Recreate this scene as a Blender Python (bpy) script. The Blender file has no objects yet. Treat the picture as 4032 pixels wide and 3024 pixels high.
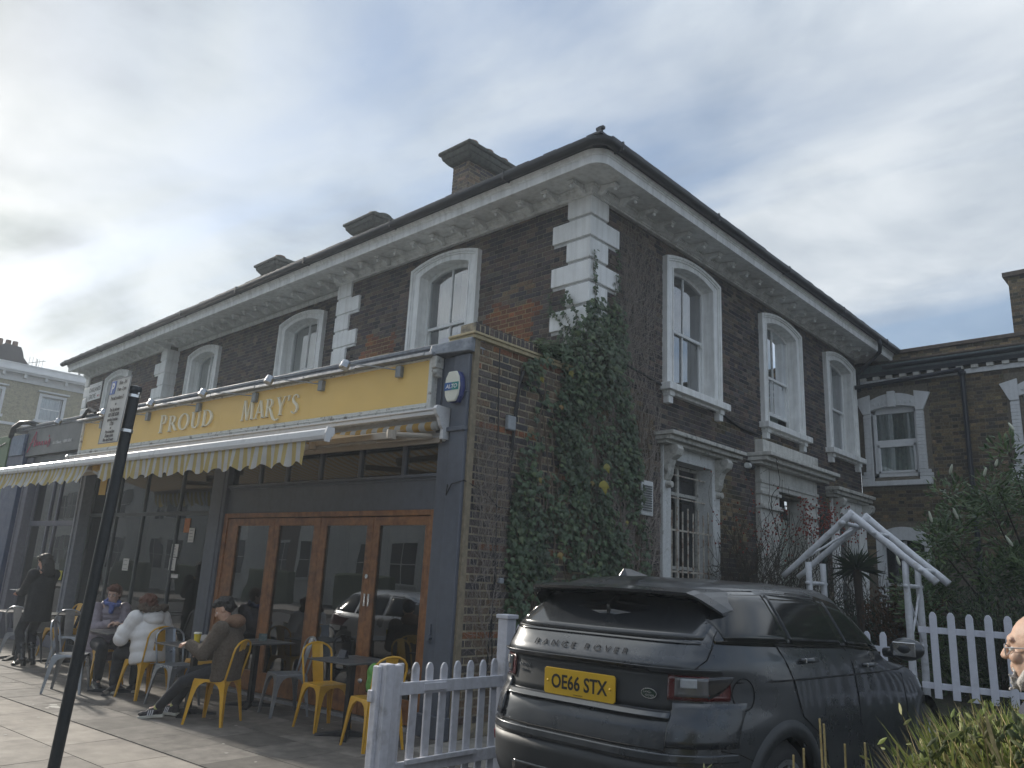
import bpy, bmesh, math, random
import numpy as np
from mathutils import Vector, Matrix
R = math.radians
scene = bpy.context.scene
COL = scene.collection
# ------------------------------------------------------------ camera
CAM = Vector((0.0, 0.0, 1.63))
def camera_axes(yaw, pitch, roll):
    f = Vector((-math.sin(yaw)*math.cos(pitch), math.cos(yaw)*math.cos(pitch), math.sin(pitch)))
    r0 = Vector((math.cos(yaw), math.sin(yaw), 0)); u0 = r0.cross(f)
    return r0*math.cos(roll)+u0*math.sin(roll), u0*math.cos(roll)-r0*math.sin(roll), f
cr, cu, cf = camera_axes(R(43.5), R(14.1), R(2.94))
cd = bpy.data.cameras.new('camera'); cam = bpy.data.objects.new('camera', cd); COL.objects.link(cam)
cam.matrix_world = Matrix(((cr.x, cu.x, -cf.x, CAM.x), (cr.y, cu.y, -cf.y, CAM.y), (cr.z, cu.z, -cf.z, CAM.z), (0, 0, 0, 1)))
cd.sensor_width = 36.0; cd.lens = 36.0*3060.0/4032.0; cd.clip_start = 0.05; cd.clip_end = 2000
scene.camera = cam
# ------------------------------------------------------------ world, sun, exposure
SUN_AZ, SUN_EL = 181.0, 24.0          # degrees, azimuth counter-clockwise from +x
scene.view_settings.view_transform = 'Standard'; scene.view_settings.look = 'None'
scene.view_settings.gamma = 1.0; scene.view_settings.use_curve_mapping = False
scene.view_settings.exposure = 1.08
w = bpy.data.worlds.new('World'); scene.world = w; w.use_nodes = True
nt = w.node_tree; nt.nodes.clear()
def N(t, **k):
    n = nt.nodes.new(t)
    for a, b in k.items(): setattr(n, a, b)
    return n
def LK(a, b): nt.links.new(a, b)
sunv = Vector((math.cos(R(SUN_AZ))*math.cos(R(SUN_EL)), math.sin(R(SUN_AZ))*math.cos(R(SUN_EL)), math.sin(R(SUN_EL))))
sky = N('ShaderNodeTexSky', sky_type='NISHITA', sun_disc=False, sun_elevation=R(SUN_EL), sun_rotation=R(90-SUN_AZ), air_density=1.0, dust_density=0.6, ozone_density=1.3)
bgsky = N('ShaderNodeBackground'); bgsky.inputs[1].default_value = 0.072; LK(sky.outputs[0], bgsky.inputs[0])
tc = N('ShaderNodeTexCoord')
sep = N('ShaderNodeSeparateXYZ'); LK(tc.outputs['Generated'], sep.inputs[0])
# cloud layer coordinates: direction projected on a flat layer overhead
zz = N('ShaderNodeMath', operation='MAXIMUM'); LK(sep.outputs[2], zz.inputs[0]); zz.inputs[1].default_value = 0.0
za = N('ShaderNodeMath', operation='ADD'); LK(zz.outputs[0], za.inputs[0]); za.inputs[1].default_value = 0.16
dv = N('ShaderNodeVectorMath', operation='DIVIDE'); LK(tc.outputs['Generated'], dv.inputs[0])
cmb = N('ShaderNodeCombineXYZ')
for i in range(3): LK(za.outputs[0], cmb.inputs[i])
LK(cmb.outputs[0], dv.inputs[1])
mp = N('ShaderNodeMapping'); LK(dv.outputs[0], mp.inputs[0]); mp.inputs['Rotation'].default_value = (0, 0, R(-38)); mp.inputs['Scale'].default_value = (0.55, 1.5, 0.0)
mp.inputs['Location'].default_value = (0.35, 1.2, 0)
n1 = N('ShaderNodeTexNoise'); LK(mp.outputs[0], n1.inputs[0]); n1.inputs['Scale'].default_value = 0.95; n1.inputs['Detail'].default_value = 9; n1.inputs['Roughness'].default_value = 0.52; n1.inputs['Distortion'].default_value = 0.6
n2 = N('ShaderNodeTexNoise'); LK(dv.outputs[0], n2.inputs[0]); n2.inputs['Scale'].default_value = 1.5; n2.inputs['Detail'].default_value = 7; n2.inputs['Roughness'].default_value = 0.55; n2.inputs['Distortion'].default_value = 0.3
def ramp(sock, pts):
    r = N('ShaderNodeValToRGB'); LK(sock, r.inputs[0]); e = r.color_ramp.elements
    while len(e) < len(pts): e.new(0.5)
    for i, (p, c) in enumerate(pts): e[i].position = p; e[i].color = (c if len(c) == 4 else (*c, 1)) if not isinstance(c, float) else (c, c, c, 1)
    return r
cover = ramp(n1.outputs[0], [(0.37, 0.22), (0.57, 0.98)])
grey = ramp(n2.outputs[0], [(0.37, (0.175, 0.198, 0.232)), (0.48, (0.27, 0.30, 0.335)), (0.60, (0.37, 0.395, 0.42))])
# brightening of the cloud veil round the sun
dotn = N('ShaderNodeVectorMath', operation='DOT_PRODUCT'); LK(tc.outputs['Generated'], dotn.inputs[0]); dotn.inputs[1].default_value = sunv
halo = ramp(dotn.outputs['Value'], [(0.35, 0.0), (0.72, 0.22), (0.92, 0.75), (1.0, 1.0)])
addc = N('ShaderNodeMixRGB', blend_type='ADD'); LK(halo.outputs[0], addc.inputs[0]); LK(grey.outputs[0], addc.inputs[1]); addc.inputs[2].default_value = (0.05, 0.04, 0.0, 1)
# horizon paling
# overcast cloud grows brighter towards the zenith
zen = N('ShaderNodeMapRange', interpolation_type='SMOOTHSTEP'); LK(sep.outputs[2], zen.inputs[0]); zen.inputs[1].default_value = 0.55; zen.inputs[2].default_value = 1.0; zen.inputs[3].default_value = 1.0; zen.inputs[4].default_value = 2.3
bgc = N('ShaderNodeBackground'); LK(addc.outputs[0], bgc.inputs[0]); LK(zen.outputs[0], bgc.inputs[1])
CLOUD_BG = bgc
hz = ramp(sep.outputs[2], [(0.02, 1.0), (0.42, 0.0)])
cv = N('ShaderNodeMath', operation='MAXIMUM'); LK(cover.outputs[0], cv.inputs[0]); LK(hz.outputs[0], cv.inputs[1])
mxs = N('ShaderNodeMixShader'); LK(cv.outputs[0], mxs.inputs[0]); LK(bgsky.outputs[0], mxs.inputs[1]); LK(bgc.outputs[0], mxs.inputs[2])
wo = N('ShaderNodeOutputWorld'); LK(mxs.outputs[0], wo.inputs[0])
sl = bpy.data.lights.new('sun', 'SUN'); sl.energy = 2.4; sl.angle = R(2.5); sl.color = (1.0, 0.93, 0.82)
so = bpy.data.objects.new('sun', sl); COL.objects.link(so); so.location = (-20, 0, 30)
so.rotation_euler = sunv.to_track_quat('Z', 'Y').to_euler()
scene.render.engine = 'CYCLES'
scene.cycles.max_bounces = 6; scene.cycles.transparent_max_bounces = 12

# ------------------------------------------------------------ helpers
INV = {}                                   # object name -> inverse world matrix used when building its children
def root(name, loc, rz=0.0, label=None, cat=None, group=None, kind=None, local=False):
    o = bpy.data.objects.new(name, None); COL.objects.link(o)
    o.location = loc; o.rotation_euler = (0, 0, rz); o.empty_display_size = 0.2
    m = Matrix.Translation(Vector(loc)) @ Matrix.Rotation(rz, 4, 'Z')
    INV[o.name] = (m.inverted(), local)
    tag(o, label, cat, group, kind); return o
def tag(o, label=None, cat=None, group=None, kind=None):
    if label: o['label'] = label
    if cat: o['category'] = cat
    if group: o['group'] = group
    if kind: o['kind'] = kind
    return o
class MB:
    def __init__(s): s.v = []; s.f = []; s.m = []
    def add(s, vs, fs, mi=0):
        b = len(s.v); s.v += [tuple(p) for p in vs]; s.f += [tuple(i+b for i in f) for f in fs]; s.m += [mi]*len(fs); return s
    def box(s, x0, y0, z0, x1, y1, z1, mi=0, rot=None):
        vs = [(x0,y0,z0),(x1,y0,z0),(x1,y1,z0),(x0,y1,z0),(x0,y0,z1),(x1,y0,z1),(x1,y1,z1),(x0,y1,z1)]
        if rot is not None: vs = [rot @ Vector(p) for p in vs]
        return s.add(vs, [(0,3,2,1),(4,5,6,7),(0,1,5,4),(1,2,6,5),(2,3,7,6),(3,0,4,7)], mi)
    def obox(s, c, size, M=None, mi=0):
        x, y, z = [q/2 for q in size]; c = Vector(c); M = M or Matrix.Identity(3)
        vs = [c + M @ Vector(p) for p in ((-x,-y,-z),(x,-y,-z),(x,y,-z),(-x,y,-z),(-x,-y,z),(x,-y,z),(x,y,z),(-x,y,z))]
        return s.add(vs, [(0,3,2,1),(4,5,6,7),(0,1,5,4),(1,2,6,5),(2,3,7,6),(3,0,4,7)], mi)
    def prism(s, pts, vec, mi=0):
        n = len(pts); vec = Vector(vec); vs = [Vector(p) for p in pts]+[Vector(p)+vec for p in pts]
        fs = [tuple(range(n))[::-1], tuple(range(n, 2*n))]+[(i, (i+1) % n, n+(i+1) % n, n+i) for i in range(n)]
        return s.add(vs, fs, mi)
    def tube(s, path, r, n=8, mi=0, flat=1.0, caps=True):
        path = [Vector(p) for p in path]; rr = r if isinstance(r, (list, tuple)) else [r]*len(path)
        b = len(s.v); up = None; vs = []; fs = []
        for i, p in enumerate(path):
            t = (path[min(i+1, len(path)-1)]-path[max(i-1, 0)])
            if t.length < 1e-9: t = Vector((0, 0, 1))
            t.normalize()
            if up is None:
                up = Vector((0, 0, 1)) if abs(t.z) < .9 else Vector((1, 0, 0))
            a = t.cross(up)
            if a.length < 1e-6: a = t.orthogonal()
            a.normalize(); c = a.cross(t); up = c
            for k in range(n):
                an = 2*math.pi*k/n; vs.append(p+a*(math.cos(an)*rr[i])+c*(math.sin(an)*rr[i]*flat))
        for i in range(len(path)-1):
            for k in range(n):
                fs.append((i*n+k, i*n+(k+1) % n, (i+1)*n+(k+1) % n, (i+1)*n+k))
        if caps: fs.append(tuple(range(n))[::-1]); fs.append(tuple((len(path)-1)*n+k for k in range(n)))
        return s.add(vs, fs, mi)
    def lathe(s, prof, c=(0,0,0), n=16, mi=0, M=None, caps=True):
        c = Vector(c); M = M or Matrix.Identity(3); vs = []; fs = []
        for (r, z) in prof:
            for k in range(n): vs.append(c + M @ Vector((r*math.cos(2*math.pi*k/n), r*math.sin(2*math.pi*k/n), z)))
        for i in range(len(prof)-1):
            for k in range(n): fs.append((i*n+k, i*n+(k+1) % n, (i+1)*n+(k+1) % n, (i+1)*n+k))
        if caps: fs.append(tuple(range(n))[::-1]); fs.append(tuple((len(prof)-1)*n+k for k in range(n)))
        return s.add(vs, fs, mi)
    def ell(s, c, rad, M=None, n=16, m=10, mi=0):
        c = Vector(c); M = M or Matrix.Identity(3); rx, ry, rz = rad if isinstance(rad, (tuple, list)) else (rad,)*3
        vs = [c+M @ Vector((0, 0, -rz))]; fs = []
        for i in range(1, m):
            th = math.pi*i/m
            for k in range(n): vs.append(c+M @ Vector((rx*math.sin(th)*math.cos(2*math.pi*k/n), ry*math.sin(th)*math.sin(2*math.pi*k/n), -rz*math.cos(th))))
        vs.append(c+M @ Vector((0, 0, rz)))
        for k in range(n): fs.append((0, 1+(k+1) % n, 1+k))
        for i in range(m-2):
            for k in range(n): fs.append((1+i*n+k, 1+i*n+(k+1) % n, 1+(i+1)*n+(k+1) % n, 1+(i+1)*n+k))
        b = 1+(m-2)*n
        for k in range(n): fs.append((b+k, b+(k+1) % n, len(vs)-1))
        return s.add(vs, fs, mi)
    def cap(s, p, q, r1, r2, n=12, mi=0, flat=1.0):
        p = Vector(p); q = Vector(q); d = q-p; L = d.length
        if L < 1e-6: return s.ell(p, r1)
        t = d/L; path = []; rr = []
        for k in range(5):
            a = math.pi/2*(1-k/4); path.append(p-t*(r1*math.sin(a))); rr.append(max(r1*math.cos(a), r1*.02))
        for k in range(5):
            a = math.pi/2*k/4; path.append(q+t*(r2*math.sin(a))); rr.append(max(r2*math.cos(a), r2*.02))
        return s.tube(path, rr, n, mi, flat)
    def sweep(s, path, prof, closed=True, mi=0):
        # horizontal path of (x, y); profile of (offset to the right of travel, z); mitred corners
        P = [Vector((p[0], p[1])) for p in path]; n = len(prof); vs = []
        for i, p in enumerate(P):
            a = (P[i]-P[i-1]).normalized() if i > 0 else None; b = (P[i+1]-P[i]).normalized() if i < len(P)-1 else None
            na = Vector((a.y, -a.x)) if a else None; nb = Vector((b.y, -b.x)) if b else None
            if na is None: m = nb
            elif nb is None: m = na
            else: m = (na+nb); m = m/(1+na.dot(nb))
            for (d, z) in prof: vs.append((p.x+m.x*d, p.y+m.y*d, z))
        fs = []
        for i in range(len(P)-1):
            for k in range(n if closed else n-1): fs.append((i*n+k, i*n+(k+1) % n, (i+1)*n+(k+1) % n, (i+1)*n+k))
        if closed: fs.append(tuple(range(n))[::-1]); fs.append(tuple((len(P)-1)*n+k for k in range(n)))
        return s.add(vs, fs, mi)
    def mesh(s, name, mats):
        me = bpy.data.meshes.new(name); me.from_pydata(s.v, [], s.f)
        for m in (mats if isinstance(mats, (list, tuple)) else [mats]): me.materials.append(m)
        if any(s.m): me.polygons.foreach_set('material_index', s.m)
        me.update(); return me
    def build(s, name, mats, parent=None, smooth=False, bev=0.0, world=None, label=None, remesh=0.0, fix=True):
        inv, loc = INV[parent.name] if parent else (None, False)
        if world is not None: loc = not world
        if inv is not None and not loc: s.v = [tuple(inv @ Vector(p)) for p in s.v]
        me = s.mesh(name, mats)
        if fix:
            bm = bmesh.new(); bm.from_mesh(me); bmesh.ops.recalc_face_normals(bm, faces=bm.faces); bm.to_mesh(me); bm.free()
        if smooth: me.polygons.foreach_set('use_smooth', [True]*len(me.polygons))
        o = bpy.data.objects.new(name, me); COL.objects.link(o)
        if parent: o.parent = parent; INV[o.name] = INV[parent.name]
        if remesh:
            md = o.modifiers.new('r', 'REMESH'); md.mode = 'VOXEL'; md.voxel_size = remesh; md.use_smooth_shade = True
            md = o.modifiers.new('s', 'SMOOTH'); md.iterations = 3; md.factor = .5
        if bev:
            md = o.modifiers.new('b', 'BEVEL'); md.width = bev; md.segments = 2; md.limit_method = 'ANGLE'; md.angle_limit = R(40)
        if label: o['label'] = label
        return o
def struct(name, mb, m, **k):
    o = mb.build(name, m, None, **k); o['kind'] = 'structure'; return o
def solo(name, mb, m, label, cat, group=None, kind=None, org=None, **k):
    if org is None:
        a = np.array(mb.v); org = (float(a[:, 0].mean()), float(a[:, 1].mean()), float(a[:, 2].min()))
    mb.v = [(p[0]-org[0], p[1]-org[1], p[2]-org[2]) for p in mb.v]
    o = mb.build(name, m, None, **k); o.location = org; tag(o, label, cat, group, kind); return o
def copy_tree(o, parent=None):
    c = o.copy(); COL.objects.link(c)
    if parent: c.parent = parent
    if parent is None:
        for k in ('label',):
            if k in c: del c[k]
    for ch in list(o.children): copy_tree(ch, c)
    return c

# ------------------------------------------------------------ materials
def srgb(r, g, b):
    return tuple(((x/255)/12.92 if x/255 <= .04045 else ((x/255+.055)/1.055)**2.4) for x in (r, g, b))
MATS = {}
def mat(name, col, rough=0.6, metal=0.0, var=0.15, scale=6.0, bump=0.0, bscale=40.0, col2=None, spec=0.5, attr=None, coat=0.0, streak=0.0, emis=None, trans=0.0, dist=0.01, c2amt=(0.45, 0.65), tspread=None):
    if name in MATS: return MATS[name]
    m = bpy.data.materials.new(name); m.use_nodes = True; t = m.node_tree; b = t.nodes['Principled BSDF']
    def n(ty, **k):
        q = t.nodes.new(ty)
        for a, v in k.items(): setattr(q, a, v)
        return q
    L = t.links.new
    tcn = n('ShaderNodeTexCoord'); g = n('ShaderNodeNewGeometry'); vec = g.outputs['Position'] if not tspread else tcn.outputs['Object']
    no = n('ShaderNodeTexNoise'); L(vec, no.inputs['Vector']); no.inputs['Scale'].default_value = scale; no.inputs['Detail'].default_value = 6; no.inputs['Roughness'].default_value = .6
    base = n('ShaderNodeRGB'); base.outputs[0].default_value = (*col, 1); cur = base.outputs[0]
    if attr:
        at = n('ShaderNodeAttribute'); at.attribute_name = attr; cur = at.outputs['Color']
    if col2:
        rp = n('ShaderNodeValToRGB'); L(no.outputs[0], rp.inputs[0]); rp.color_ramp.elements[0].position = c2amt[0]; rp.color_ramp.elements[1].position = c2amt[1]
        mx = n('ShaderNodeMixRGB'); L(rp.outputs[0], mx.inputs[0]); L(cur, mx.inputs[1]); mx.inputs[2].default_value = (*col2, 1); cur = mx.outputs[0]
    if streak:
        mpn = n('ShaderNodeMapping'); L(vec, mpn.inputs[0]); mpn.inputs['Scale'].default_value = (9, 9, .7)
        ns = n('ShaderNodeTexNoise'); L(mpn.outputs[0], ns.inputs['Vector']); ns.inputs['Scale'].default_value = 1.5; ns.inputs['Detail'].default_value = 4
        r2 = n('ShaderNodeMapRange'); L(ns.outputs[0], r2.inputs[0]); r2.inputs[1].default_value = .45; r2.inputs[2].default_value = .75; r2.inputs[3].default_value = 0; r2.inputs[4].default_value = streak
        mx = n('ShaderNodeMixRGB', blend_type='MULTIPLY'); L(r2.outputs[0], mx.inputs[0]); L(cur, mx.inputs[1]); mx.inputs[2].default_value = (.35, .33, .28, 1); cur = mx.outputs[0]
    if var:
        n3 = n('ShaderNodeTexNoise'); L(vec, n3.inputs['Vector']); n3.inputs['Scale'].default_value = scale*3.1; n3.inputs['Detail'].default_value = 5
        mr = n('ShaderNodeMapRange'); L(n3.outputs[0], mr.inputs[0]); mr.inputs[1].default_value = .3; mr.inputs[2].default_value = .7; mr.inputs[3].default_value = 1-var; mr.inputs[4].default_value = 1+var
        vm = n('ShaderNodeVectorMath', operation='SCALE'); L(cur, vm.inputs[0]); L(mr.outputs[0], vm.inputs['Scale']); cur = vm.outputs[0]
    L(cur, b.inputs['Base Color'])
    b.inputs['Roughness'].default_value = rough; b.inputs['Metallic'].default_value = metal; b.inputs['Specular IOR Level'].default_value = spec
    if var:
        rr = n('ShaderNodeMapRange'); L(no.outputs[0], rr.inputs[0]); rr.inputs[1].default_value = .3; rr.inputs[2].default_value = .7; rr.inputs[3].default_value = max(0, rough-.08); rr.inputs[4].default_value = min(1, rough+.1); L(rr.outputs[0], b.inputs['Roughness'])
    if coat: b.inputs['Coat Weight'].default_value = coat; b.inputs['Coat Roughness'].default_value = .04
    if trans: b.inputs['Subsurface Weight'].default_value = trans
    if bump:
        nb = n('ShaderNodeTexNoise'); L(vec, nb.inputs['Vector']); nb.inputs['Scale'].default_value = bscale; nb.inputs['Detail'].default_value = 4
        bp = n('ShaderNodeBump'); L(nb.outputs[0], bp.inputs['Height']); bp.inputs['Strength'].default_value = bump; bp.inputs['Distance'].default_value = dist; L(bp.outputs[0], b.inputs['Normal'])
    if emis: b.inputs['Emission Color'].default_value = (*emis[0], 1); b.inputs['Emission Strength'].default_value = emis[1]
    MATS[name] = m; return m
def glass(name, tint=(.55, .6, .6), refl=1.0, rough=0.0, base=0.05, ior=1.5):
    if name in MATS: return MATS[name]
    m = bpy.data.materials.new(name); m.use_nodes = True; t = m.node_tree; t.nodes.clear(); L = t.links.new
    tr = t.nodes.new('ShaderNodeBsdfTransparent'); tr.inputs[0].default_value = (*tint, 1)
    gl = t.nodes.new('ShaderNodeBsdfGlossy'); gl.inputs['Roughness'].default_value = rough; gl.inputs[0].default_value = (.95, .97, 1, 1)
    tcn = t.nodes.new('ShaderNodeNewGeometry'); nb = t.nodes.new('ShaderNodeTexNoise'); nb.inputs['Scale'].default_value = 1.3; nb.inputs['Detail'].default_value = 1; L(tcn.outputs['Position'], nb.inputs['Vector'])
    bp = t.nodes.new('ShaderNodeBump'); bp.inputs['Strength'].default_value = .09; bp.inputs['Distance'].default_value = .03; L(nb.outputs[0], bp.inputs['Height']); L(bp.outputs[0], gl.inputs['Normal'])
    fr = t.nodes.new('ShaderNodeFresnel'); fr.inputs[0].default_value = ior
    ma = t.nodes.new('ShaderNodeMath'); ma.operation = 'MULTIPLY_ADD'; ma.use_clamp = True; L(fr.outputs[0], ma.inputs[0]); ma.inputs[1].default_value = refl; ma.inputs[2].default_value = base
    mx = t.nodes.new('ShaderNodeMixShader'); L(ma.outputs[0], mx.inputs[0]); L(tr.outputs[0], mx.inputs[1]); L(gl.outputs[0], mx.inputs[2])
    o = t.nodes.new('ShaderNodeOutputMaterial'); L(mx.outputs[0], o.inputs[0]); MATS[name] = m; return m
white = mat('white paint', (.84, .845, .83), .5, var=.08, scale=2, streak=.34, bump=.08, bscale=30)
whitestone = mat('white stucco', (.86, .865, .85), .6, var=.07, scale=1.5, streak=.28, bump=.1, bscale=25)
sashwhite = mat('sash paint', (.78, .79, .78), .4, var=.05, streak=.2)
fadedwhite = mat('weathered white trim', (.5, .49, .45), .7, col2=(.17, .17, .15), c2amt=(.52, .72), scale=9, var=.15, bump=.2)
lead = mat('grey lead', (.16, .175, .20), .5, var=.25, scale=5, col2=(.27, .29, .32), bump=.2, bscale=12, streak=.2)
greypaint = mat('slate grey paint', (.105, .118, .145), .45, var=.08, scale=4, bump=.12, bscale=18, streak=.15)
black = mat('black iron', (.012, .014, .02), .4, var=.2, bump=.1)
blackpl = mat('black plastic', (.02, .021, .023), .45, var=.1)
slate = mat('slate roof', (.05, .055, .07), .55, var=.3, bump=.3)
yellowsign = mat('yellow sign panel', (.79, .545, .175), .5, var=.03, scale=1.0, bump=.03)
lettercream = mat('cream lettering', (.80, .77, .62), .45, var=.03)
oak = mat('orange oak', (.29, .125, .045), .38, var=.25, scale=5, col2=(.18, .075, .028), coat=.2, streak=.3, bump=.1)
mortar_dark = mat('sooty mortar', (.19, .17, .14), .95, var=.3, scale=8, bump=.4, col2=(.24, .20, .14), c2amt=(.52, .72))
mortar_buff = mat('buff mortar', (.34, .29, .20), .95, var=.25, scale=7, bump=.5, col2=(.17, .155, .13))
mortar_brown = mat('brown mortar', (.12, .105, .08), .95, var=.3, scale=7, bump=.5)
mortar_red = mat('sandy mortar', (.30, .235, .13), .95, var=.2, scale=7, bump=.5)
brickm = mat('brick', (.1, .1, .1), .9, attr='bc', var=.4, scale=14, bump=.6, bscale=60, spec=.25)
plaster = mat('room wall', (.16, .17, .17), .8)
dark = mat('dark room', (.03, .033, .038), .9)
curtainw = mat('net curtain', (.62, .62, .58), .9, var=.1, scale=3)
curtaing = mat('green grey curtain', (.2, .24, .22), .9, var=.2, scale=6)
pane_m = glass('window glass', (.62, .66, .66), 1.5, 0, .24)
pane_d = glass('shop glass', (.42, .45, .47), 1.25, 0, .035)
chrome = mat('chrome', (.75, .76, .78), .18, 1.0, var=.05)
concrete = mat('concrete', (.27, .25, .22), .9, var=.2, scale=3, bump=.3, col2=(.2, .19, .17))

# ------------------------------------------------------------ brickwork
BV = {}
def brick_variant(kind, tone, i, cols, gap=0.0, pitch=.075):
    key = (kind, tone, i, gap, pitch)
    if key in BV: return BV[key]
    L = .215 if kind == 's' else .1025; h = .0325
    rnd = random.Random(i*7+len(tone)); mb = MB(); a = .003; d = .006; h = (pitch-.010)/2-gap/2; L = L-gap*.6
    x = L/2; vs = [(-x, 0, -h), (x, 0, -h), (x, 0, h), (-x, 0, h)]
    vs += [(-x+a+rnd.uniform(0, .004), -d, -h+a), (x-a-rnd.uniform(0, .004), -d, -h+a+rnd.uniform(0, .003)), (x-a, -d, h-a-rnd.uniform(0, .003)), (-x+a, -d, h-a)]
    mb.add(vs, [(4, 5, 6, 7), (0, 1, 5, 4), (1, 2, 6, 5), (2, 3, 7, 6), (3, 0, 4, 7)])
    me = mb.mesh('brick', brickm); at = me.color_attributes.new('bc', 'FLOAT_COLOR', 'POINT')
    c = cols[i % len(cols)]
    for k in range(8): at.data[k].color = (*c, 1)
    BV[key] = me; return me
def bricks(parent, O, U, Nn, u0, u1, z0, z1, holes, tones, seed=0, nparts=0, zone=None, stuffname='brick_courses', label=None, gap=0.0, pitch=.075):
    """flemish bond bricks standing proud of a mortar face; the largest in view are parts, the rest one stuff part"""
    rnd = random.Random(seed); O = Vector(O); U = Vector(U); Nn = Vector(Nn); items = []
    inv = INV[parent.name][0]
    nc = int((z1-z0)/pitch); L = .215; H = .1025; g = .010
    for c in range(nc):
        zb = z1-(c+1)*pitch+.005; zt = zb+pitch-.010
        u = u0-(.056+.1125 if c % 2 else 0)+rnd.uniform(-.004, .004); st = True
        while u < u1:
            l = L if st else H
            segs = [(max(u, u0), min(u+l, u1))]
            for (a, b, za, zb2) in holes:
                if zt > za and zb < zb2:
                    ns = []
                    for (s0, s1) in segs:
                        if s1 <= a or s0 >= b: ns.append((s0, s1)); continue
                        if s0 < a: ns.append((s0, a-.004))
                        if s1 > b: ns.append((b+.004, s1))
                    segs = ns
            for (s0, s1) in segs:
                if s1-s0 > .02: items.append((s0, s1, zb, zt, 's' if st else 'h', abs((s1-s0)-l) < .001))
            u += l+g; st = not st
    def size(it):
        p = O+U*((it[0]+it[1])/2)+Vector((0, 0, 1))*it[2]; v = p-CAM
        f = v.dot(cf)
        if f < .5: return 0
        x = v.dot(cr)/f; y = v.dot(cu)/f
        if abs(x) > .66 or abs(y) > .5: return 0
        return abs(Nn.dot(v.normalized()))/v.length**2*(it[1]-it[0])
    order = sorted(range(len(items)), key=lambda i: -size(items[i]))
    take = set([i for i in order if items[i][5]][:nparts]) if nparts else set()
    X = U; Y = -Nn; Z = Vector((0, 0, 1))
    if X.cross(Y).z < 0: X = -X
    Mr = Matrix(((X.x, Y.x, Z.x), (X.y, Y.y, Z.y), (X.z, Y.z, Z.z)))
    vs = []; fs = []; cs = []
    for i, it in enumerate(items):
        s0, s1, zb, zt, kd, full = it; uc = (s0+s1)/2; zc = (zb+zt)/2
        tn = zone(uc, zc) if zone else 'd'
        cols = tones[tn]; ci = rnd.randrange(len(cols)); jit = rnd.uniform(-.003, .003)
        if i in take:
            me = brick_variant(kd, tn+str(id(cols)), ci, cols, gap, pitch)
            o = bpy.data.objects.new('brick', me); COL.objects.link(o); o.parent = parent
            M4 = Mr.to_4x4(); M4.translation = O+U*uc+Z*zc+Nn*jit
            o.matrix_local = inv @ M4; continue
        b = len(vs); a = .003; d = .006+jit*.6; zb += gap*rnd.uniform(.2, .7); zt -= gap*rnd.uniform(.2, .7); s0 += gap*.4*rnd.random(); s1 -= gap*.4*rnd.random(); kk = rnd.uniform(.65, 1.4); c = [x*kk*rnd.uniform(.94, 1.06) for x in cols[ci]]
        tl = rnd.uniform(-.003, .003)
        for (uu, z2, dd) in ((s0, zb, 0), (s1, zb, 0), (s1, zt, 0), (s0, zt, 0), (s0+a, zb+a, d), (s1-a, zb+a+tl, d), (s1-a, zt-a+tl, d), (s0+a, zt-a, d)):
            vs.append(tuple(inv @ (O+U*uu+Z*z2+Nn*dd))); cs += [c[0], c[1], c[2], 1]
        fs += [(b+4, b+5, b+6, b+7), (b, b+1, b+5, b+4), (b+1, b+2, b+6, b+5), (b+2, b+3, b+7, b+6), (b+3, b, b+4, b+7)]
    if vs:
        me = bpy.data.meshes.new(stuffname); me.from_pydata(vs, [], fs); me.materials.append(brickm)
        at = me.color_attributes.new('bc', 'FLOAT_COLOR', 'POINT'); at.data.foreach_set('color', cs)
        bm = bmesh.new(); bm.from_mesh(me); bmesh.ops.recalc_face_normals(bm, faces=bm.faces); 
        bm.to_mesh(me); bm.free()
        o = bpy.data.objects.new(stuffname, me); COL.objects.link(o); o.parent = parent; o['kind'] = 'stuff'
        INV[o.name] = INV[parent.name]
        return o
DARKB = [(.078, .068, .068), (.095, .080, .076), (.060, .054, .058), (.115, .088, .076), (.082, .068, .064), (.048, .046, .051), (.13, .10, .082)]
REDB = [(.20, .085, .045), (.17, .075, .045), (.24, .10, .045), (.15, .07, .045)]
BROWNB = [(.135, .105, .078), (.11, .085, .068), (.075, .066, .064), (.165, .12, .085), (.14, .112, .082), (.065, .06, .064), (.175, .12, .078)]
OLIVEB = [(.12, .095, .06), (.15, .115, .07), (.09, .075, .052), (.18, .135, .08), (.07, .062, .05)]
TONES = {'d': DARKB, 'r': REDB, 'b': BROWNB, 'o': OLIVEB}
TEXTN = [0]
def text_mesh(txt, size, ext=0.0, align='CENTER', shear=0.0, spacing=1.0, bold=0.0):
    cu_ = bpy.data.curves.new('t', 'FONT'); cu_.body = txt; cu_.size = size; cu_.extrude = ext; cu_.align_x = align; cu_.shear = shear; cu_.space_character = spacing; cu_.offset = bold; cu_.resolution_u = 3
    o = bpy.data.objects.new('t', cu_); COL.objects.link(o); bpy.context.view_layer.update()
    me = bpy.data.meshes.new_from_object(o.evaluated_get(bpy.context.evaluated_depsgraph_get()))
    bpy.data.objects.remove(o); bpy.data.curves.remove(cu_); return me
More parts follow.
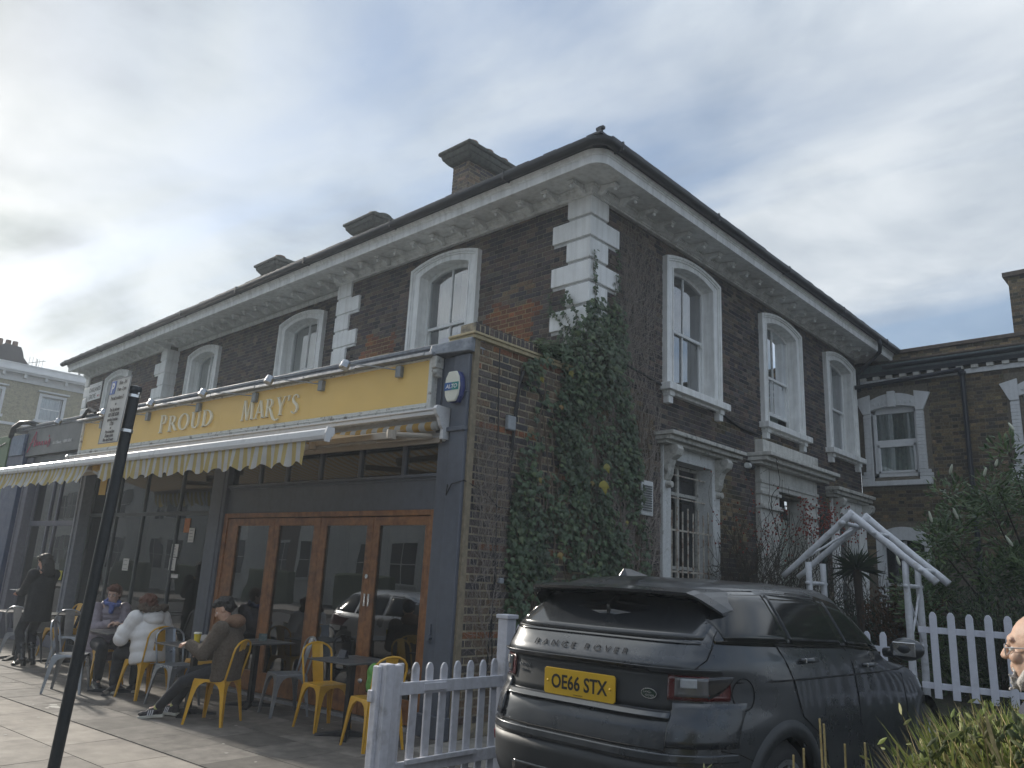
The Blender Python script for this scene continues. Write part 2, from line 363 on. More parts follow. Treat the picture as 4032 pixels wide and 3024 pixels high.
def text(name, txt, size, P0, X, Y, m, parent, ext=.002, align='CENTER', shear=0.0, spacing=1.0, bold=0.0, sx=1.0, world=None, bend=None, label=None):
    """flat or raised lettering whose baseline starts at P0, reading along X, upwards along Y"""
    me = text_mesh(txt, size, ext, align, shear, spacing, bold); X = Vector(X).normalized(); Y = Vector(Y).normalized(); Zn = X.cross(Y)
    inv, loc = INV[parent.name]
    if world is not None: loc = not world
    for v in me.vertices:
        q = Vector(P0)+X*(v.co.x*sx)+Y*v.co.y+Zn*v.co.z
        if bend: q = bend(q)
        v.co = q if loc else inv @ q
    me.materials.clear(); me.materials.append(m); me.update()
    o = bpy.data.objects.new(name, me); COL.objects.link(o); o.parent = parent; INV[o.name] = INV[parent.name]
    if label: o['label'] = label
    return o
# ------------------------------------------------------------ ground, pavement
asphalt = mat('road asphalt', (.05, .05, .052), .85, var=.25, scale=8, bump=.5, bscale=90, spec=.3)
mb = MB(); mb.box(-150, -150, -.5, 150, 150, -.14); struct('road', mb, asphalt)
flag = mat('pale paving stone', (.30, .265, .225), .8, var=.12, scale=2.2, bump=.35, bscale=70, col2=(.215, .19, .165), c2amt=(.45, .75), spec=.3)
flagd = mat('dark paving stone', (.115, .102, .088), .62, var=.22, scale=2.5, bump=.4, bscale=60, col2=(.065, .058, .052), c2amt=(.4, .7), spec=.4)
bed = mat('joint sand', (.13, .115, .10), .95, var=.2)
mb = MB(); mb.box(-70, 1.48, -.14, 14, 19, -.008); pv = struct('pavement', mb, bed)
mb = MB(); mb.box(-70, 1.34, -.14, 14, 1.48, -.002); struct('kerb', mb, concrete)
mb = MB(); mb.box(-70, -9.0, -.14, 14, -11.6, .0); struct('pavement', mb, flag)
# local frame of the shop front, turned 4.4 degrees from the house
SO = Vector((-6.25, 5.935, 0)); SA = R(4.4)
SX = Vector((math.cos(SA), math.sin(SA), 0)); SY = Vector((-math.sin(SA), math.cos(SA), 0))
def SP(x, y, z=0.0): return SO+SX*x+SY*y+Vector((0, 0, z))
def slab_mesh(w, d, m, i, t=.05):
    rnd = random.Random(i); mb = MB(); a = .002; vs = [(-w/2, -d/2, -t), (w/2, -d/2, -t), (w/2, d/2, -t), (-w/2, d/2, -t)]
    vs += [(-w/2+a, -d/2+a, 0), (w/2-a, -d/2+a, 0), (w/2-a, d/2-a, 0), (-w/2+a, d/2-a, 0)]
    vs[4:] = [(x, y, z+rnd.uniform(-.002, .001)) for (x, y, z) in vs[4:]]
    mb.add(vs, [(4, 5, 6, 7), (0, 1, 5, 4), (1, 2, 6, 5), (2, 3, 7, 6), (3, 0, 4, 7)]); return mb.mesh('paving_stone', m)
def lay(me, x, y, z=0.0):
    o = bpy.data.objects.new('paving_stone', me); COL.objects.link(o); o.parent = pv; o.matrix_local = Matrix.Translation(SP(x, y, z)) @ Matrix.Rotation(SA, 4, 'Z')
shades = []
for k, f in enumerate((1.0, .86, 1.1)): shades.append(mat('pale paving stone %d' % k, tuple(c*f for c in (.30, .265, .225)), .8, var=.12, scale=2.2, bump=.35, bscale=70, col2=tuple(c*f for c in (.22, .195, .17)), c2amt=(.4, .8), spec=.3))
shd = []
for k, f in enumerate((1.0, .75, 1.25)): shd.append(mat('dark paving stone %d' % k, tuple(c*f for c in (.15, .135, .118)), .7, var=.25, scale=2.5, bump=.4, bscale=60, col2=tuple(c*f for c in (.095, .085, .075)), c2amt=(.4, .75), spec=.4))
fl = [slab_mesh(.897, .597, shades[i % 3], i) for i in range(6)]
fd = [slab_mesh(.597, .597, shd[i % 3], i+20) for i in range(6)]
rnd = random.Random(4)
for r_ in range(5):
    y = -2.45-.3-.6*r_
    for c_ in range(18):
        lay(rnd.choice(fl), .3-.9*c_-(.45 if r_ % 2 else 0), y)
for r_ in range(4):
    for c_ in range(26):
        lay(rnd.choice(fd), .9-.3-.6*c_-(.3 if r_ % 2 else 0), -.33-.6*r_+.0)
mb = MB(); mb.box(-4.62, 1.48, -.011, -1.35, 9.2, -.002); struct('driveway', mb, asphalt)
gum = mat('chewing gum and paint spots', (.42, .40, .36), .8, var=.2); rnd = random.Random(19)
for k in range(70):
    x, y = rnd.uniform(-9.5, .2), rnd.uniform(-5.2, -.3); r = rnd.uniform(.008, .022); mb = MB(); n_ = 9; c = SP(x, y, .0008)
    mb.add([c+Vector((r*rnd.uniform(.7, 1.2)*math.cos(6.283*i/n_), r*rnd.uniform(.7, 1.2)*math.sin(6.283*i/n_), .0008)) for i in range(n_)], [tuple(range(n_))])
    if k == 0: spots = MB()
    spots.add(mb.v, mb.f)
for (x, y, r) in ((-4.05, -2.2, .05), (-3.95, -2.24, .06), (-3.86, -2.23, .05), (-3.9, -2.33, .035)): c = SP(x, y, .0012); spots.add([c+Vector((r*rnd.uniform(.6, 1.3)*math.cos(6.283*i/9), r*rnd.uniform(.5, 1.1)*math.sin(6.283*i/9), 0)) for i in range(9)], [tuple(range(9))])
o = spots.build('pavement_spots', gum, None); tag(o, 'pale spots of old gum and paint scattered over the paving stones', 'gum spots', kind='stuff')
soil = mat('garden soil', (.035, .028, .02), .95, var=.4, scale=6, bump=1.0, bscale=20, col2=(.03, .045, .015), dist=.03)
mb = MB(); mb.box(-6.22, 9.3, -.1, 6, 18.19, .5); struct('garden_ground', mb, soil)
mb = MB(); mb.box(-1.33, 2.15, -.1, 4, 9.28, .12); struct('planting_bed', mb, soil)
mb = MB(); mb.box(-6.2, 5.3, -.1, -4.7, 9.28, .004); struct('side_passage', mb, concrete)

# ------------------------------------------------------------ window builder for the two big houses
Zv = Vector((0, 0, 1))
class Fr:                                   # facade frame: (u, d, z) -> world
    def __init__(s, O, U, Nn): s.O = Vector(O); s.U = Vector(U); s.N = Vector(Nn)
    def __call__(s, u, d, z): return s.O+s.U*u+s.N*d+Zv*z
    def box(s, mb, u0, u1, d0, d1, z0, z1, mi=0):
        vs = [s(u0,d0,z0),s(u1,d0,z0),s(u1,d1,z0),s(u0,d1,z0),s(u0,d0,z1),s(u1,d0,z1),s(u1,d1,z1),s(u0,d1,z1)]
        mb.add(vs, [(0,3,2,1),(4,5,6,7),(0,1,5,4),(1,2,6,5),(2,3,7,6),(3,0,4,7)], mi)
def arcpath(u0, u1, z0, zs, rise, n=12):
    a = (u1-u0)/2; uc = (u0+u1)/2; pts = [(u0, z0), (u0, zs)]
    if rise > .001:
        Rr = (a*a+rise*rise)/(2*rise)
        for i in range(1, n):
            u = u0+(u1-u0)*i/n; pts.append((u, zs+math.sqrt(max(0, Rr*Rr-(u-uc)**2))-(Rr-rise)))
    pts += [(u1, zs), (u1, z0)]; return pts
def strip(F, mb, A, B, d0, d1, mi=0):
    n = len(A); vs = []
    for (u, z) in A: vs += [F(u, d0, z), F(u, d1, z)]
    for (u, z) in B: vs += [F(u, d0, z), F(u, d1, z)]
    fs = []
    for i in range(n-1):
        a0, a1, b0, b1 = 2*i, 2*i+1, 2*n+2*i, 2*n+2*i+1
        fs += [(a1, a1+2, b1+2, b1), (a0, a0+2, a1+2, a1), (b0, b1, b1+2, b0+2)]
    fs += [(0, 1, 2*n+1, 2*n), (2*n-2, 4*n-2, 4*n-1, 2*n-1)]
    mb.add(vs, fs, mi)
def wavy(F, mb, u0, u1, d, z0, z1, amp=.02, wl=.09, ztop=None):
    n = max(4, int((u1-u0)/.02)); vs = []; fs = []
    for i in range(n+1):
        u = u0+(u1-u0)*i/n; dd = d+amp*math.sin(u/wl*6.28)+amp*.5*math.sin(u/wl*2.3)
        vs += [F(u, dd, z0), F(u, dd*1.0, ztop(u) if ztop else z1)]
    for i in range(n): fs.append((2*i, 2*i+2, 2*i+3, 2*i+1))
    mb.add(vs, fs)
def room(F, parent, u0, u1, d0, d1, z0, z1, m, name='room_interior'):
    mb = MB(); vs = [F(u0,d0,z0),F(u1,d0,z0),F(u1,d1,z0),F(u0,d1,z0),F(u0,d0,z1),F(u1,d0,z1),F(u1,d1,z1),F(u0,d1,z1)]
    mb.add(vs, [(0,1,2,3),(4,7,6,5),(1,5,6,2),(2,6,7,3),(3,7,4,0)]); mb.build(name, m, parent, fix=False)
def arch_window(F, house, u0, u1, z0, zs=6.73, rise=.14, sw=.235, rd=.13, curtain=None, sill=True, lift=0.0, cm=None, corbels=True, wm=None):
    wm = wm or white
    O1 = arcpath(u0, u1, z0, zs, rise); O2 = arcpath(u0+.055, u1-.055, z0, zs-.04, rise*.97); O3 = arcpath(u0+.085, u1-.085, z0, zs-.065, rise*.94)
    I1 = arcpath(u0+sw, u1-sw, z0, zs-.15, rise*.9); I2 = arcpath(u0+sw-.025, u1-sw+.025, z0, zs-.13, rise*.9)
    a, b = u0+sw, u1-sw; zsi = zs-.15; ri = rise*.9; zm = z0+(zsi+ri-z0)*.49
    F1 = arcpath(a+.05, b-.05, z0+.05, zsi-.05, ri*.95)
    mb = MB(); strip(F, mb, arcpath(a, b, z0, zsi, ri), arcpath(a+.05, b-.05, z0, zsi-.05, ri*.95), -rd-.06, -rd); F.box(mb, a+.05, b-.05, -rd-.06, -rd, z0, z0+.05)
    um = (a+b)/2
    F.box(mb, a+.05, b-.05, -rd-.05, -rd-.012, zm-.02, zm+.025)
    top = zsi-.05+ri*.95
    mb.add([F(um-.011, -rd-.035, zm), F(um+.011, -rd-.035, zm), F(um+.011, -rd-.035, top), F(um-.011, -rd-.035, top), F(um-.011, -rd-.01, zm), F(um+.011, -rd-.01, zm), F(um+.011, -rd-.01, top), F(um-.011, -rd-.01, top)], [(0,3,2,1),(4,5,6,7),(0,1,5,4),(1,2,6,5),(2,3,7,6),(3,0,4,7)])
    F.box(mb, um-.011, um+.011, -rd-.055, -rd-.03, z0+.05+lift, zm)
    for uu in (a+.05, b-.09): F.box(mb, uu, uu+.04, -rd-.075, -rd-.04, z0+.03+lift, zm)
    if lift: F.box(mb, a+.05, b-.05, -rd-.075, -rd-.035, z0+lift, z0+lift+.07)
    for uu in (a+.055, b-.085): F.box(mb, uu, uu+.03, -rd-.02, -rd+.012, zm-.075, zm-.02)
    win = mb.build('window', sashwhite, house)
    mb = MB(); strip(F, mb, O1, O2, 0, .095); strip(F, mb, O2, O3, 0, .075); strip(F, mb, O3, I2, 0, .055); strip(F, mb, I2, I1, 0, .07)
    mb.build('surround', wm, win, bev=.006)
    mb = MB(); strip(F, mb, arcpath(a-.017, b+.017, z0-.015, zsi+.017, ri), arcpath(a, b, z0-.015, zsi, ri), -rd-.07, -.002); mb.build('reveal', wm, win)
    # panes
    P = F1; half = len(P)//2
    arc = [p for p in P if p[1] > zm]
    for s in (0, 1):
        pts = [(a+.05 if s == 0 else um, zm), (um if s == 0 else b-.05, zm)]
        aa = [p for p in arc if (p[0] <= um+1e-6) == (s == 0)]
        if s == 0: poly = [(um, zm), (um, max(p[1] for p in arc))]+[p for p in reversed(aa)]+[(a+.05, zm)]
        else: poly = [(b-.05, zm)]+[p for p in reversed(aa)]+[(um, max(p[1] for p in arc)), (um, zm)]
        mb = MB(); mb.add([F(u, -rd-.03, z) for u, z in poly], [tuple(range(len(poly)))]); mb.build('pane', pane_m, win)
        ua, ub = (a+.05, um) if s == 0 else (um, b-.05)
        mb = MB(); mb.add([F(ua, -rd-.058, z0+lift), F(ub, -rd-.058, z0+lift), F(ub, -rd-.058, zm), F(ua, -rd-.058, zm)], [(0, 1, 2, 3)]); mb.build('pane', pane_m, win)
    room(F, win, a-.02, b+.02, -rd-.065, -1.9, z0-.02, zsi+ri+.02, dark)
    for (cu0, cu1, cz0, cz1, dd, wl, m_) in (curtain or []):
        mb = MB(); uu0 = a+.05+(b-a-.1)*cu0; uu1 = a+.05+(b-a-.1)*cu1; wavy(F, mb, uu0, uu1, -rd-dd, z0+(top-z0)*cz0, z0+(top-z0)*cz1, .018, wl); mb.build('curtain', m_, win)
    if sill:
        mb = MB(); F.box(mb, u0-.07, u1+.09, -.02, .19, z0-.11, z0); F.box(mb, u0+.0, u1, 0, .09, z0-.15, z0-.11)
        if corbels:
            for uu in (u0+.02, u1-.16): F.box(mb, uu, uu+.14, 0, .13, z0-.19, z0-.112); F.box(mb, uu+.01, uu+.13, 0, .105, z0-.30, z0-.19)
        mb.build('sill', wm, win, bev=.006)
    # brick holes following the arch
    hs = [(u0+.02, u1-.02, z0-.09 if sill else z0, zs-.02)]
    Rr = ((u1-u0)**2/4+rise*rise)/(2*rise); uc = (u0+u1)/2
    for k in range(3):
        za = zs-.02+rise*k/3; zb = za+rise/3; hw = math.sqrt(max(0, Rr*Rr-(zb-zs+Rr-rise)**2)); 
        if hw > .05: hs.append((uc-hw, uc+hw, za, zb))
    return hs, (a-.02, b+.02, z0-.02, zsi+ri+.02)
def wall_with_holes(F, u0, u1, z0, z1, holes, thick=.3, d=0.0):
    mb = MB(); us = sorted(holes); cur = u0
    for (a, b, za, zb) in us:
        F.box(mb, cur, a, -thick, d, z0, z1)
        if za > z0: F.box(mb, a, b, -thick, d, z0, za)
        if zb < z1: F.box(mb, a, b, -thick, d, zb, z1)
        cur = b
    F.box(mb, cur, u1, -thick, d, z0, z1); return mb
# ------------------------------------------------------------ the corner house
HX, HY = -6.23, 8.0
house = root('corner_house', (HX, HY, 0), label='two storey dark brick corner house with white quoins, arched sash windows and bracketed eaves', cat='house')
FA = Fr((0, HY, 0), (1, 0, 0), (0, -1, 0)); FR = Fr((0, HY+.28, 0), (1, 0, 0), (0, -1, 0)); FB = Fr((HX, 0, 0), (0, 1, 0), (1, 0, 0))
purple = mat('mauve blind', (.42, .30, .50), .8, var=.05); blindw = mat('cream roller blind', (.70, .68, .60), .8, var=.04)
terra = mat('terracotta tile', (.42, .2, .12), .8, var=.2)
h1, o1 = arch_window(FA, house, -10.06, -8.40, 4.66, curtain=[(0.12, .42, .0, .98, .14, .1, curtainw), (.55, 1, .45, .98, .2, .1, curtainw), (.2, .95, .05, .42, .12, .4, purple)], sill=False)
h2, o2 = arch_window(FR, house, -14.83, -13.12, 4.66, curtain=[(0, 1, .28, .99, .10, 5, blindw)], sill=False)
h3, o3 = arch_window(FR, house, -19.2, -17.55, 4.66, curtain=[(0, 1, .05, .99, .10, 5, blindw)], sill=False)
h4, o4 = arch_window(FA, house, -23.95, -22.2, 4.66, curtain=[(0, 1, .3, .99, .10, 5, blindw)], sill=False)
Rz = FB
h5, o5 = arch_window(FB, house, 9.88, 11.62, 4.64, curtain=[(.0, .16, .0, .98, .25, .12, curtainw), (.8, 1, 0, .98, .25, .1, curtaing)])
h6, o6 = arch_window(FB, house, 13.20, 15.00, 4.64, curtain=[(.08, .9, .1, .98, .15, .2, curtaing)], lift=.28)
h7, o7 = arch_window(FB, house, 16.25, 17.97, 4.64, curtain=[(.3, 1, .0, .98, .14, .1, curtaing)])
mb = MB()
rnd = random.Random(5)
for k in range(9): mb.ell(FB(10.2+.1*k+rnd.uniform(-.02, .02), -.38-rnd.uniform(0, .05), 4.74+rnd.uniform(-.02, .03)), (rnd.uniform(.04, .07), .05, rnd.uniform(.03, .05)), n=8, m=6)
solo('clay_pebbles', mb, terra, 'row of pinkish clay lumps along the inside sill of the first side window', 'ornaments', smooth=True)
sooty = mortar_dark
wall_with_holes(FA, -12.33, HX-.002, 3.9, 7.1, [o1]).build('wall', sooty, house)
wall_with_holes(FR, -19.97, -12.33, 3.9, 7.1, [o2, o3]).build('wall', sooty, house)
wall_with_holes(FA, -25.7, -19.97, 3.9, 7.1, [o4]).build('wall', sooty, house)
# lower openings of the side wall
lw1 = (10.06, 11.30, .9, 3.50); ld = (13.66, 14.86, .6, 3.35); lw3 = (16.60, 17.75, .9, 3.30)
def both(a, b): return a
mbB = MB()
cuts = sorted([(o5, lw1), (o6, ld), (o7, lw3)], key=lambda q: q[0][0])
ex = lambda h: (h[0]-.02, h[1]+.02, h[2]-.02, h[3]+.02)
for (zA, zB, hs) in ((0, 3.95, [ex(lw1), ex(ld), ex(lw3)]), (3.95, 7.1, [o5, o6, o7])):
    m_ = wall_with_holes(FB, HY, 18.2, zA, zB, hs); mbB.add(m_.v, m_.f)
mbB.build('wall', sooty, house)
# patches
def zoneA(u, z):
    for (a, b, c, d, s) in ((-8.2, -7.2, 4.85, 5.66, .12), (-11.35, -10.5, 4.3, 5.74, .12)):
        if a+s*math.sin(z*9) < u < b+s*.5*math.sin(z*7+1) and c < z < d+.08*math.sin(u*6): return 'r'
    if u < -20 and z < 6.3: return 'q'
    if z < 6.0 and (math.sin(u*3.1)+math.sin(z*5+u*2)) > 1.25: return 'b'
    return 'd'
TA = dict(TONES); TA['q'] = [(.095, .05, .042), (.08, .045, .04), (.11, .06, .045), (.06, .04, .04)]
bricks(house, FA.O+Vector((0, 0, 0)), (1, 0, 0), (0, -1, 0), -12.33, HX-.3, 4.2, 7.02, h1, TA, 1, 170, zoneA)
bricks(house, FR.O, (1, 0, 0), (0, -1, 0), -19.97, -12.33, 4.2, 7.02, h2+h3, TA, 2, 0, zoneA)
bricks(house, FA.O, (1, 0, 0), (0, -1, 0), -25.4, -20.2, 4.2, 7.02, h4, TA, 3, 0, zoneA)
for (a, b, c, d) in ((-8.15, -7.28, 4.9, 5.64), (-11.3, -10.6, 4.35, 5.72)):
    mb = MB(); FA.box(mb, a, b, 0, .002, c, d); mb.build('repointed_patch', mortar_red, house)
def zoneB(u, z):
    if z < 4.4: return 'o' if (math.sin(u*2.3)+math.sin(z*3+u)) > .2 else 'd'
    return 'd'
bricks(house, FB.O, (0, 1, 0), (1, 0, 0), HY+.3, 18.2, 1.0, 7.02, h5+h6+h7+[(9.84, 11.54, .8, 3.7), (12.9, 15.4, .5, 4.25), (16.26, 18.2, .8, 3.7)], TA, 4, 130, zoneB)
# quoins
def quoin(name, boxes): 
    mb = MB()
    for (F, u0, u1, z0, z1, d) in boxes: F.box(mb, u0, u1, -.02, d, z0, z1)
    return mb.build(name, whitestone, house, bev=.012)
jointm = mat('grey joint stucco', (.55, .55, .54), .8, var=.08)
z = 7.02; k = 0
while z > 4.4:
    wide = k % 2; zb = z-.333; j = .022
    mb = MB(); ua = HX-(.65 if wide else .38); ub = HY+(.65 if wide else .38); p = .05
    pts = [(ua, HY-p, zb+j), (HX+p, HY-p, zb+j), (HX+p, ub, zb+j), (HX-.05, ub, zb+j), (HX-.05, HY+.05, zb+j), (ua, HY+.05, zb+j)]
    mb.prism(pts, (0, 0, .333-2*j)); mb.build('quoin', whitestone, house, bev=.012)
    mb = MB(); ua2 = ua+.01; ub2 = ub-.01; p = .012
    mb.prism([(ua2, HY-p, zb-j), (HX+p, HY-p, zb-j), (HX+p, ub2, zb-j), (HX-.05, ub2, zb-j), (HX-.05, HY+.05, zb-j), (ua2, HY+.05, zb-j)], (0, 0, 2*j)); mb.build('quoin_joint', jointm, house)
    for (u0, uw, un, sgn) in ((-12.33, .73, .44, 1), (-25.7, .62, .3, 1)):
        mb = MB(); wv = uw if wide else un; FA.box(mb, u0-.0, u0+wv, -.02, .05, zb+j, z-j); FA.box(mb, u0+.012, u0+wv-.012, -.02, .03, zb-j, zb+j); mb.build('quoin', whitestone, house, bev=.014)
    mb = MB(); wv = .60 if wide else .31; FA.box(mb, -19.97-wv, -19.97+.05, -.30, .05, zb+j, z-j); FA.box(mb, -19.97-wv+.012, -19.97+.035, -.28, .03, zb-j, zb+j); mb.build('quoin', whitestone, house, bev=.014)
    z = zb; k += 1
# eaves
def rounded(o, x0, y1, r=.20):
    X, Y = HX+o, HY-o; c = (X-r, Y+r); return [(x0, Y)]+[(c[0]+r*math.sin(a), c[1]-r*math.cos(a)) for a in [math.pi/2*k/7 for k in range(8)]]+[(X, y1)]
path = [(-25.55, HY), (HX, HY), (HX, 19.9)]; RP = rounded(.62, -25.55, 19.9)
mb = MB(); mb.sweep(path, [(-.29, 7.125), (.295, 7.10), (.295, 7.14), (-.29, 7.16)]); mb.sweep(RP, [(-.33, 7.098), (-.042, 7.07), (-.042, 7.11), (-.33, 7.138)]); mb.build('soffit', white, house)
mb = MB(); mb.sweep(RP, [(-.04, 7.052), (.02, 7.052), (.02, 7.165), (.032, 7.17), (.032, 7.187), (.05, 7.195), (.075, 7.235), (-.04, 7.24)]); mb.build('fascia', white, house, bev=.004)
for pth in ([(-12.36, HY), (HX, HY), (HX, 18.2)], [(-25.7, HY), (-19.92, HY)]):
    mb = MB(); mb.sweep(pth, [(-.02, 6.975), (.075, 6.975), (.08, 6.998), (.095, 7.002), (.10, 7.022), (.125, 7.036), (.14, 7.05), (.14, 7.07), (.155, 7.075), (.155, 7.10), (-.02, 7.12)]); mb.build('cornice_moulding', white, house, bev=.002)
mb = MB(); mb.sweep([(-19.97, HY+.28), (-12.33, HY+.28)], [(-.02, 7.0), (.03, 7.0), (.05, 7.04), (.05, 7.09), (-.02, 7.11)]); mb.build('cornice_moulding', white, house)
mb = MB(); g = [(.145+.07*math.cos(a), 7.29+.07*math.sin(a)) for a in [math.pi+math.pi*k/8 for k in range(9)]]; mb.sweep(rounded(.62, -25.75, 20.1, .06), g+[(.215, 7.31), (.075, 7.31)]); mb.build('gutter', black, house, smooth=False)
mb = MB()
for (ax, a, b) in ((0, -25.4, -5.9), (1, 7.6, 19.8)):
    q = a
    while q < b:
        c = (q, HY-.765, 7.28) if ax == 0 else (HX+.765, q, 7.28)
        mb.obox(c, (.025, .15, .13) if ax == 0 else (.15, .025, .13)); q += 2.6
mb.build('gutter_clips', black, house)['kind'] = 'stuff'
mb = MB()   # low hipped slate roof
xr, yr, zr = HX-6.0, HY+6.0, 9.1
e = .74
A0 = (-25.75, HY-e, 7.30); B0 = (HX+e, HY-e, 7.30); C0 = (HX+e, 20.1, 7.30); D0 = (-25.75, 20.1, 7.30)
R1_ = (-25.75, yr, zr); R2_ = (xr, yr, zr); 
Ba = (HX+e-.08, HY-e, 7.30); Bb = (HX+e, HY-e+.08, 7.30)
mb.add([A0, Ba, Bb, C0, D0, R1_, R2_], [(0, 1, 6, 5), (1, 2, 6), (2, 3, 6), (3, 4, 5, 6), (0, 5, 4), (0, 4, 3, 2, 1)])
rf = mb.build('roof', slate, house)
mb = MB(); mb.tube([(HX+.58, HY-.58, 7.30), (HX+.4, HY-.4, 7.38), (xr, yr, zr+.05)], .10, 8); mb.build('hip_tiles', slate, rf)
mb = MB(); mb.obox((HX+.60, HY-.60, 7.44), (.05, .05, .24)); mb.obox((HX+.595, HY-.595, 7.54), (.12, .05, .04)); mb.build('hip_iron', black, rf)
slope = (zr-7.3)/6.74
for k in range(26):      # slate edge with uneven lower line
    pass
mb = MB(); rr_ = random.Random(8); x = -25.7
while x < HX+.62: mb.obox((x+.12, HY-.74+.05, 7.325+rr_.uniform(-.006, .008)), (.235, .26, .028)); x += .25
y = HY-.62
while y < 20: mb.obox((HX+.74-.05, y+.12, 7.325+rr_.uniform(-.006, .008)), (.26, .235, .028)); y += .25
mb.build('eaves_slates', slate, house)['kind'] = 'stuff'
# brackets
def bracket_mesh():
    mb = MB(); prof = [(.11, 6.985), (.14, 6.955), (.19, 6.955), (.225, 6.985), (.26, 7.012), (.33, 7.02), (.38, 7.01), (.40, 7.02), (.42, 7.07), (.11, 7.11)]
    mb.prism([(-.028, -d, z_) for d, z_ in prof], (.056, 0, 0)); mb.obox((0, -.41, 7.045), (.12, .07, .022)); mb.obox((0, -.41, 7.02), (.095, .05, .025))
    mb.ell((0, -.41, 6.975), .027, n=8, m=6); mb.lathe([(.022, 0), (.022, .08)], (-.04, -.385, 7.03), 8, M=Matrix.Rotation(R(90), 3, 'Y')); mb.lathe([(.026, 0), (.026, .09)], (-.045, -.165, 6.99), 8, M=Matrix.Rotation(R(90), 3, 'Y'))
    mb.v = [(x*1.0, y*.97, 7.12+(z-7.12)*.92) for x, y, z in mb.v]
    return mb.mesh('bracket', white)
bm_ = bracket_mesh()
def put_bracket(x, y, rz):
    o = bpy.data.objects.new('bracket', bm_); COL.objects.link(o); o.parent = house
    o.matrix_local = INV[house.name][0] @ Matrix.Translation((x, y, 0)) @ Matrix.Rotation(rz, 4, 'Z')
k = 0
while True:
    x = -6.27-.487*k; k += 1
    if x < -25.4: break
    if abs(x+9.9) < .2: continue
    put_bracket(x, HY if (x > -12.4 or x < -19.9) else HY+.28-.18, 0)
k = 0
while 8.0+.492*k+.05 < 18.1:
    y = 8.04+.492*k; k += 1
    if abs(y-13.2) < .2: continue
    put_bracket(HX, y, R(90))
# drain from the eaves at the far end
mb = MB(); mb.tube([(HX+.78, 17.55, 7.22), (HX+.78, 17.6, 7.1), (HX+.72, 17.75, 7.0), (HX+.2, 18.05, 6.72), (HX+.09, 18.1, 6.6), (HX+.09, 18.1, 6.35), (HX+.12, 18.1, 6.22)], .045, 8); mb.build('downpipe', black, house, smooth=True)
# chimneys
stone = mat('sooty cement cap', (.085, .088, .075), .9, var=.3, scale=5, bump=.8, bscale=14, dist=.02)
pot = mat('clay pot', (.16, .09, .06), .85, var=.2)
def chimney(x0, x1, y0, y1, zb, zc, seed, pots=3):
    mb = MB(); mb.box(x0+.012, y0+.012, zb, x1-.012, y1, zc); c = mb.build('chimney', mortar_buff, house)
    hh = zb+1.3-.0
    for (O, U, Nn, a, b) in (((0, y0+.012, 0), (1, 0, 0), (0, -1, 0), x0, x1), ((x1-.012, 0, 0), (0, 1, 0), (1, 0, 0), y0, y1)):
        bricks(c, O, U, Nn, a, b, zc-1.65, zc, [], {'d': BROWNB}, seed, 0)
    mb = MB()
    for (e1, za, zb2, e2) in ((.07, zc-.05, zc+.05, .16), (.17, zc+.05, zc+.16, .20), (.24, zc+.16, zc+.24, .24)):
        mb.add([(x0-e1, y0-e1, za), (x1+e1, y0-e1, za), (x1+e1, y1+e1, za), (x0-e1, y1+e1, za), (x0-e2, y0-e2, zb2), (x1+e2, y0-e2, zb2), (x1+e2, y1+e2, zb2), (x0-e2, y1+e2, zb2)], [(0,3,2,1),(4,5,6,7),(0,1,5,4),(1,2,6,5),(2,3,7,6),(3,0,4,7)])
    mb.box(x0-.05, y0-.05, zc+.24, x1+.05, y1+.05, zc+.38); rq = random.Random(seed)
    for k in range(7): mb.ell((rq.uniform(x0, x1), rq.uniform(y0, y1), zc+.34), (.2, .24, .12), n=10, m=6)
    mb.build('cap', stone, c, bev=.03)
    mb = MB(); mb.box(x0-.07, y0-.07, zc-1.15, x1+.07, y1, zc-.75); mb.build('plinth', mortar_buff, c)
    for (O, U, Nn, a, b) in (((0, y0-.07, 0), (1, 0, 0), (0, -1, 0), x0-.07, x1+.07), ((x1+.07, 0, 0), (0, 1, 0), (1, 0, 0), y0-.07, y1)):
        bricks(c, O, U, Nn, a, b, zc-1.14, zc-.76, [], {'d': BROWNB}, seed+1, 0, stuffname='plinth_bricks')
    for k in range(pots): mb = MB(); mb.lathe([(.13, 0), (.13, .10), (.15, .12), (.15, .17), (.11, .17)], ((x0+x1)/2, y0+.25+(y1-y0-.5)*k/max(1, pots-1), zc+.36), 12); mb.build('chimney_pot', pot, c, smooth=True)
chimney(-11.0, -10.53, 9.5, 10.9, 7.4, 9.86, 31)
chimney(-15.5, -14.72, 10.3, 12.0, 7.4, 9.88, 33)
chimney(-19.9, -19.2, 10.3, 11.6, 7.4, 9.86, 35, 2)
chimney(-21.5, -20.75, 10.9, 12.2, 7.4, 9.90, 37, 2)
# ground floor openings of the side wall
def cornice(F, mb, u0, u1, z, h=.17, p=.34):
    F.box(mb, u0+.05, u1-.05, 0, p*.55, z-h, z-h*.72); F.box(mb, u0+.02, u1-.02, 0, p*.8, z-h*.72, z-h*.35); F.box(mb, u0, u1, 0, p, z-h*.35, z)
def console(F, mb, u, z1, w=.16):
    prof = [(0, 0), (.27, 0), (.30, -.06), (.27, -.15), (.17, -.22), (.13, -.32), (.12, -.42), (.08, -.5), (0, -.54)]
    mb.prism([F(u, d, z1+q) for d, q in prof], F.U*w)
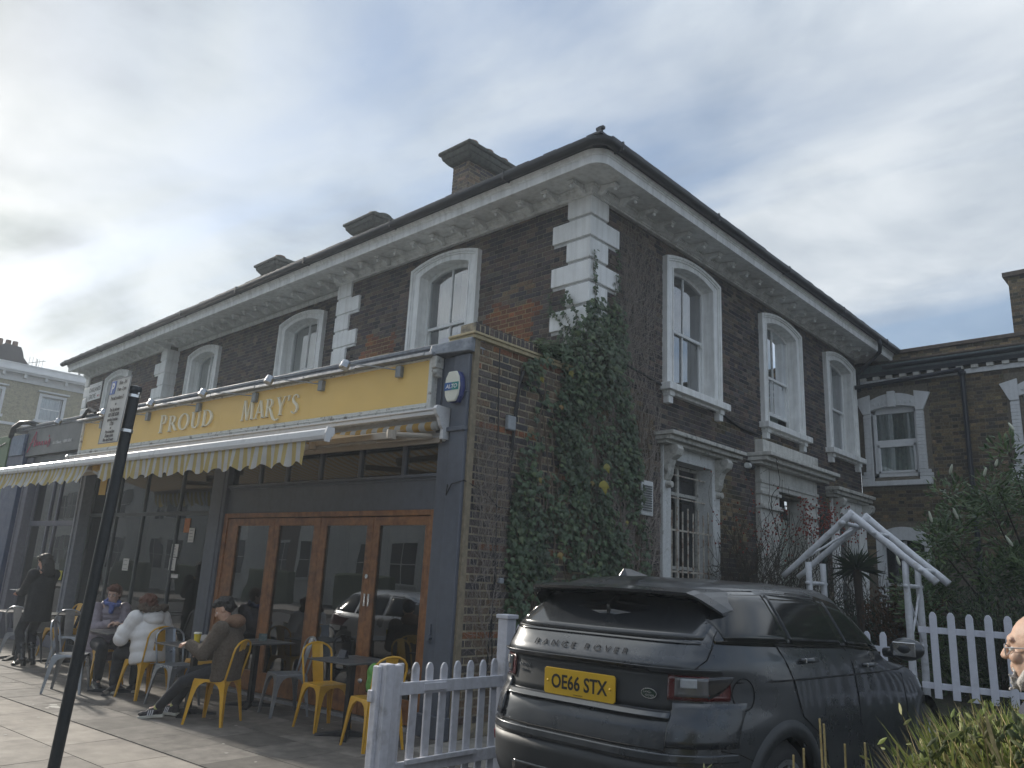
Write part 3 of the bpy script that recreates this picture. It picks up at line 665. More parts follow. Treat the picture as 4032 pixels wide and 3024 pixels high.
# barred window
mb = MB(); F = FB; F.box(mb, 10.06, 11.3, -.26, -.2, .9, .98)
for uu in (10.06, 10.64, 11.24): F.box(mb, uu, uu+.06, -.26, -.2, .9, 3.5)
for zz_ in (3.02, 1.9, 3.44): F.box(mb, 10.06, 11.3, -.255, -.205, zz_, zz_+.05)
win = mb.build('window', fadedwhite, house)
mb = MB(); strip(F, mb, [(9.84, .9), (9.84, 3.72), (11.54, 3.72), (11.54, .9)], [(10.06, .9), (10.06, 3.5), (11.3, 3.5), (11.3, .9)], -.2, .05); F.box(mb, 9.8, 11.6, 0, .12, .78, .9); mb.build('surround', mat('peeling white paint', (.64, .65, .64), .7, col2=(.3, .29, .26), c2amt=(.6, .72), scale=10, var=.1, streak=.3, bump=.2), win, bev=.006)
mb = MB(); cornice(F, mb, 9.66, 11.95, 3.86); mb.build('cornice', fadedwhite, win, bev=.008)
for uu in (9.86, 11.38): mb = MB(); console(F, mb, uu, 3.68); mb.lathe([(.05, 0), (.05, .1)], F(uu+.07, .05, 3.1), 10, M=Matrix.Rotation(R(90), 3, 'Y')); mb.build('console', fadedwhite, win, bev=.01)
mb = MB(); mb.add([F(10.1, -.235, .95), F(11.26, -.235, .95), F(11.26, -.235, 3.46), F(10.1, -.235, 3.46)], [(0, 1, 2, 3)]); mb.build('pane', pane_d, win)
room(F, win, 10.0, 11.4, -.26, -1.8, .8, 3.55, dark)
barm = mat('rusty white bars', (.5, .47, .4), .6, col2=(.2, .12, .08), scale=12, var=.1)
mb = MB()
for k in range(8): mb.tube([F(10.12+.155*k, .02, .95), F(10.12+.155*k, .02, 2.75+(.06 if k % 2 else 0))], .0125, 6)
for zz_ in (1.25, 1.85, 2.45): F.box(mb, 10.0, 11.36, .005, .03, zz_, zz_+.025)
for zz_ in (2.95, 3.3): F.box(mb, 10.06, 11.3, -.1, -.08, zz_, zz_+.02)
mb.build('window_bars', barm, win)
# porch and front door
duller = mat('dull porch paint', (.60, .59, .55), .65, var=.1, scale=3, col2=(.40, .39, .35), c2amt=(.56, .72), streak=.35, bump=.1)
mb = MB(); F.box(mb, 13.68, 14.84, -.35, -.28, .62, 3.0); dr = mb.build('door', mat('pale green door', (.42, .46, .40), .5, streak=.2), house)
mb = MB()
for uu in (13.78, 14.34):
    for (a, b) in ((.8, 1.4), (1.55, 2.85)): F.box(mb, uu, uu+.42, -.27, -.255, a, b)
mb.build('door_panels', MATS['pale green door'], dr, bev=.01)
mb = MB(); mb.add([F(13.7, -.3, 3.05), F(14.82, -.3, 3.05), F(14.82, -.3, 3.3), F(13.7, -.3, 3.3)], [(0, 1, 2, 3)]); F.box(mb, 13.66, 14.86, -.34, -.27, 3.0, 3.06); mb.build('fanlight', pane_d, dr)
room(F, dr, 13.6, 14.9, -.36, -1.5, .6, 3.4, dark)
mb = MB()
for uu in (12.92, 14.86): F.box(mb, uu, uu+.54 if uu > 14 else 13.66, -.3, .10, .6, 3.42); F.box(mb, uu-.03, (uu+.57) if uu > 14 else 13.69, 0, .16, 3.05, 3.13); F.box(mb, uu-.02, (uu+.56) if uu > 14 else 13.68, 0, .14, 3.3, 3.36)
F.box(mb, 12.92, 15.4, -.3, .10, 3.42, 3.80); F.box(mb, 12.9, 15.42, 0, .13, 3.5, 3.56)
mb.build('porch', duller, dr, bev=.01)
mb = MB(); cornice(F, mb, 12.62, 15.72, 3.99, .2, .45); F.box(mb, 12.93, 15.36, 0, .16, 3.99, 4.27); mb.build('porch_cornice', duller, dr, bev=.01)
mb = MB(); F.box(mb, 13.5, 15.0, -.3, .9, .5, .6); mb.build('doorstep', concrete, dr)
# third low window
mb = MB(); F.box(mb, 16.62, 17.73, -.26, -.2, .9, .98); F.box(mb, 16.62, 17.73, -.26, -.2, 1.9, 1.96)
for uu in (16.62, 17.67, 17.14): F.box(mb, uu, uu+.06, -.26, -.2, .9, 3.3)
win = mb.build('window', fadedwhite, house)
mb = MB(); strip(F, mb, [(16.28, .9), (16.28, 3.62), (18.16, 3.62), (18.16, .9)], [(16.6, .9), (16.6, 3.3), (17.75, 3.3), (17.75, .9)], -.2, .06); mb.build('surround', whitestone, win, bev=.006)
mb = MB(); cornice(F, mb, 16.05, 18.17, 3.8, .2, .3); console(F, mb, 16.3, 3.6); console(F, mb, 17.95, 3.6); mb.build('cornice', fadedwhite, win, bev=.008)
mb = MB(); mb.add([F(16.65, -.235, .95), F(17.7, -.235, .95), F(17.7, -.235, 3.26), F(16.65, -.235, 3.26)], [(0, 1, 2, 3)]); mb.build('pane', pane_d, win)
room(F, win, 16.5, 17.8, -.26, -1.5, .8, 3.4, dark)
# things fixed to the side wall
mb = MB(); F.box(mb, 9.25, 9.55, 0, .07, 2.6, 3.09); g1 = solo('air_vent', mb, mat('white plastic', (.62, .63, .62), .5), 'white framed louvred vent on the ivy clad side wall', 'vent', bev=.008)
INV[g1.name] = (Matrix.Translation(g1.location).inverted(), False)
mb = MB()
for k in range(11): F.box(mb, 9.28, 9.50, .072, .085, 2.66+.034*k, 2.68+.034*k)
mb.build('louvre', mat('grey louvre', (.12, .13, .13), .5), g1)
cable = mat('black cable', (.012, .012, .014), .5)
mb = MB(); pts = [(8.5, 4.75), (8.9, 4.69), (9.75, 4.6), (10.84, 4.52), (11.76, 4.48), (12.3, 4.38), (12.98, 4.36)]
mb.tube([F(u, .03, z_) for u, z_ in pts], .018, 6); mb.tube([F(u, .02, z_+.03) for u, z_ in pts], .01, 6)
solo('cable', mb, cable, 'black cable sagging along the side wall below the sash windows', 'cable')
mb = MB(); mb.lathe([(.05, 0), (.05, .1)], F(12.5, .1, 3.73), 12, M=Matrix.Rotation(R(90), 3, 'X')); cm_ = solo('security_camera', mb, MATS['white plastic'], 'small white bullet camera beside the porch cornice', 'camera', smooth=False)
INV[cm_.name] = (Matrix.Translation(cm_.location).inverted(), False)
mb = MB(); mb.lathe([(.052, 0), (.052, .12)], F(12.62, .1, 3.73), 12, M=Matrix.Rotation(R(90), 3, 'X')); mb.obox(F(12.6, .03, 3.8), (.07, .05, .08)); mb.build('camera_body', blackpl, cm_)
# street name plate
sg = root('street_name_plate', (-24.7, HY-.06, 6.4), label='white street name plate high on the far end of the corner house', cat='street sign')
mb = MB(); FA.box(mb, -25.22, -24.22, .045, .06, 6.2, 6.72); mb.build('plate', mat('white enamel', (.7, .7, .7), .35), sg)
ink = mat('black lettering', (.02, .02, .022), .5)
text('lettering', 'OAKLANDS', .2, FA(-24.72, .064, 6.46), (1, 0, 0), (0, 0, 1), ink, sg, ext=.001, sx=.85)
text('lettering', 'GROVE', .2, FA(-24.85, .064, 6.25), (1, 0, 0), (0, 0, 1), ink, sg, ext=.001, sx=.85)
text('lettering', 'W12', .1, FA(-24.36, .064, 6.26), (1, 0, 0), (0, 0, 1), mat('red lettering', (.4, .03, .03), .5), sg, ext=.001)
# ------------------------------------------------------------ house at the back right
rh = root('rear_house', (-6.2, 18.2, 0), label='yellowish brown brick house behind the garden with white painted window surrounds', cat='house')
FC = Fr((0, 18.2, 0), (1, 0, 0), (0, -1, 0))
mort_o = mat('olive mortar', (.15, .13, .10), .95, var=.3, scale=7, bump=.4)
rw1 = (-5.93, -5.0, 4.25, 5.83); rw2 = (-2.95, -2.0, 4.25, 5.83); gw = (-5.88, -4.98, .9, 2.85)
mb = MB()
for (za, zb, hs) in ((0, 3.5, [ex(gw)]), (3.5, 6.62, [ex(rw1), ex(rw2)])):
    m_ = wall_with_holes(FC, -6.22, 3.0, za, zb, hs); mb.add(m_.v, m_.f)
mb.build('wall', mort_o, rh)
bricks(rh, FC.O, (1, 0, 0), (0, -1, 0), -6.2, 2.5, 2.4, 6.34, [(-6.2, -4.72, 3.98, 6.2), (-3.25, -1.7, 3.98, 6.2), (-6.0, -4.9, 2.0, 3.2)], {'d': OLIVEB}, 9, 300)
pw = mat('white painted brick', (.62, .63, .64), .6, var=.06, scale=5, bump=.3, bscale=30, streak=.2)
for (wl, wr) in ((-6.2, -4.72), (-3.3, -1.8)):
    a, b = wl+.27, wr-.27; uc = (a+b)/2
    mb = MB(); F = FC
    for (q0, q1) in ((a, a+.07), (b-.07, b)): F.box(mb, q0, q1, -.16, -.09, 4.25, 5.85)
    F.box(mb, a, b, -.16, -.09, 4.25, 4.34); F.box(mb, a, b, -.16, -.09, 5.68, 5.86); F.box(mb, a, b, -.155, -.085, 4.98, 5.08)
    F.box(mb, a+.07, b-.07, -.15, -.075, 4.34, 4.39); F.box(mb, a+.07, b-.07, -.15, -.075, 4.92, 4.98)
    for q in (a+.07, b-.12): F.box(mb, q, q+.05, -.15, -.075, 4.34, 4.98)
    win = mb.build('window', mat('upvc white', (.7, .71, .72), .3, var=.02), rh, bev=.006)
    for (za, zb) in ((4.38, 4.93), (5.08, 5.69)): mb = MB(); mb.add([F(a+.06, -.12, za), F(b-.06, -.12, za), F(b-.06, -.12, zb), F(a+.06, -.12, zb)], [(0, 1, 2, 3)]); mb.build('pane', pane_m, win)
    mb = MB(); wavy(F, mb, a, b, -.24, 4.25, 5.8, .02, .11); mb.build('curtain', mat('grey green net', (.55, .62, .55), .9, var=.15, scale=4), win)
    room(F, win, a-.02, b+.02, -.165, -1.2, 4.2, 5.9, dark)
    mb = MB()   # flared painted brick surround with toothed arch
    for s in (-1, 1):
        e0 = wl if s < 0 else wr; e1 = a if s < 0 else b
        out = uc+s*(wr-wl)/2*.86
        for c_ in range(20):
            zz_ = 4.15+.075*c_
            if zz_ > 5.75: break
            xo = out+s*(.10 if c_ < 2 else (.06 if c_ == 2 else 0)); F.box(mb, min(xo, e1), max(xo, e1), -.16, .045+.003*(c_ % 2), zz_+.004, zz_+.071)
        F.box(mb, min(out-s*.01, e1), max(out-s*.01, e1), -.16, .035, 4.15, 5.72)
        mb.prism([F(e1, 0, 5.68), F(out, 0, 5.68), F(out+s*.16, 0, 6.05), F(e1, 0, 6.13)], (0, -.06, 0))
    A_ = arcpath(a-.03, b+.03, 5.7, 5.98, .14, 14)[1:-1]; B_ = arcpath(a-.0, b+.0, 5.6, 5.76, .07, 14)[1:-1]; strip(F, mb, A_, B_, -.16, .05)
    for k in range(8):
        q = a+.08+k*(b-a-.16)/7
        if k in (3, 4): continue
        F.box(mb, q-.02, q+.02, .05, .075, 5.87, 5.93)
    F.box(mb, uc-.08, uc+.08, 0, .10, 5.8, 6.16); F.box(mb, wl+.02, wr-.02, -.16, .10, 4.04, 4.15)
    mb.build('surround', pw, win, bev=.006)
mb = MB(); strip(FC, mb, arcpath(-5.98, -4.88, .8, 2.95, .2), arcpath(-5.86, -5.0, .8, 2.75, .12), -.05, .05); FC.box(mb, -5.9, -4.95, -.12, -.05, 1.9, 1.97)
for q in (-5.88, -5.45, -5.04): FC.box(mb, q, q+.06, -.12, -.05, .8, 2.85)
win = mb.build('window', pw, rh)
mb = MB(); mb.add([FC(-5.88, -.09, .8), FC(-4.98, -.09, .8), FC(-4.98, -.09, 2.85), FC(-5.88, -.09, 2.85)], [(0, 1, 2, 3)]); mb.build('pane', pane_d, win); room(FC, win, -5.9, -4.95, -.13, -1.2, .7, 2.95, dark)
mb = MB(); FC.box(mb, -6.2, 3, 0, .05, 6.36, 6.46); mb.build('frieze', pw, rh)
mb = MB(); k = 0
while -6.1+.285*k < 3: FC.box(mb, -6.1+.285*k, -6.0+.285*k+.03, 0, .10, 6.46, 6.53); k += 1
mb.build('dentils', duller, rh)['kind'] = 'stuff'
mb = MB(); FC.box(mb, -6.2, 3, 0, .12, 6.53, 6.62); mb.build('frieze', mat('dark eaves board', (.02, .024, .03), .6), rh)
mb = MB(); mb.sweep([(-5.55, 18.2), (3, 18.2)], [(.12+.07*math.cos(a)+.07, 6.72+.07*math.sin(a)) for a in [math.pi+math.pi*k/8 for k in range(9)]]); mb.tube([(-6.15, 17.9, 6.28), (-5.6, 18.0, 6.33), (-4.3, 18.05, 6.42), (-4.0, 18.1, 6.46)], .05, 8); mb.build('gutter', black, rh)
mb = MB(); FC.box(mb, -6.2, 3, .0, .02, 6.62, 6.74); mb.box(-6.2, 18.22, 6.62, 3, 18.5, 6.84); 
mb.build('flat_roof', mat('green grey felt', (.07, .09, .09), .7, var=.3), rh)
mb = MB(); mb.box(-6.6, 18.9, 6.2, 3, 19.2, 7.28); pr = mb.build('parapet', mort_o, rh)
bricks(pr, (0, 18.9, 0), (1, 0, 0), (0, -1, 0), -6.6, 3, 6.6, 7.22, [], {'d': OLIVEB}, 12, 0)
mb = MB(); mb.box(-6.6, 18.84, 7.22, 3, 19.3, 7.31); mb.box(-6.6, 18.8, 7.02, 3, 18.9, 7.07); mb.build('coping', mat('mossy coping', (.09, .07, .055), .9, var=.3, scale=4, bump=.6), pr, bev=.01)
mb = MB(); mb.tube([FC(-4.0, .09, 6.45), FC(-4.0, .09, .5)], .05, 10); mb.lathe([(.05, 0), (.075, .05), (.075, .1), (.05, .12)], FC(-4.0, .09, 6.3), 10); mb.build('downpipe', black, rh, smooth=False)
mb = MB(); mb.box(-3.16, 19.2, 7.0, -2.0, 19.9, 8.72); c = mb.build('chimney', mort_o, rh)
bricks(c, (0, 19.2, 0), (1, 0, 0), (0, -1, 0), -3.16, -2.0, 7.28, 8.7, [], {'d': OLIVEB}, 13, 0)
mb = MB(); mb.box(-3.25, 19.1, 8.70, -2.65, 19.95, 8.80); mb.obox((-2.2, 19.5, 8.86), (.8, .7, .14), Matrix.Rotation(R(12), 3, 'Y')); mb.build('cap', MATS['mossy coping'], c)
# ------------------------------------------------------------ far corner building across the side street
fb = root('far_building', (-42, 10, 0), label='pale yellow brick building with white cornice beyond the left end of the terrace', cat='building')
FF = Fr((-42, 0, 0), (0, 1, 0), (1, 0, 0))
stock = mat('pale stock brick', (.42, .37, .25), .9, var=.2, scale=6, bump=.3, bscale=30, col2=(.32, .28, .20))
cream = mat('grey white stucco', (.66, .66, .65), .7, var=.06, scale=1)
# fine horizontal courses on the far brick
def courses(m, sc=13.3):
    t = m.node_tree; b = t.nodes['Principled BSDF']; g = t.nodes.new('ShaderNodeNewGeometry'); s = t.nodes.new('ShaderNodeSeparateXYZ'); t.links.new(g.outputs['Position'], s.inputs[0])
    c = t.nodes.new('ShaderNodeCombineXYZ'); ad = t.nodes.new('ShaderNodeMath'); t.links.new(s.outputs[0], ad.inputs[0]); t.links.new(s.outputs[1], ad.inputs[1]); t.links.new(ad.outputs[0], c.inputs[0]); t.links.new(s.outputs[2], c.inputs[1])
    bt = t.nodes.new('ShaderNodeTexBrick'); t.links.new(c.outputs[0], bt.inputs[0]); bt.inputs['Scale'].default_value = 1; bt.inputs['Brick Width'].default_value = .225; bt.inputs['Row Height'].default_value = .075; bt.inputs['Mortar Size'].default_value = .012
    bt.inputs['Color1'].default_value = (1, 1, 1, 1); bt.inputs['Color2'].default_value = (.72, .72, .72, 1); bt.inputs['Mortar'].default_value = (.8, .85, .85, 1)
    l = b.inputs['Base Color'].links[0]; src = l.from_socket; mx = t.nodes.new('ShaderNodeMixRGB'); mx.blend_type = 'MULTIPLY'; mx.inputs[0].default_value = .8; t.links.new(src, mx.inputs[1]); t.links.new(bt.outputs[0], mx.inputs[2]); t.links.new(mx.outputs[0], b.inputs['Base Color'])
courses(stock)
wh = [(11.2, 12.15, 7.95, 9.1), (8.55, 9.5, 7.95, 9.1), (11.2, 12.15, 4.2, 6.2), (8.55, 9.5, 4.2, 6.2), (13.9, 14.85, 7.95, 9.1)]
up = [h for h in wh if h[2] > 7]; lo = [h for h in wh if h[2] < 7]
mb = MB()
for (za, zb, hs) in ((0, 7.0, lo), (7.0, 10.3, up)):
    m_ = wall_with_holes(FF, 2, 24, za, zb, hs, thick=.3); mb.add(m_.v, m_.f)
mb.box(-52, 2, 0, -42.3, 24, 10.0); mb.build('wall', stock, fb)
for (a, b, za, zb) in wh:
    mb = MB(); F = FF
    for q in (a, b-.05): F.box(mb, q, q+.05, -.16, -.1, za, zb)
    for q in (za, zb-.05, (za+zb)/2-.02): F.box(mb, a, b, -.16, -.1, q, q+.05)
    win = mb.build('window', sashwhite, fb)
    mb = MB(); strip(F, mb, [(a-.13, za), (a-.13, zb+.13), (b+.13, zb+.13), (b+.13, za)], [(a, za), (a, zb), (b, zb), (b, za)], -.1, .05); F.box(mb, a-.22, b+.22, 0, .16, zb+.2, zb+.27); F.box(mb, a-.2, b+.2, 0, .12, za-.13, za); mb.build('surround', cream, win)
    mb = MB(); mb.add([F(a, -.13, za), F(b, -.13, za), F(b, -.13, zb), F(a, -.13, zb)], [(0, 1, 2, 3)]); mb.build('pane', pane_m, win)
    mb = MB(); wavy(F, mb, a, b, -.22, za, zb, .03, .16); mb.build('curtain', curtainw, win); room(F, win, a, b, -.17, -.29, za, zb, dark)
mb = MB(); FF.box(mb, 2, 24, 0, .10, 9.60, 9.95); FF.box(mb, 2, 24, 0, .42, 9.95, 10.03); FF.box(mb, 2, 24, 0, .48, 10.03, 10.09); FF.box(mb, 2, 24, -.2, .12, 10.09, 10.42); FF.box(mb, 2, 24, -.2, .16, 10.42, 10.47)
k = 0
while 3+.9*k < 24: FF.box(mb, 3+.9*k, 3.12+.9*k, .10, .36, 9.78, 9.95); k += 1
FF.box(mb, 2, 24, 0, .12, 7.5, 7.62); mb.build('cornice', cream, fb)
mb = MB(); mb.prism([(-44, 5, 10.3), (-44, 10.9, 10.3), (-44, 10.3, 10.95), (-44, 10.2, 11.25), (-44, 10.1, 11.45), (-44, 9.4, 11.5), (-44, 9.0, 11.1)], (1.2, 0, 0)); ch = mb.build('gable_chimney', mat('dark far brick', (.05, .045, .05), .9), fb)
mb = MB()
for q in (9.3, 9.65, 9.95): mb.lathe([(.14, 0), (.12, .4)], (-43.4, q, 11.4), 8)
mb.build('chimney_pots', pot, ch)
mb = MB(); mb.tube([(-44, 11.2, 10.3), (-44, 11.2, 11.3)], .02, 5); mb.tube([(-44, 10.8, 11.0), (-44, 11.6, 11.3)], .015, 4)
for q in range(5): mb.tube([(-44, 10.85+.15*q, 10.9), (-44, 10.85+.15*q, 11.35)], .01, 4)
solo('tv_aerial', mb, mat('grey aerial', (.3, .3, .3), .5), 'thin television aerial on the roof of the far pale brick building', 'aerial')
# ------------------------------------------------------------ cafe on the ground floor
cafe = root('cafe', SO, SA, label='single storey cafe front with yellow PROUD MARY\'S fascia, oak folding doors and brick flank wall', cat='cafe', local=True)
def SB(mb, x0, x1, y0, y1, z0, z1): return mb.box(x0, y0, z0, x1, y1, z1)
# flank wall in brick (runs square back to the house)
mb = MB(); mb.box(-6.6, 5.95, 0, HX-.001, HY-.0, 4.40); mb.build('wall', mortar_buff, cafe, world=True)
def zoneS(u, z):
    v = math.sin(u*37.1+z*13.7)
    if v > .985: return 'r'
    return 'b' if math.sin(u*5+z*3)+math.sin(z*1.7) > -.6 else 'd'
bricks(cafe, (HX, 0, 0), (0, 1, 0), (1, 0, 0), 5.99, HY+.02, .05, 4.30, [], TONES, 21, 300, zoneS, gap=.009, pitch=.085)
mb = MB(); mb.box(-6.62, 5.86, 4.30, HX+.045, HY-.02, 4.345); mb.box(-6.62, 5.84, 4.345, HX+.065, HY-.02, 4.375); mb.build('coping', mat('buff stone coping', (.42, .35, .21), .85, var=.15, bump=.3), cafe, world=True, bev=.006)
sb_ = brick_variant('s', 'd', 0, DARKB)
def soldier(i):
    mb = MB(); rnd_ = random.Random(i); a = .006; h = .115+rnd_.uniform(-.004, .004)
    mb.add([(-.11, -.032, 0), (.11, -.032, 0), (.11, .032, 0), (-.11, .032, 0), (-.11+a, -.032+a, h), (.11-a, -.032+a, h), (.11-a, .032-a, h), (-.11+a, .032-a, h)], [(4,5,6,7),(0,1,5,4),(1,2,6,5),(2,3,7,6),(3,0,4,7)])
    me = mb.mesh('brick', brickm); at = me.color_attributes.new('bc', 'FLOAT_COLOR', 'POINT')
    for k in range(8): at.data[k].color = (*DARKB[i % 7], 1)
    return me
sm_ = [soldier(i) for i in range(5)]
y = 5.88; i = 0
while y < HY-.05:
    o = bpy.data.objects.new('brick', sm_[i % 5]); COL.objects.link(o); o.parent = cafe; o.matrix_local = INV[cafe.name][0] @ Matrix.Translation((HX-.07, y+.03, 4.375)); y += .0775; i += 1
mb = MB(); mb.box(-6.42, 5.85, 4.36, HX+.035, HY-.03, 4.475); mb.build('coping_mortar', mortar_buff, cafe, world=True)
# render strip at the corner and grey pilaster
SB(MB(), 0, 0, 0, 0, 0, 0)
mb = MB(); mb.box(-6.30, 5.905, .0, HX+.016, 5.985, 4.30); mb.build('render_strip', mat('sand render', (.23, .19, .13), .9, var=.2, bump=.4), cafe, world=True)
mb = MB(); SB(mb, -.43, -.235, -.045, .25, 0, 4.12); SB(mb, -.235, -.005, -.075, .2, 0, 4.12); SB(mb, -.44, .0, -.10, 0, 3.22, 3.27); SB(mb, -.25, .0, -.09, 0, 3.66, 3.68); SB(mb, -.44, .01, -.11, 0, .0, .22); mb.build('corner_pilaster', greypaint, cafe, bev=.008)
mb = MB(); mb.add([(-.55, -.20, 4.14), (.03, -.12, 4.14), (.03, .3, 4.14), (-.55, .3, 4.14), (-.55, -.16, 4.27), (.03, -.09, 4.31), (.03, .3, 4.36), (-.55, .3, 4.31)], [(0,3,2,1),(4,5,6,7),(0,1,5,4),(1,2,6,5),(2,3,7,6),(3,0,4,7)]); mb.build('lead_flashing', lead, cafe, bev=.01)
# fascia
mb = MB(); SB(mb, -9.8, -.43, -.06, .25, 3.45, 4.12); mb.build('fascia_board', greypaint, cafe)
mb = MB(); SB(mb, -9.71, -5.0, -.125, -.06, 3.575, 4.10); SB(mb, -4.998, -2.8, -.125, -.06, 3.575, 4.10); SB(mb, -2.798, -.565, -.125, -.06, 3.575, 4.10); mb.build('sign_panel', yellowsign, cafe)
mb = MB(); SB(mb, -.565, -.50, -.16, -.06, 3.50, 4.12); SB(mb, -9.77, -9.71, -.16, -.06, 3.50, 4.12); SB(mb, -9.71, -.565, -.16, -.06, 3.50, 3.575); SB(mb, -9.71, -.565, -.17, -.06, 3.52, 3.54); SB(mb, -9.71, -.565, -.15, -.06, 4.10, 4.125); mb.build('sign_frame', fadedwhite if False else mat('flaking cream trim', (.60, .60, .56), .6, col2=(.22, .2, .17), c2amt=(.56, .66), scale=11, var=.08, bump=.2), cafe, bev=.008)
mb = MB()
rn = random.Random(2); x = -9.9
while x < -.5:
    x2 = min(x+rn.uniform(.8, 1.4), -.45); dz = rn.uniform(-.006, .006)
    mb.add([(x, -.24, 4.125+dz), (x2-.006, -.24, 4.125+dz), (x2-.006, 0, 4.125), (x, 0, 4.125), (x, -.23, 4.165+dz), (x2-.006, -.23, 4.165+dz), (x2-.006, 0, 4.20), (x, 0, 4.20)], [(0,3,2,1),(4,5,6,7),(0,1,5,4),(1,2,6,5),(2,3,7,6),(3,0,4,7)]); x = x2
mb.build('lead_cornice', lead, cafe, bev=.006)
mb = MB(); SB(mb, -13.3, -.5, -.12, .35, 4.19, 4.275); SB(mb, -13.3, -.5, -.14, -.10, 4.235, 4.285); mb.build('parapet_gutter', mat('grey parapet', (.20, .215, .24), .5, var=.2, streak=.3, bump=.1), cafe, bev=.01)
mb = MB(); SB(mb, -.50, -.42, -.19, -.06, 3.98, 4.12); SB(mb, -.49, -.43, -.15, -.06, 3.88, 3.98); mb.ell((-.46, -.15, 3.93), (.035, .04, .045), n=8, m=6); mb.build('corbel', fadedwhite, cafe, bev=.01)
# flat roof to the house
mb = MB(); mb.box(-30, .25, 4.06, -.3, 1.9, 4.12); mb.build('flat_roof', MATS['green grey felt'], cafe)
# letters
def ringmb(mb, A, B, d):
    n = len(A)
    for i in range(n-1):
        a, b, c, e = A[i], A[i+1], B[i+1], B[i]
        mb.prism([(a[0], 0, a[1]), (b[0], 0, b[1]), (c[0], 0, c[1]), (e[0], 0, e[1])], (0, -d, 0))
def ellp(cx, cz, rx, rz, a0, a1, n=14): return [(cx+rx*math.cos(R(a0+(a1-a0)*i/n)), cz+rz*math.sin(R(a0+(a1-a0)*i/n))) for i in range(n+1)]
def seg(mb, x0, z0, x1, z1, w0, w1=None, d=.1):
    w1 = w0 if w1 is None else w1
    mb.prism([(x0-w0/2, 0, z0), (x0+w0/2, 0, z0), (x1+w1/2, 0, z1), (x1-w1/2, 0, z1)], (0, -d, 0))
def serif(mb, x, z, w=.2, up=True, d=.1):
    s = 1 if up else -1
    mb.prism([(x-w/2, 0, z), (x+w/2, 0, z), (x+w/2, 0, z+s*.02), (x+w*.2, 0, z+s*.05), (x-w*.2, 0, z+s*.05), (x-w/2, 0, z+s*.02)], (0, -d, 0))
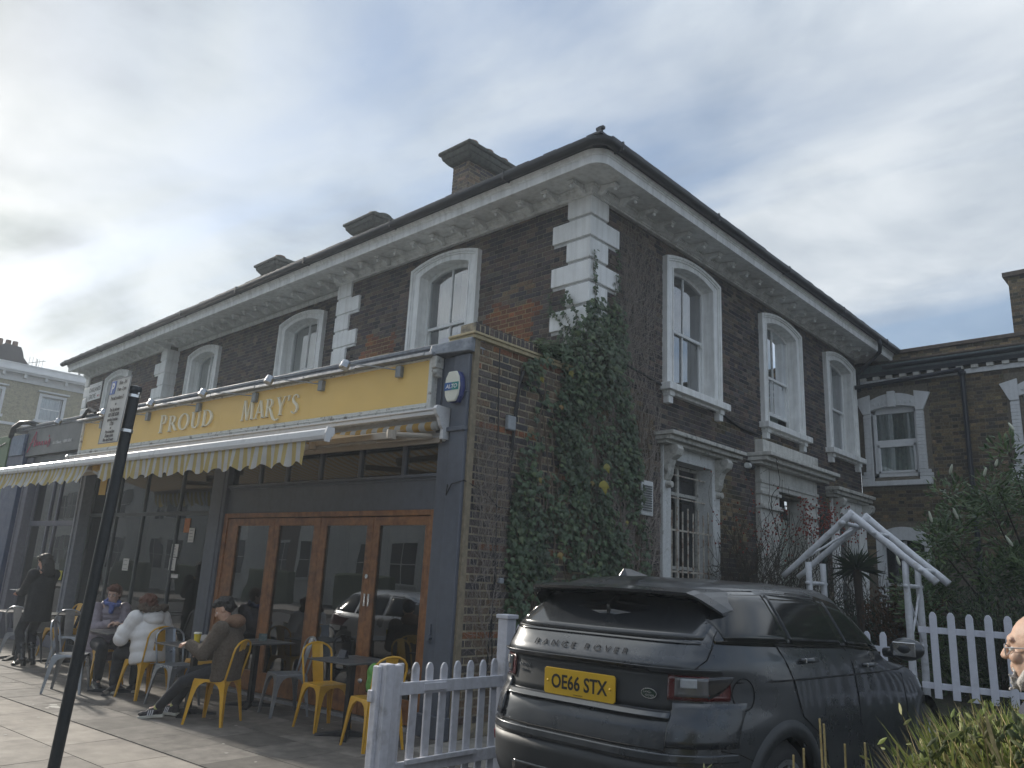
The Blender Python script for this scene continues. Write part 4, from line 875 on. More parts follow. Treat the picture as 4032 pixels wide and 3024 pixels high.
def glyph(ch):
    mb = MB()
    if ch in 'PRD':
        seg(mb, .12, 0, .12, 1, .11); serif(mb, .12, 0, .27)
        mb.prism([(-.02, 0, 1), (.12, 0, 1), (.12, 0, .95), (.06, 0, .95), (-.02, 0, .975)], (0, -.1, 0))
        if ch == 'D':
            ringmb(mb, ellp(.22, .5, .48, .5, 90, -90, 18), ellp(.22, .5, .36, .455, 90, -90, 18), .1); seg(mb, .17, 0, .17, .045, .12); seg(mb, .17, .955, .17, 1, .12); w = .72
        else:
            ringmb(mb, ellp(.24, .74, .27, .26, 90, -90), ellp(.24, .74, .155, .215, 90, -90), .1); seg(mb, .2, .955, .2, 1, .12); seg(mb, .2, .48, .2, .525, .12); w = .56
            if ch == 'R': w = .62
    if ch == 'R':
        A = [(.24, .5), (.34, .36), (.46, .15), (.56, .03), (.68, .0)]; B = [(.36, .52), (.46, .37), (.58, .16), (.64, .06), (.70, .03)]; ringmb(mb, A, B, .1)
    if ch == 'r':
        seg(mb, .12, 0, .12, 1, .11); serif(mb, .12, 0, .27); mb.prism([(-.02, 0, 1), (.12, 0, 1), (.12, 0, .95), (.06, 0, .95), (-.02, 0, .975)], (0, -.1, 0))
        ringmb(mb, ellp(.24, .74, .27, .26, 90, -90), ellp(.24, .74, .155, .215, 90, -90), .1); seg(mb, .2, .955, .2, 1, .12); seg(mb, .2, .48, .2, .525, .12)
        A = [(.24, .5), (.36, .30), (.48, .05), (.62, -.16), (.80, -.26), (.98, -.26), (1.10, -.18)]; B = [(.36, .52), (.47, .31), (.58, .09), (.70, -.10), (.84, -.19), (.98, -.21), (1.08, -.15)]; ringmb(mb, A, B, .1); w = .66
    if ch == 'O': ringmb(mb, ellp(.40, .5, .40, .52, 0, 360, 32), ellp(.40, .5, .285, .47, 0, 360, 32), .1); w = .80
    if ch == 'U':
        seg(mb, .14, .3, .14, 1, .11); serif(mb, .14, 1, .26, False); seg(mb, .58, .3, .58, 1, .05); serif(mb, .58, 1, .2, False)
        ringmb(mb, ellp(.345, .3, .26, .32, 180, 360), ellp(.375, .3, .18, .265, 180, 360), .1); w = .70
    if ch == 'M':
        seg(mb, .06, 0, .15, 1, .045); serif(mb, .06, 0, .18); seg(mb, .19, 1, .46, 0, .12, .08); seg(mb, .46, 0, .72, 1, .05); seg(mb, .80, 1, .86, 0, .12); serif(mb, .86, 0, .26); mb.prism([(.05, 0, 1), (.2, 0, 1), (.2, 0, .955)], (0, -.1, 0)); w = .98
    if ch == 'A':
        seg(mb, .06, 0, .33, 1, .05); seg(mb, .36, 1, .64, 0, .10, .12); serif(mb, .06, 0, .2); serif(mb, .64, 0, .26); mb.prism([(.14, 0, .31), (.54, 0, .31), (.54, 0, .355), (.15, 0, .355)], (0, -.1, 0)); w = .68
    if ch == 'Y':
        seg(mb, .36, .0, .36, .45, .11); serif(mb, .36, 0, .27); seg(mb, .12, 1, .36, .43, .12); seg(mb, .64, 1, .39, .43, .05); serif(mb, .12, 1, .26, False); serif(mb, .64, 1, .2, False); w = .68
    if ch == "'": mb.prism([(.05, 0, 1.02), (.16, 0, 1.02), (.08, 0, .72), (.05, 0, .72)], (0, -.1, 0)); w = .16
    if ch == 'S':
        P = [(.46, .80), (.44, .93), (.30, 1.0), (.14, .93), (.08, .78), (.14, .63), (.30, .51), (.42, .38), (.46, .24), (.40, .08), (.24, -.01), (.09, .05), (.04, .22)]; W = [.03, .04, .05, .07, .09, .11, .13, .12, .10, .07, .05, .04, .03]
        pts = []
        for i in range(len(P)-1):
            for t in (0, .5):
                pts.append(((P[i][0]*(1-t)+P[i+1][0]*t), (P[i][1]*(1-t)+P[i+1][1]*t), W[i]*(1-t)+W[i+1]*t))
        A = []; B = []
        for i, (x, z, w_) in enumerate(pts):
            a = pts[max(0, i-1)]; b = pts[min(len(pts)-1, i+1)]; tx, tz = b[0]-a[0], b[1]-a[1]; l = math.hypot(tx, tz) or 1
            A.append((x-tz/l*w_/2, z+tx/l*w_/2)); B.append((x+tz/l*w_/2, z-tx/l*w_/2))
        ringmb(mb, A, B, .1); w = .52
    return mb, w
def word(chars, x0, x1, zb, h, big=None):
    gl = [glyph(c) for c in chars]; tot = sum(w for _, w in gl)+.17*(len(gl)-1); k = (x1-x0)/(tot*h); x = x0
    for c, (mb, w) in zip(chars, gl):
        hh = h*(1.14 if big and c == big[0] and x == x0 else 1)
        mb.v = [(x+p[0]*h*k, -.127+p[1]*.28, zb+p[2]*hh) for p in mb.v]; mb.build('letter', lettercream, cafe)
        x += (w+.17)*h*k
word('PROUD', -6.80, -5.20, 3.69, .262, 'P'); word("MArY'S", -4.40, -3.05, 3.69, .262, 'M')
# spotlights on arms
spotm = mat('spot aluminium', (.38, .40, .43), .3, .8)
for hx, bx in ((-1.66, -1.07), (-3.24, -2.57), (-4.9, -4.1), (-6.45, -5.63), (-8.1, -7.24), (-9.95, -8.95)):
    mb = MB(); SB(mb, bx-.045, bx+.045, -.185, -.125, 3.94, 4.08); arm = mb.build('spotlight', mat('grey lamp box', (.22, .24, .25), .4), cafe, bev=.006)
    hz_ = 4.085; hy = -.52
    mb = MB(); mb.tube([(bx, -.16, 4.03), (bx+(hx-bx)*.5, -.38, 4.07), (hx, hy, hz_+.02)], .008, 6); mb.build('arm', MATS['grey lamp box'], arm)
    Mx = Matrix.Rotation(R(-24), 3, 'X'); mb = MB(); mb.lathe([(.03, .055), (.055, .05), (.058, .02), (.055, -.01), (.06, -.015), (.06, -.05), (.05, -.055)], (hx, hy, hz_), 14, M=Mx); mb.build('lamp_head', spotm, arm, smooth=False)
mb = MB(); mb.tube([(-9.9, -.12, 4.26), (-9.6, -.2, 4.33), (-9.3, -.16, 4.27), (-9.1, -.2, 4.22), (-8.7, -.18, 4.28)], .02, 6); mb.tube([(-9.8, -.18, 4.2), (-9.5, -.2, 4.36), (-9.2, -.2, 4.25)], .03, 6); mb.build('cable_bundle', cable, cafe)
# transom lights above the doors
shopgrey = greypaint
mb = MB(); SB(mb, -4.69, -.43, .0, .1, 2.70, 2.73); SB(mb, -4.69, -.43, -.03, .1, 2.73, 2.765); 
for x in (-1.05, -1.84, -2.64, -3.36, -3.99): SB(mb, x-.03, x+.03, .02, .08, 2.765, 3.45)
SB(mb, -4.69, -.43, .02, .1, 3.3, 3.5); mb.build('transom_frame', shopgrey, cafe, bev=.004)
mb = MB(); SB(mb, -4.69, -.43, .045, .055, 2.765, 3.45); mb.build('transom_glass', pane_d, cafe)
mb = MB(); SB(mb, -4.69, -.43, .015, .09, 2.355, 2.70)
mb.build('lintel_board', shopgrey, cafe)
mb = MB(); SB(mb, -5.08, -4.69, -.05, .2, 0, 3.5); SB(mb, -5.02, -4.76, -.065, 0, .12, 3.4); SB(mb, -5.1, -4.67, -.08, 0, 0, .2); mb.build('pilaster', shopgrey, cafe, bev=.008)
# folding oak doors
mb = MB(); SB(mb, -4.69, -4.60, -.02, .1, .03, 2.355); SB(mb, -.50, -.43, -.02, .1, .03, 2.355); SB(mb, -4.60, -.50, -.02, .1, 2.29, 2.355); mb.build('door_frame', oak, cafe, bev=.006)
mb = MB(); SB(mb, -4.69, -.43, -.06, .1, .0, .035); mb.build('threshold', mat('aluminium sill', (.45, .46, .48), .4, .6), cafe)
leaves = [(-4.60, -3.465), (-3.46, -2.47), (-2.465, -1.46), (-1.455, -.505)]
gl = [(-4.35, -3.56), (-3.36, -2.58), (-2.35, -1.55), (-1.36, -.56)]
for i, ((a, b), (c, d)) in enumerate(zip(leaves, gl)):
    mb = MB(); SB(mb, a, c, .0, .055, .05, 2.28); SB(mb, d, b, .0, .055, .05, 2.28); SB(mb, c, d, .0, .055, 2.18, 2.28); SB(mb, c, d, .0, .055, .05, .30)
    SB(mb, c, c+.015, -.006, 0, .3, 2.18); SB(mb, d-.015, d, -.006, 0, .3, 2.18)
    dr = mb.build('door', oak, cafe, bev=.005)
    mb = MB(); SB(mb, c, d, .024, .030, .30, 2.18); mb.build('pane', glass('door glass %d' % (i % 2), (.42, .45, .47), 1.35, 0, .09), dr)
    if i == 2: mb = MB(); SB(mb, -1.50, -1.47, -.02, 0, 1.24, 1.38); mb.build('handle', chrome, dr); mb = MB(); mb.lathe([(.028, 0), (.028, .02)], (-1.485, 0, 1.58), 10, M=Matrix.Rotation(R(90), 3, 'X')); mb.build('lock', chrome, dr)
    if i == 3: mb = MB(); SB(mb, -1.43, -1.40, -.02, 0, 1.24, 1.38); mb.build('handle', chrome, dr); mb = MB(); mb.ell((-1.42, -.02, .42), .03, n=8, m=6); mb.build('knob', chrome, dr)
mb = MB(); mb.lathe([(.03, 0), (.03, .04)], (-.34, -.05, .98), 10, M=Matrix.Rotation(R(90), 3, 'X')); SB(mb, -.345, -.325, -.07, -.045, .92, 1.12); mb.build('door_hook', greypaint, cafe)
# cafe entrance glazing
dkf = mat('charcoal window frame', (.05, .06, .07), .4, var=.1)
mb = MB(); SB(mb, -9.63, -9.43, -.06, .2, 0, 3.5); SB(mb, -9.60, -9.54, -.08, 0, 0, 3.45); mb.build('pilaster', mat('mid grey paint', (.2, .22, .26), .45, var=.1, streak=.2), cafe, bev=.006)
mb = MB(); SB(mb, -9.43, -5.08, .12, .18, 2.36, 2.42); SB(mb, -9.43, -5.08, .12, .18, 0, .12); SB(mb, -9.43, -5.08, .10, .2, 3.38, 3.5)
for x in (-9.42, -8.42, -7.46, -6.30, -5.14): SB(mb, x, x+.05, .12, .18, .12, 3.4)
mb.build('window_frame', dkf, cafe, bev=.004)
mb = MB(); SB(mb, -9.4, -5.1, .145, .15, .12, 3.4); mb.build('window_pane', glass('entrance glass', (.36, .40, .42), 1.15, 0, .03), cafe)
mb = MB(); SB(mb, -7.36, -7.24, .2, .26, .02, 2.36); SB(mb, -6.40, -6.31, .2, .26, .02, 2.36); SB(mb, -7.24, -6.4, .2, .26, 2.24, 2.36); SB(mb, -7.24, -6.4, .2, .26, .02, .3); mb.build('door', oak, cafe, bev=.004)
paper = mat('paper notice', (.66, .66, .64), .7, var=.04); inkg = mat('grey print', (.25, .25, .26), .8)
def notice(x, z, w_, h, m=paper, y=.135, lines=4):
    mb = MB(); SB(mb, x-w_/2, x+w_/2, y-.003, y, z-h/2, z+h/2); p = mb.build('notice', m, cafe)
    if lines:
        mb = MB(); rr = random.Random(int(x*100))
        for k in range(lines): SB(mb, x-w_*.35, x+w_*rr.uniform(.1, .38), y-.005, y-.003, z+h*(.34-.68*k/max(1, lines-1))-.004, z+h*(.34-.68*k/max(1, lines-1))+.004)
        mb.build('print', inkg, p)
notice(-6.23, 1.81, .2, .2); notice(-6.24, 1.60, .19, .2, lines=3); notice(-7.76, 1.55, .2, .2, lines=3); notice(-6.12, 1.42, .2, .06, lines=1); notice(-5.97, 2.2, .16, .22, lines=0, m=mat('orange poster', (.5, .2, .08), .7)); notice(-5.8, 2.05, .16, .22)
# inside
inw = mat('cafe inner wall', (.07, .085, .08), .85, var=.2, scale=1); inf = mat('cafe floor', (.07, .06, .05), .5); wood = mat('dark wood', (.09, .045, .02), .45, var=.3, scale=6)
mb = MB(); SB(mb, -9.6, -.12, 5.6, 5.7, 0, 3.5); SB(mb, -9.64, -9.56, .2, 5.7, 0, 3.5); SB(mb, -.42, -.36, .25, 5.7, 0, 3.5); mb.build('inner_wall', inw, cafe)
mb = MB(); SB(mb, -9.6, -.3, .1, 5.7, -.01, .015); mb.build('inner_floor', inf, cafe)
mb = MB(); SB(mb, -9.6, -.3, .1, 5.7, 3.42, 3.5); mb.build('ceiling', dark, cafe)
mb = MB(); SB(mb, -8.4, -6.9, 3.6, 4.3, 0, 1.1); SB(mb, -8.45, -6.85, 3.5, 4.35, 1.1, 1.15); mb.build('counter', wood, cafe, bev=.01)
mb = MB(); SB(mb, -9.0, -6.6, 5.45, 5.6, 1.3, 1.34); SB(mb, -9.0, -6.6, 5.45, 5.6, 1.8, 1.84); SB(mb, -9.0, -6.6, 5.45, 5.6, 2.3, 2.34); mb.build('shelf', wood, cafe)
greenb = mat('green board', (.03, .14, .06), .6); mb = MB(); SB(mb, -9.3, -8.3, 2.2, 2.24, .3, 1.5); mb.build('menu_board', greenb, cafe)
bul = mat('warm bulb', (1, .7, .35), .4, emis=((1, .55, .18), 14))
for (x, y, z) in ((-7.29, .9, 2.06), (-8.4, 1.6, 2.25), (-3.2, 2.2, 2.3), (-1.8, 2.6, 2.3)):
    rt = root('pendant_lamp', SP(x, y, z), label={-7.29: 'lit pendant lamp with a warm bulb seen behind the cafe entrance glass', -8.4: 'pendant lamp hanging at the left inside the cafe entrance', -3.2: 'pendant lamp hanging inside behind the second folding door', -1.8: 'pendant lamp hanging inside behind the third folding door'}[x], cat='lamp', group='pendant lamps inside the cafe', local=True)
    mb = MB(); mb.lathe([(.02, .14), (.06, .12), (.10, .05), (.11, 0), (.105, 0), (.06, .1), (.02, .13)], (0, 0, 0), 14); mb.build('lamp_shade', mat('brass shade', (.35, .2, .07), .35, .7), rt, smooth=True)
    mb = MB(); mb.ell((0, 0, .0), (.035, .035, .05), n=10, m=8); mb.build('bulb', bul, rt)
    mb = MB(); mb.tube([(0, 0, .14), (0, 0, 3.42-z)], .005, 5); mb.build('flex', cable, rt)
# alarm box
ab = root('alarm_box', SP(-.15, -.08, 3.54), SA, label='cream and blue oval ALTO alarm box on the grey corner pilaster', cat='alarm box', local=True)
blue = mat('royal blue plastic', (.02, .035, .16), .35); crm = mat('cream plastic', (.72, .71, .60), .4, var=.02)
out = [(-.06, 0), (.06, 0), (.10, .07), (.115, .18), (.10, .29), (.06, .36), (-.06, .36), (-.10, .29), (-.115, .18), (-.10, .07)]
mb = MB(); mb.prism([(x, 0, z) for x, z in out], (0, -.07, 0)); mb.build('backplate', blue, ab, bev=.01)
mb = MB(); mb.prism([(x*.97-.006, -.072, .004+z*.98) for x, z in out], (0, -.03, 0)); mb.build('cover', crm, ab, bev=.01)
mb = MB(); SB(mb, -.112, .0, -.107, -.101, .135, .225); mb.build('label_plate', mat('blue label', (.02, .10, .30), .4), ab); mb = MB(); SB(mb, .0, .10, -.107, -.101, .135, .225); mb.build('label_plate', mat('teal label', (.02, .22, .20), .4), ab)
text('lettering', 'ALTO', .066, (-.004, -.1085, .157), (1, 0, 0), (0, 0, 1), mat('white print', (.8, .8, .8), .5), ab, ext=.0006, shear=.2, bold=.001)
# ------------------------------------------------------------ awning
aw = root('awning', SP(-5.2, -.1, 3.3), 0, label='yellow and white striped folding awning half drawn out below the yellow sign', cat='awning')
INV[aw.name] = (Matrix.Translation(SP(-5.2, -.1, 3.3)).inverted() @ (Matrix.Translation(SO) @ Matrix.Rotation(SA, 4, 'Z')), True)
_b = MB.build
def abuild(mb, name, m, par, **k):
    A = INV[par.name][0]; mb.v = [tuple(A @ Vector(p)) for p in mb.v]; return mb.build(name, m, par, world=False, **k)
ivory = mat('ivory awning metal', (.62, .62, .62), .3, .0, var=.03, coat=.3); beige = mat('beige awning arm', (.36, .31, .25), .5, var=.05)
# striped cloth: stripes follow the object's own running length stored as an attribute
def stripes(name, c1, c2, tl=.25):
    m = bpy.data.materials.new(name); m.use_nodes = True; t = m.node_tree; b = t.nodes['Principled BSDF']; at = t.nodes.new('ShaderNodeAttribute'); at.attribute_name = 'run'
    md = t.nodes.new('ShaderNodeMath'); md.operation = 'FRACT'; t.links.new(at.outputs['Fac'], md.inputs[0]); gt = t.nodes.new('ShaderNodeMath'); gt.operation = 'GREATER_THAN'; gt.inputs[1].default_value = .5; t.links.new(md.outputs[0], gt.inputs[0])
    mx = t.nodes.new('ShaderNodeMixRGB'); t.links.new(gt.outputs[0], mx.inputs[0]); mx.inputs[1].default_value = (*c1, 1); mx.inputs[2].default_value = (*c2, 1); 
    n = t.nodes.new('ShaderNodeTexNoise'); n.inputs['Scale'].default_value = 7; g = t.nodes.new('ShaderNodeNewGeometry'); t.links.new(g.outputs['Position'], n.inputs[0]); n.inputs['Detail'].default_value = 5
    m2 = t.nodes.new('ShaderNodeMixRGB'); m2.blend_type = 'MULTIPLY'; m2.inputs[0].default_value = .35; t.links.new(mx.outputs[0], m2.inputs[1]); t.links.new(n.outputs[0], m2.inputs[2])
    t.links.new(m2.outputs[0], b.inputs['Base Color']); b.inputs['Roughness'].default_value = .85
    tr = t.nodes.new('ShaderNodeBsdfTranslucent'); t.links.new(m2.outputs[0], tr.inputs[0]); ms = t.nodes.new('ShaderNodeMixShader'); ms.inputs[0].default_value = tl; t.links.new(b.outputs[0], ms.inputs[1]); t.links.new(tr.outputs[0], ms.inputs[2])
    t.links.new(ms.outputs[0], t.nodes['Material Output'].inputs[0]); return m
cloth = stripes('striped awning cloth', (.82, .82, .79), (.76, .61, .25), .40)
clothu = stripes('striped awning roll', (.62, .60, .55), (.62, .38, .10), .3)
XR, XL, YB, ZB = -.80, -10.05, -1.32, 3.02
mb = MB(); SB(mb, -9.9, -.32, -.24, -.13, 3.40, 3.45); SB(mb, -9.9, -.32, -.26, -.06, 3.45, 3.475); SB(mb, -9.9, -.32, -.07, -.02, 3.12, 3.5); abuild(mb, 'cassette', ivory, aw, bev=.006)
mb = MB(); prof = [(-.05, 3.50), (-.26, 3.50), (-.29, 3.46), (-.27, 3.40), (-.22, 3.36), (-.19, 3.28), (-.15, 3.24), (-.15, 3.13), (-.05, 3.13)]
for x in (-.32, -9.96): mb = MB(); mb.prism([(x, y, z) for y, z in prof], (.05, 0, 0)); abuild(mb, 'end_bracket', ivory, aw, bev=.004)
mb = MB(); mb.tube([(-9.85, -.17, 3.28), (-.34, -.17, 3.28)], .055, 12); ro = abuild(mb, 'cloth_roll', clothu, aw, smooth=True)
def setrun(o, f):
    me = o.data; at = me.attributes.new('run', 'FLOAT', 'POINT')
    for i, v in enumerate(me.vertices): at.data[i].value = f(v.co)
setrun(ro, lambda c: c.x/.17 if False else (c.x*SX.x+c.y*SX.y)/.20)
runf = lambda c: (c.x*SX.x+c.y*SX.y)/.155
def grid(nu, nv, fn):
    vs = [fn(i/nu, j/nv) for i in range(nu+1) for j in range(nv+1)]; fs = [(i*(nv+1)+j, (i+1)*(nv+1)+j, (i+1)*(nv+1)+j+1, i*(nv+1)+j+1) for i in range(nu) for j in range(nv)]
    return vs, fs
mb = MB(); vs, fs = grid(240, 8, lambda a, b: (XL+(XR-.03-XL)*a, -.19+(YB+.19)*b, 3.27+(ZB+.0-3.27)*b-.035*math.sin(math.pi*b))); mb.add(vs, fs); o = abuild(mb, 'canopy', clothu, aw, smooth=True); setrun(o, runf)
# front bar
mb = MB(); prof = [(YB-.035, ZB-.055), (YB-.05, ZB-.02), (YB-.045, ZB+.04), (YB-.02, ZB+.062), (YB+.03, ZB+.058), (YB+.045, ZB+.03), (YB+.045, ZB-.055)]
mb.prism([(XL, y, z) for y, z in prof], (XR-XL, 0, 0)); fb_ = abuild(mb, 'front_bar', ivory, aw)
mb = MB(); pr2 = [(YB-.05, ZB-.09), (YB-.06, ZB+.0), (YB-.04, ZB+.07), (YB+.05, ZB+.07), (YB+.055, ZB+.02), (YB+.035, ZB-.03), (YB+.01, ZB-.03), (YB-.0, ZB-.09)]; mb.prism([(XR, y, z) for y, z in pr2], (.03, 0, 0)); abuild(mb, 'end_cap', ivory, aw)
def valance(x0, x1, name='valance', sway=0.0, mt=None):
    n = int((x1-x0)/.02); per = .31
    def f(a, b):
        x = x0+(x1-x0)*a; sc = .5-.5*math.cos(2*math.pi*(x-x0)/per); L = .215+.055*sc
        yy = YB-.01+.022*math.sin(x*13)*b+.012*math.sin(x*31+1)*b-sway*b*b
        return (x+.02*math.sin(x*7)*b-sway*b*.5, yy, ZB-.05-L*b)
    vs, fs = grid(n, 6, f); mb = MB(); mb.add(vs, fs); o = abuild(mb, name, mt or cloth, aw, smooth=True); setrun(o, runf)
valance(-5.95, XR-.36); valance(XL, -6.36, sway=.06)
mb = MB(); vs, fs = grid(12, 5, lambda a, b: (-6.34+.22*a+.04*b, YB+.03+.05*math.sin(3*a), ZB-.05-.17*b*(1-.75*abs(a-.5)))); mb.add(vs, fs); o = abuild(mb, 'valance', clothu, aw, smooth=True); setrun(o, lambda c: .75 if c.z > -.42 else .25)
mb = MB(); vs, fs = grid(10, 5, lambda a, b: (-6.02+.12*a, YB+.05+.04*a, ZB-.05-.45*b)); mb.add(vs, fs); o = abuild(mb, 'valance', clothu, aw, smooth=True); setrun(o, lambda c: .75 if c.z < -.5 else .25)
# folding arms
for x in (-.45, -5.5):
    el = (x-1.75 if x > -3 else x+1.75, -.72, 3.06); k = (x-.45, -.72, 3.10)
    mb = MB(); mb.tube([(x, -.15, 3.17), (x-.12, -.62, 3.12)], .03, 8); mb.tube([(x-.0, -.14, 3.16), (x-.9 if x > -3 else x+.9, -.16, 3.16)], .02, 6)
    mb.obox(((x-.12+x-1.5)/2, -.66, 3.10), (1.38, .05, .075)); mb.obox((x-1.75, -.98, 3.03), (1.0, .045, .07), Matrix.Rotation(R(-48), 3, 'Z')); mb.lathe([(.055, -.05), (.055, .05)], (x-.13, -.64, 3.11), 12); mb.lathe([(.05, -.05), (.05, .05)], (x-1.45, -.68, 3.07), 12)
    abuild(mb, 'folding_arm', beige, aw, bev=.003)
mb = MB(); SB(mb, -9.85, -.35, -.11, -.07, 3.10, 3.16); abuild(mb, 'support_bar', beige, aw)
# ------------------------------------------------------------ neighbouring shop fronts
an = root('neighbouring_salon', SP(-11, 0, 0), SA, label='dark grey salon shop front with pink script sign left of the cafe', cat='shop', local=True)
ox = -11
def AB(mb, x0, x1, y0, y1, z0, z1): return mb.box(x0-ox, y0, z0, x1-ox, y1, z1)
charc = mat('charcoal sign', (.085, .093, .098), .4, var=.05); mauve = mat('mauve grey paint', (.12, .12, .15), .5, var=.1)
mb = MB(); AB(mb, -12.55, -9.82, -.10, .2, 3.62, 4.20); mb.build('sign_panel', charc, an, bev=.01)
mb = MB(); AB(mb, -12.4, -9.82, -.02, .2, 3.38, 3.62); AB(mb, -12.45, -9.80, -.06, .1, 3.44, 3.48); mb.build('fascia', dkf, an)
mb = MB(); AB(mb, -12.42, -12.1, -.05, .2, 0, 3.6); AB(mb, -12.36, -12.3, -.07, 0, 0, 3.5); mb.build('pilaster', mauve, an, bev=.006)
mb = MB(); AB(mb, -12.1, -9.63, .1, .17, 2.2, 2.3); AB(mb, -12.1, -9.63, .1, .17, 0, .2)
for x in (-12.08, -11.25, -10.9, -9.7): AB(mb, x, x+.06, .1, .16, .2, 3.4)
mb.build('window_frame', mauve, an, bev=.004)
mb = MB(); AB(mb, -12.1, -9.64, .13, .135, .2, 3.4); mb.build('window_pane', MATS['entrance glass'], an)
wb = mat('pale inner panel', (.30, .27, .24), .8, var=.2, scale=2, bump=.2)
mb = MB(); AB(mb, -12.0, -11.5, .5, .56, .2, 3.3); AB(mb, -10.8, -10.35, 1.2, 1.26, .2, 3.3); AB(mb, -11.2, -11.08, .9, .96, 0, 3.3); mb.build('display_panel', wb, an)
mb = MB(); AB(mb, -12.6, -9.6, 3.5, 3.6, 0, 3.5); AB(mb, -12.6, -12.5, .2, 3.5, 0, 3.5); AB(mb, -12.6, -9.6, .2, 3.5, 3.4, 3.5); mb.build('inner_wall', inw, an)
yel = mat('yellow sticker', (.5, .45, .05), .6); mb = MB(); AB(mb, -10.25, -10.08, .09, .1, 1.2, 1.37); mb.build('sticker', yel, an)
pink = mat('pink lettering', (.62, .07, .16), .4)
def sc_(pts, r=.012):
    r *= .62
    mb.tube([(-12.32+.56*u-ox, -.112, 3.78+.30*v) for u, v in pts], r, 5)
mb = MB()
sc_([(-.05, -.25), (.1, .1), (.28, .6), (.5, 1.15), (.52, .8), (.5, .4), (.48, .1)], .012); sc_([(.0, .35), (.35, .45), (.75, .5)], .008)
sc_([(.55, .1), (.62, .3), (.72, .42), (.74, .2), (.78, .12), (.88, .35), (.96, .4), (.96, .15), (1.04, .15), (1.14, .38), (1.22, .4), (1.22, .15), (1.3, .13)], .010)
sc_([(1.55, .36), (1.44, .38), (1.36, .24), (1.42, .12), (1.52, .2), (1.58, .38), (1.56, .15), (1.64, .13)], .010); sc_([(1.75, .75), (1.70, .62)], .010)
sc_([(1.66, .13), (1.84, .5), (1.86, .3), (1.84, .1), (1.7, -.05)], .010)
mb.build('lettering', pink, an)
text('lettering', 'Hair & Beauty  |  02089150242', .085, (-11.12-ox, -.112, 3.80), (1, 0, 0), (0, 0, 1), mat('white print', (.8, .8, .8), .5), an, ext=.001, align='LEFT', sx=.82)
bl = root('blue_shop', SP(-12.9, 0, 0), SA, label='navy blue shop pilaster with pale blue panel between the salon and the green shop', cat='shop', local=True)
navy = mat('navy paint', (.015, .035, .10), .4, var=.1); ox2 = -12.9
mb = MB(); mb.box(-.45, -.12, 0, .44, .2, 4.12); mb.build('pilaster', navy, bl, bev=.01)
mb = MB(); mb.box(-.28, -.16, 3.66, .40, -.12, 4.10); mb.build('blue_panel', mat('pale blue panel', (.13, .18, .26), .5, var=.2, scale=5, streak=.3), bl, bev=.008)
mb = MB(); mb.box(-.1, -.15, 1.5, -.02, -.12, 1.75); mb.build('door_entry_box', chrome, bl)
mb = MB(); mb.tube([(-.42, -.15, 4.1), (-.2, -.2, 4.28), (.15, -.2, 4.36), (.55, -.16, 4.34), (.8, -.1, 4.27)], .05, 8); mb.build('drainpipe', cable, bl, smooth=True)
gr = root('green_shop', SP(-15, 0, 0), SA, label='green painted shop front at the far left edge of the terrace', cat='shop', local=True)
green = mat('green sign', (.07, .14, .05), .45, var=.15, scale=2); 
mb = MB(); mb.box(-4, -.14, 3.3, 1.63, .2, 4.14); mb.build('sign_panel', green, gr, bev=.01)
mb = MB(); mb.box(-4, -.02, 0, 1.63, .2, 3.3); mb.build('shop_front', mat('green tile front', (.09, .16, .05), .35, var=.2, scale=1.5), gr)
mb = MB(); mb.tube([(.6, -.16, 3.95), (1.0, -.16, 3.9), (1.2, -.16, 3.93), (1.5, -.16, 3.98)], .015, 5); mb.build('sign_line', chrome, gr)
text('lettering', 'and', .09, (1.2, -.145, 3.55), (1, 0, 0), (0, 0, 1), mat('white print', (.8, .8, .8), .5), gr, ext=.001)
mb = MB(); mb.box(-30, .2, 0, 1.6, 3, 3.9); mb.build('wall', charc, gr)
# pieces on the flank wall
FBs = FB
def fixed(name, label, cat, mb, m, **k): return solo(name, mb, m, label, cat, **k)
mb = MB(); FB.box(mb, 6.46, 6.60, .015, .07, 3.33, 3.5); fixed('meter_box', 'small grey junction box high on the cafe flank wall', 'box', mb, mat('grey plastic', (.28, .30, .32), .5), bev=.012)
mb = MB(); FB.box(mb, 6.47, 6.54, .015, .06, 1.58, 1.64); fixed('wall_socket', 'small grey outdoor switch low on the flank wall beside the ivy', 'switch', mb, MATS['grey plastic'], bev=.01)
def wire(pts, r=.007): mb.tube([FB(u, .025, z) for u, z in pts], r, 5)
mb = MB(); wire([(6.3, 4.28), (6.31, 3.9), (6.35, 3.2), (6.39, 2.4), (6.42, 1.8), (6.41, 1.4), (6.36, .5)]); wire([(6.36, 2.0), (6.44, 1.7), (6.40, 1.3), (6.47, .5)]); fixed('cable', 'thin black cables hanging straight down the cafe flank wall', 'cable', mb, cable)
mb = MB(); wire([(6.74, 4.1), (6.68, 3.93), (6.62, 3.6), (6.60, 3.2), (6.57, 2.8), (6.62, 2.5), (6.72, 2.38)], .016); wire([(6.7, 4.15), (6.66, 3.7), (6.6, 3.0)], .010); wire([(6.72, 3.95), (7.0, 3.93), (7.25, 3.7)], .012); fixed('cable', 'thick black cable looping down under the flank wall coping near the ivy', 'cable', mb, cable)
mb = MB(); mb.tube([SP(-.2, -.09, 2.62), SP(-.2, -.10, 2.5), SP(-.12, -.11, 2.62), SP(.02, -.06, 2.66), Vector(FB(6.2, .03, 2.56)), Vector(FB(6.4, .03, 2.42)), Vector(FB(6.6, .03, 2.42))], .007, 5); fixed('cable', 'black cable looping round the corner pilaster onto the flank wall', 'cable', mb, cable)
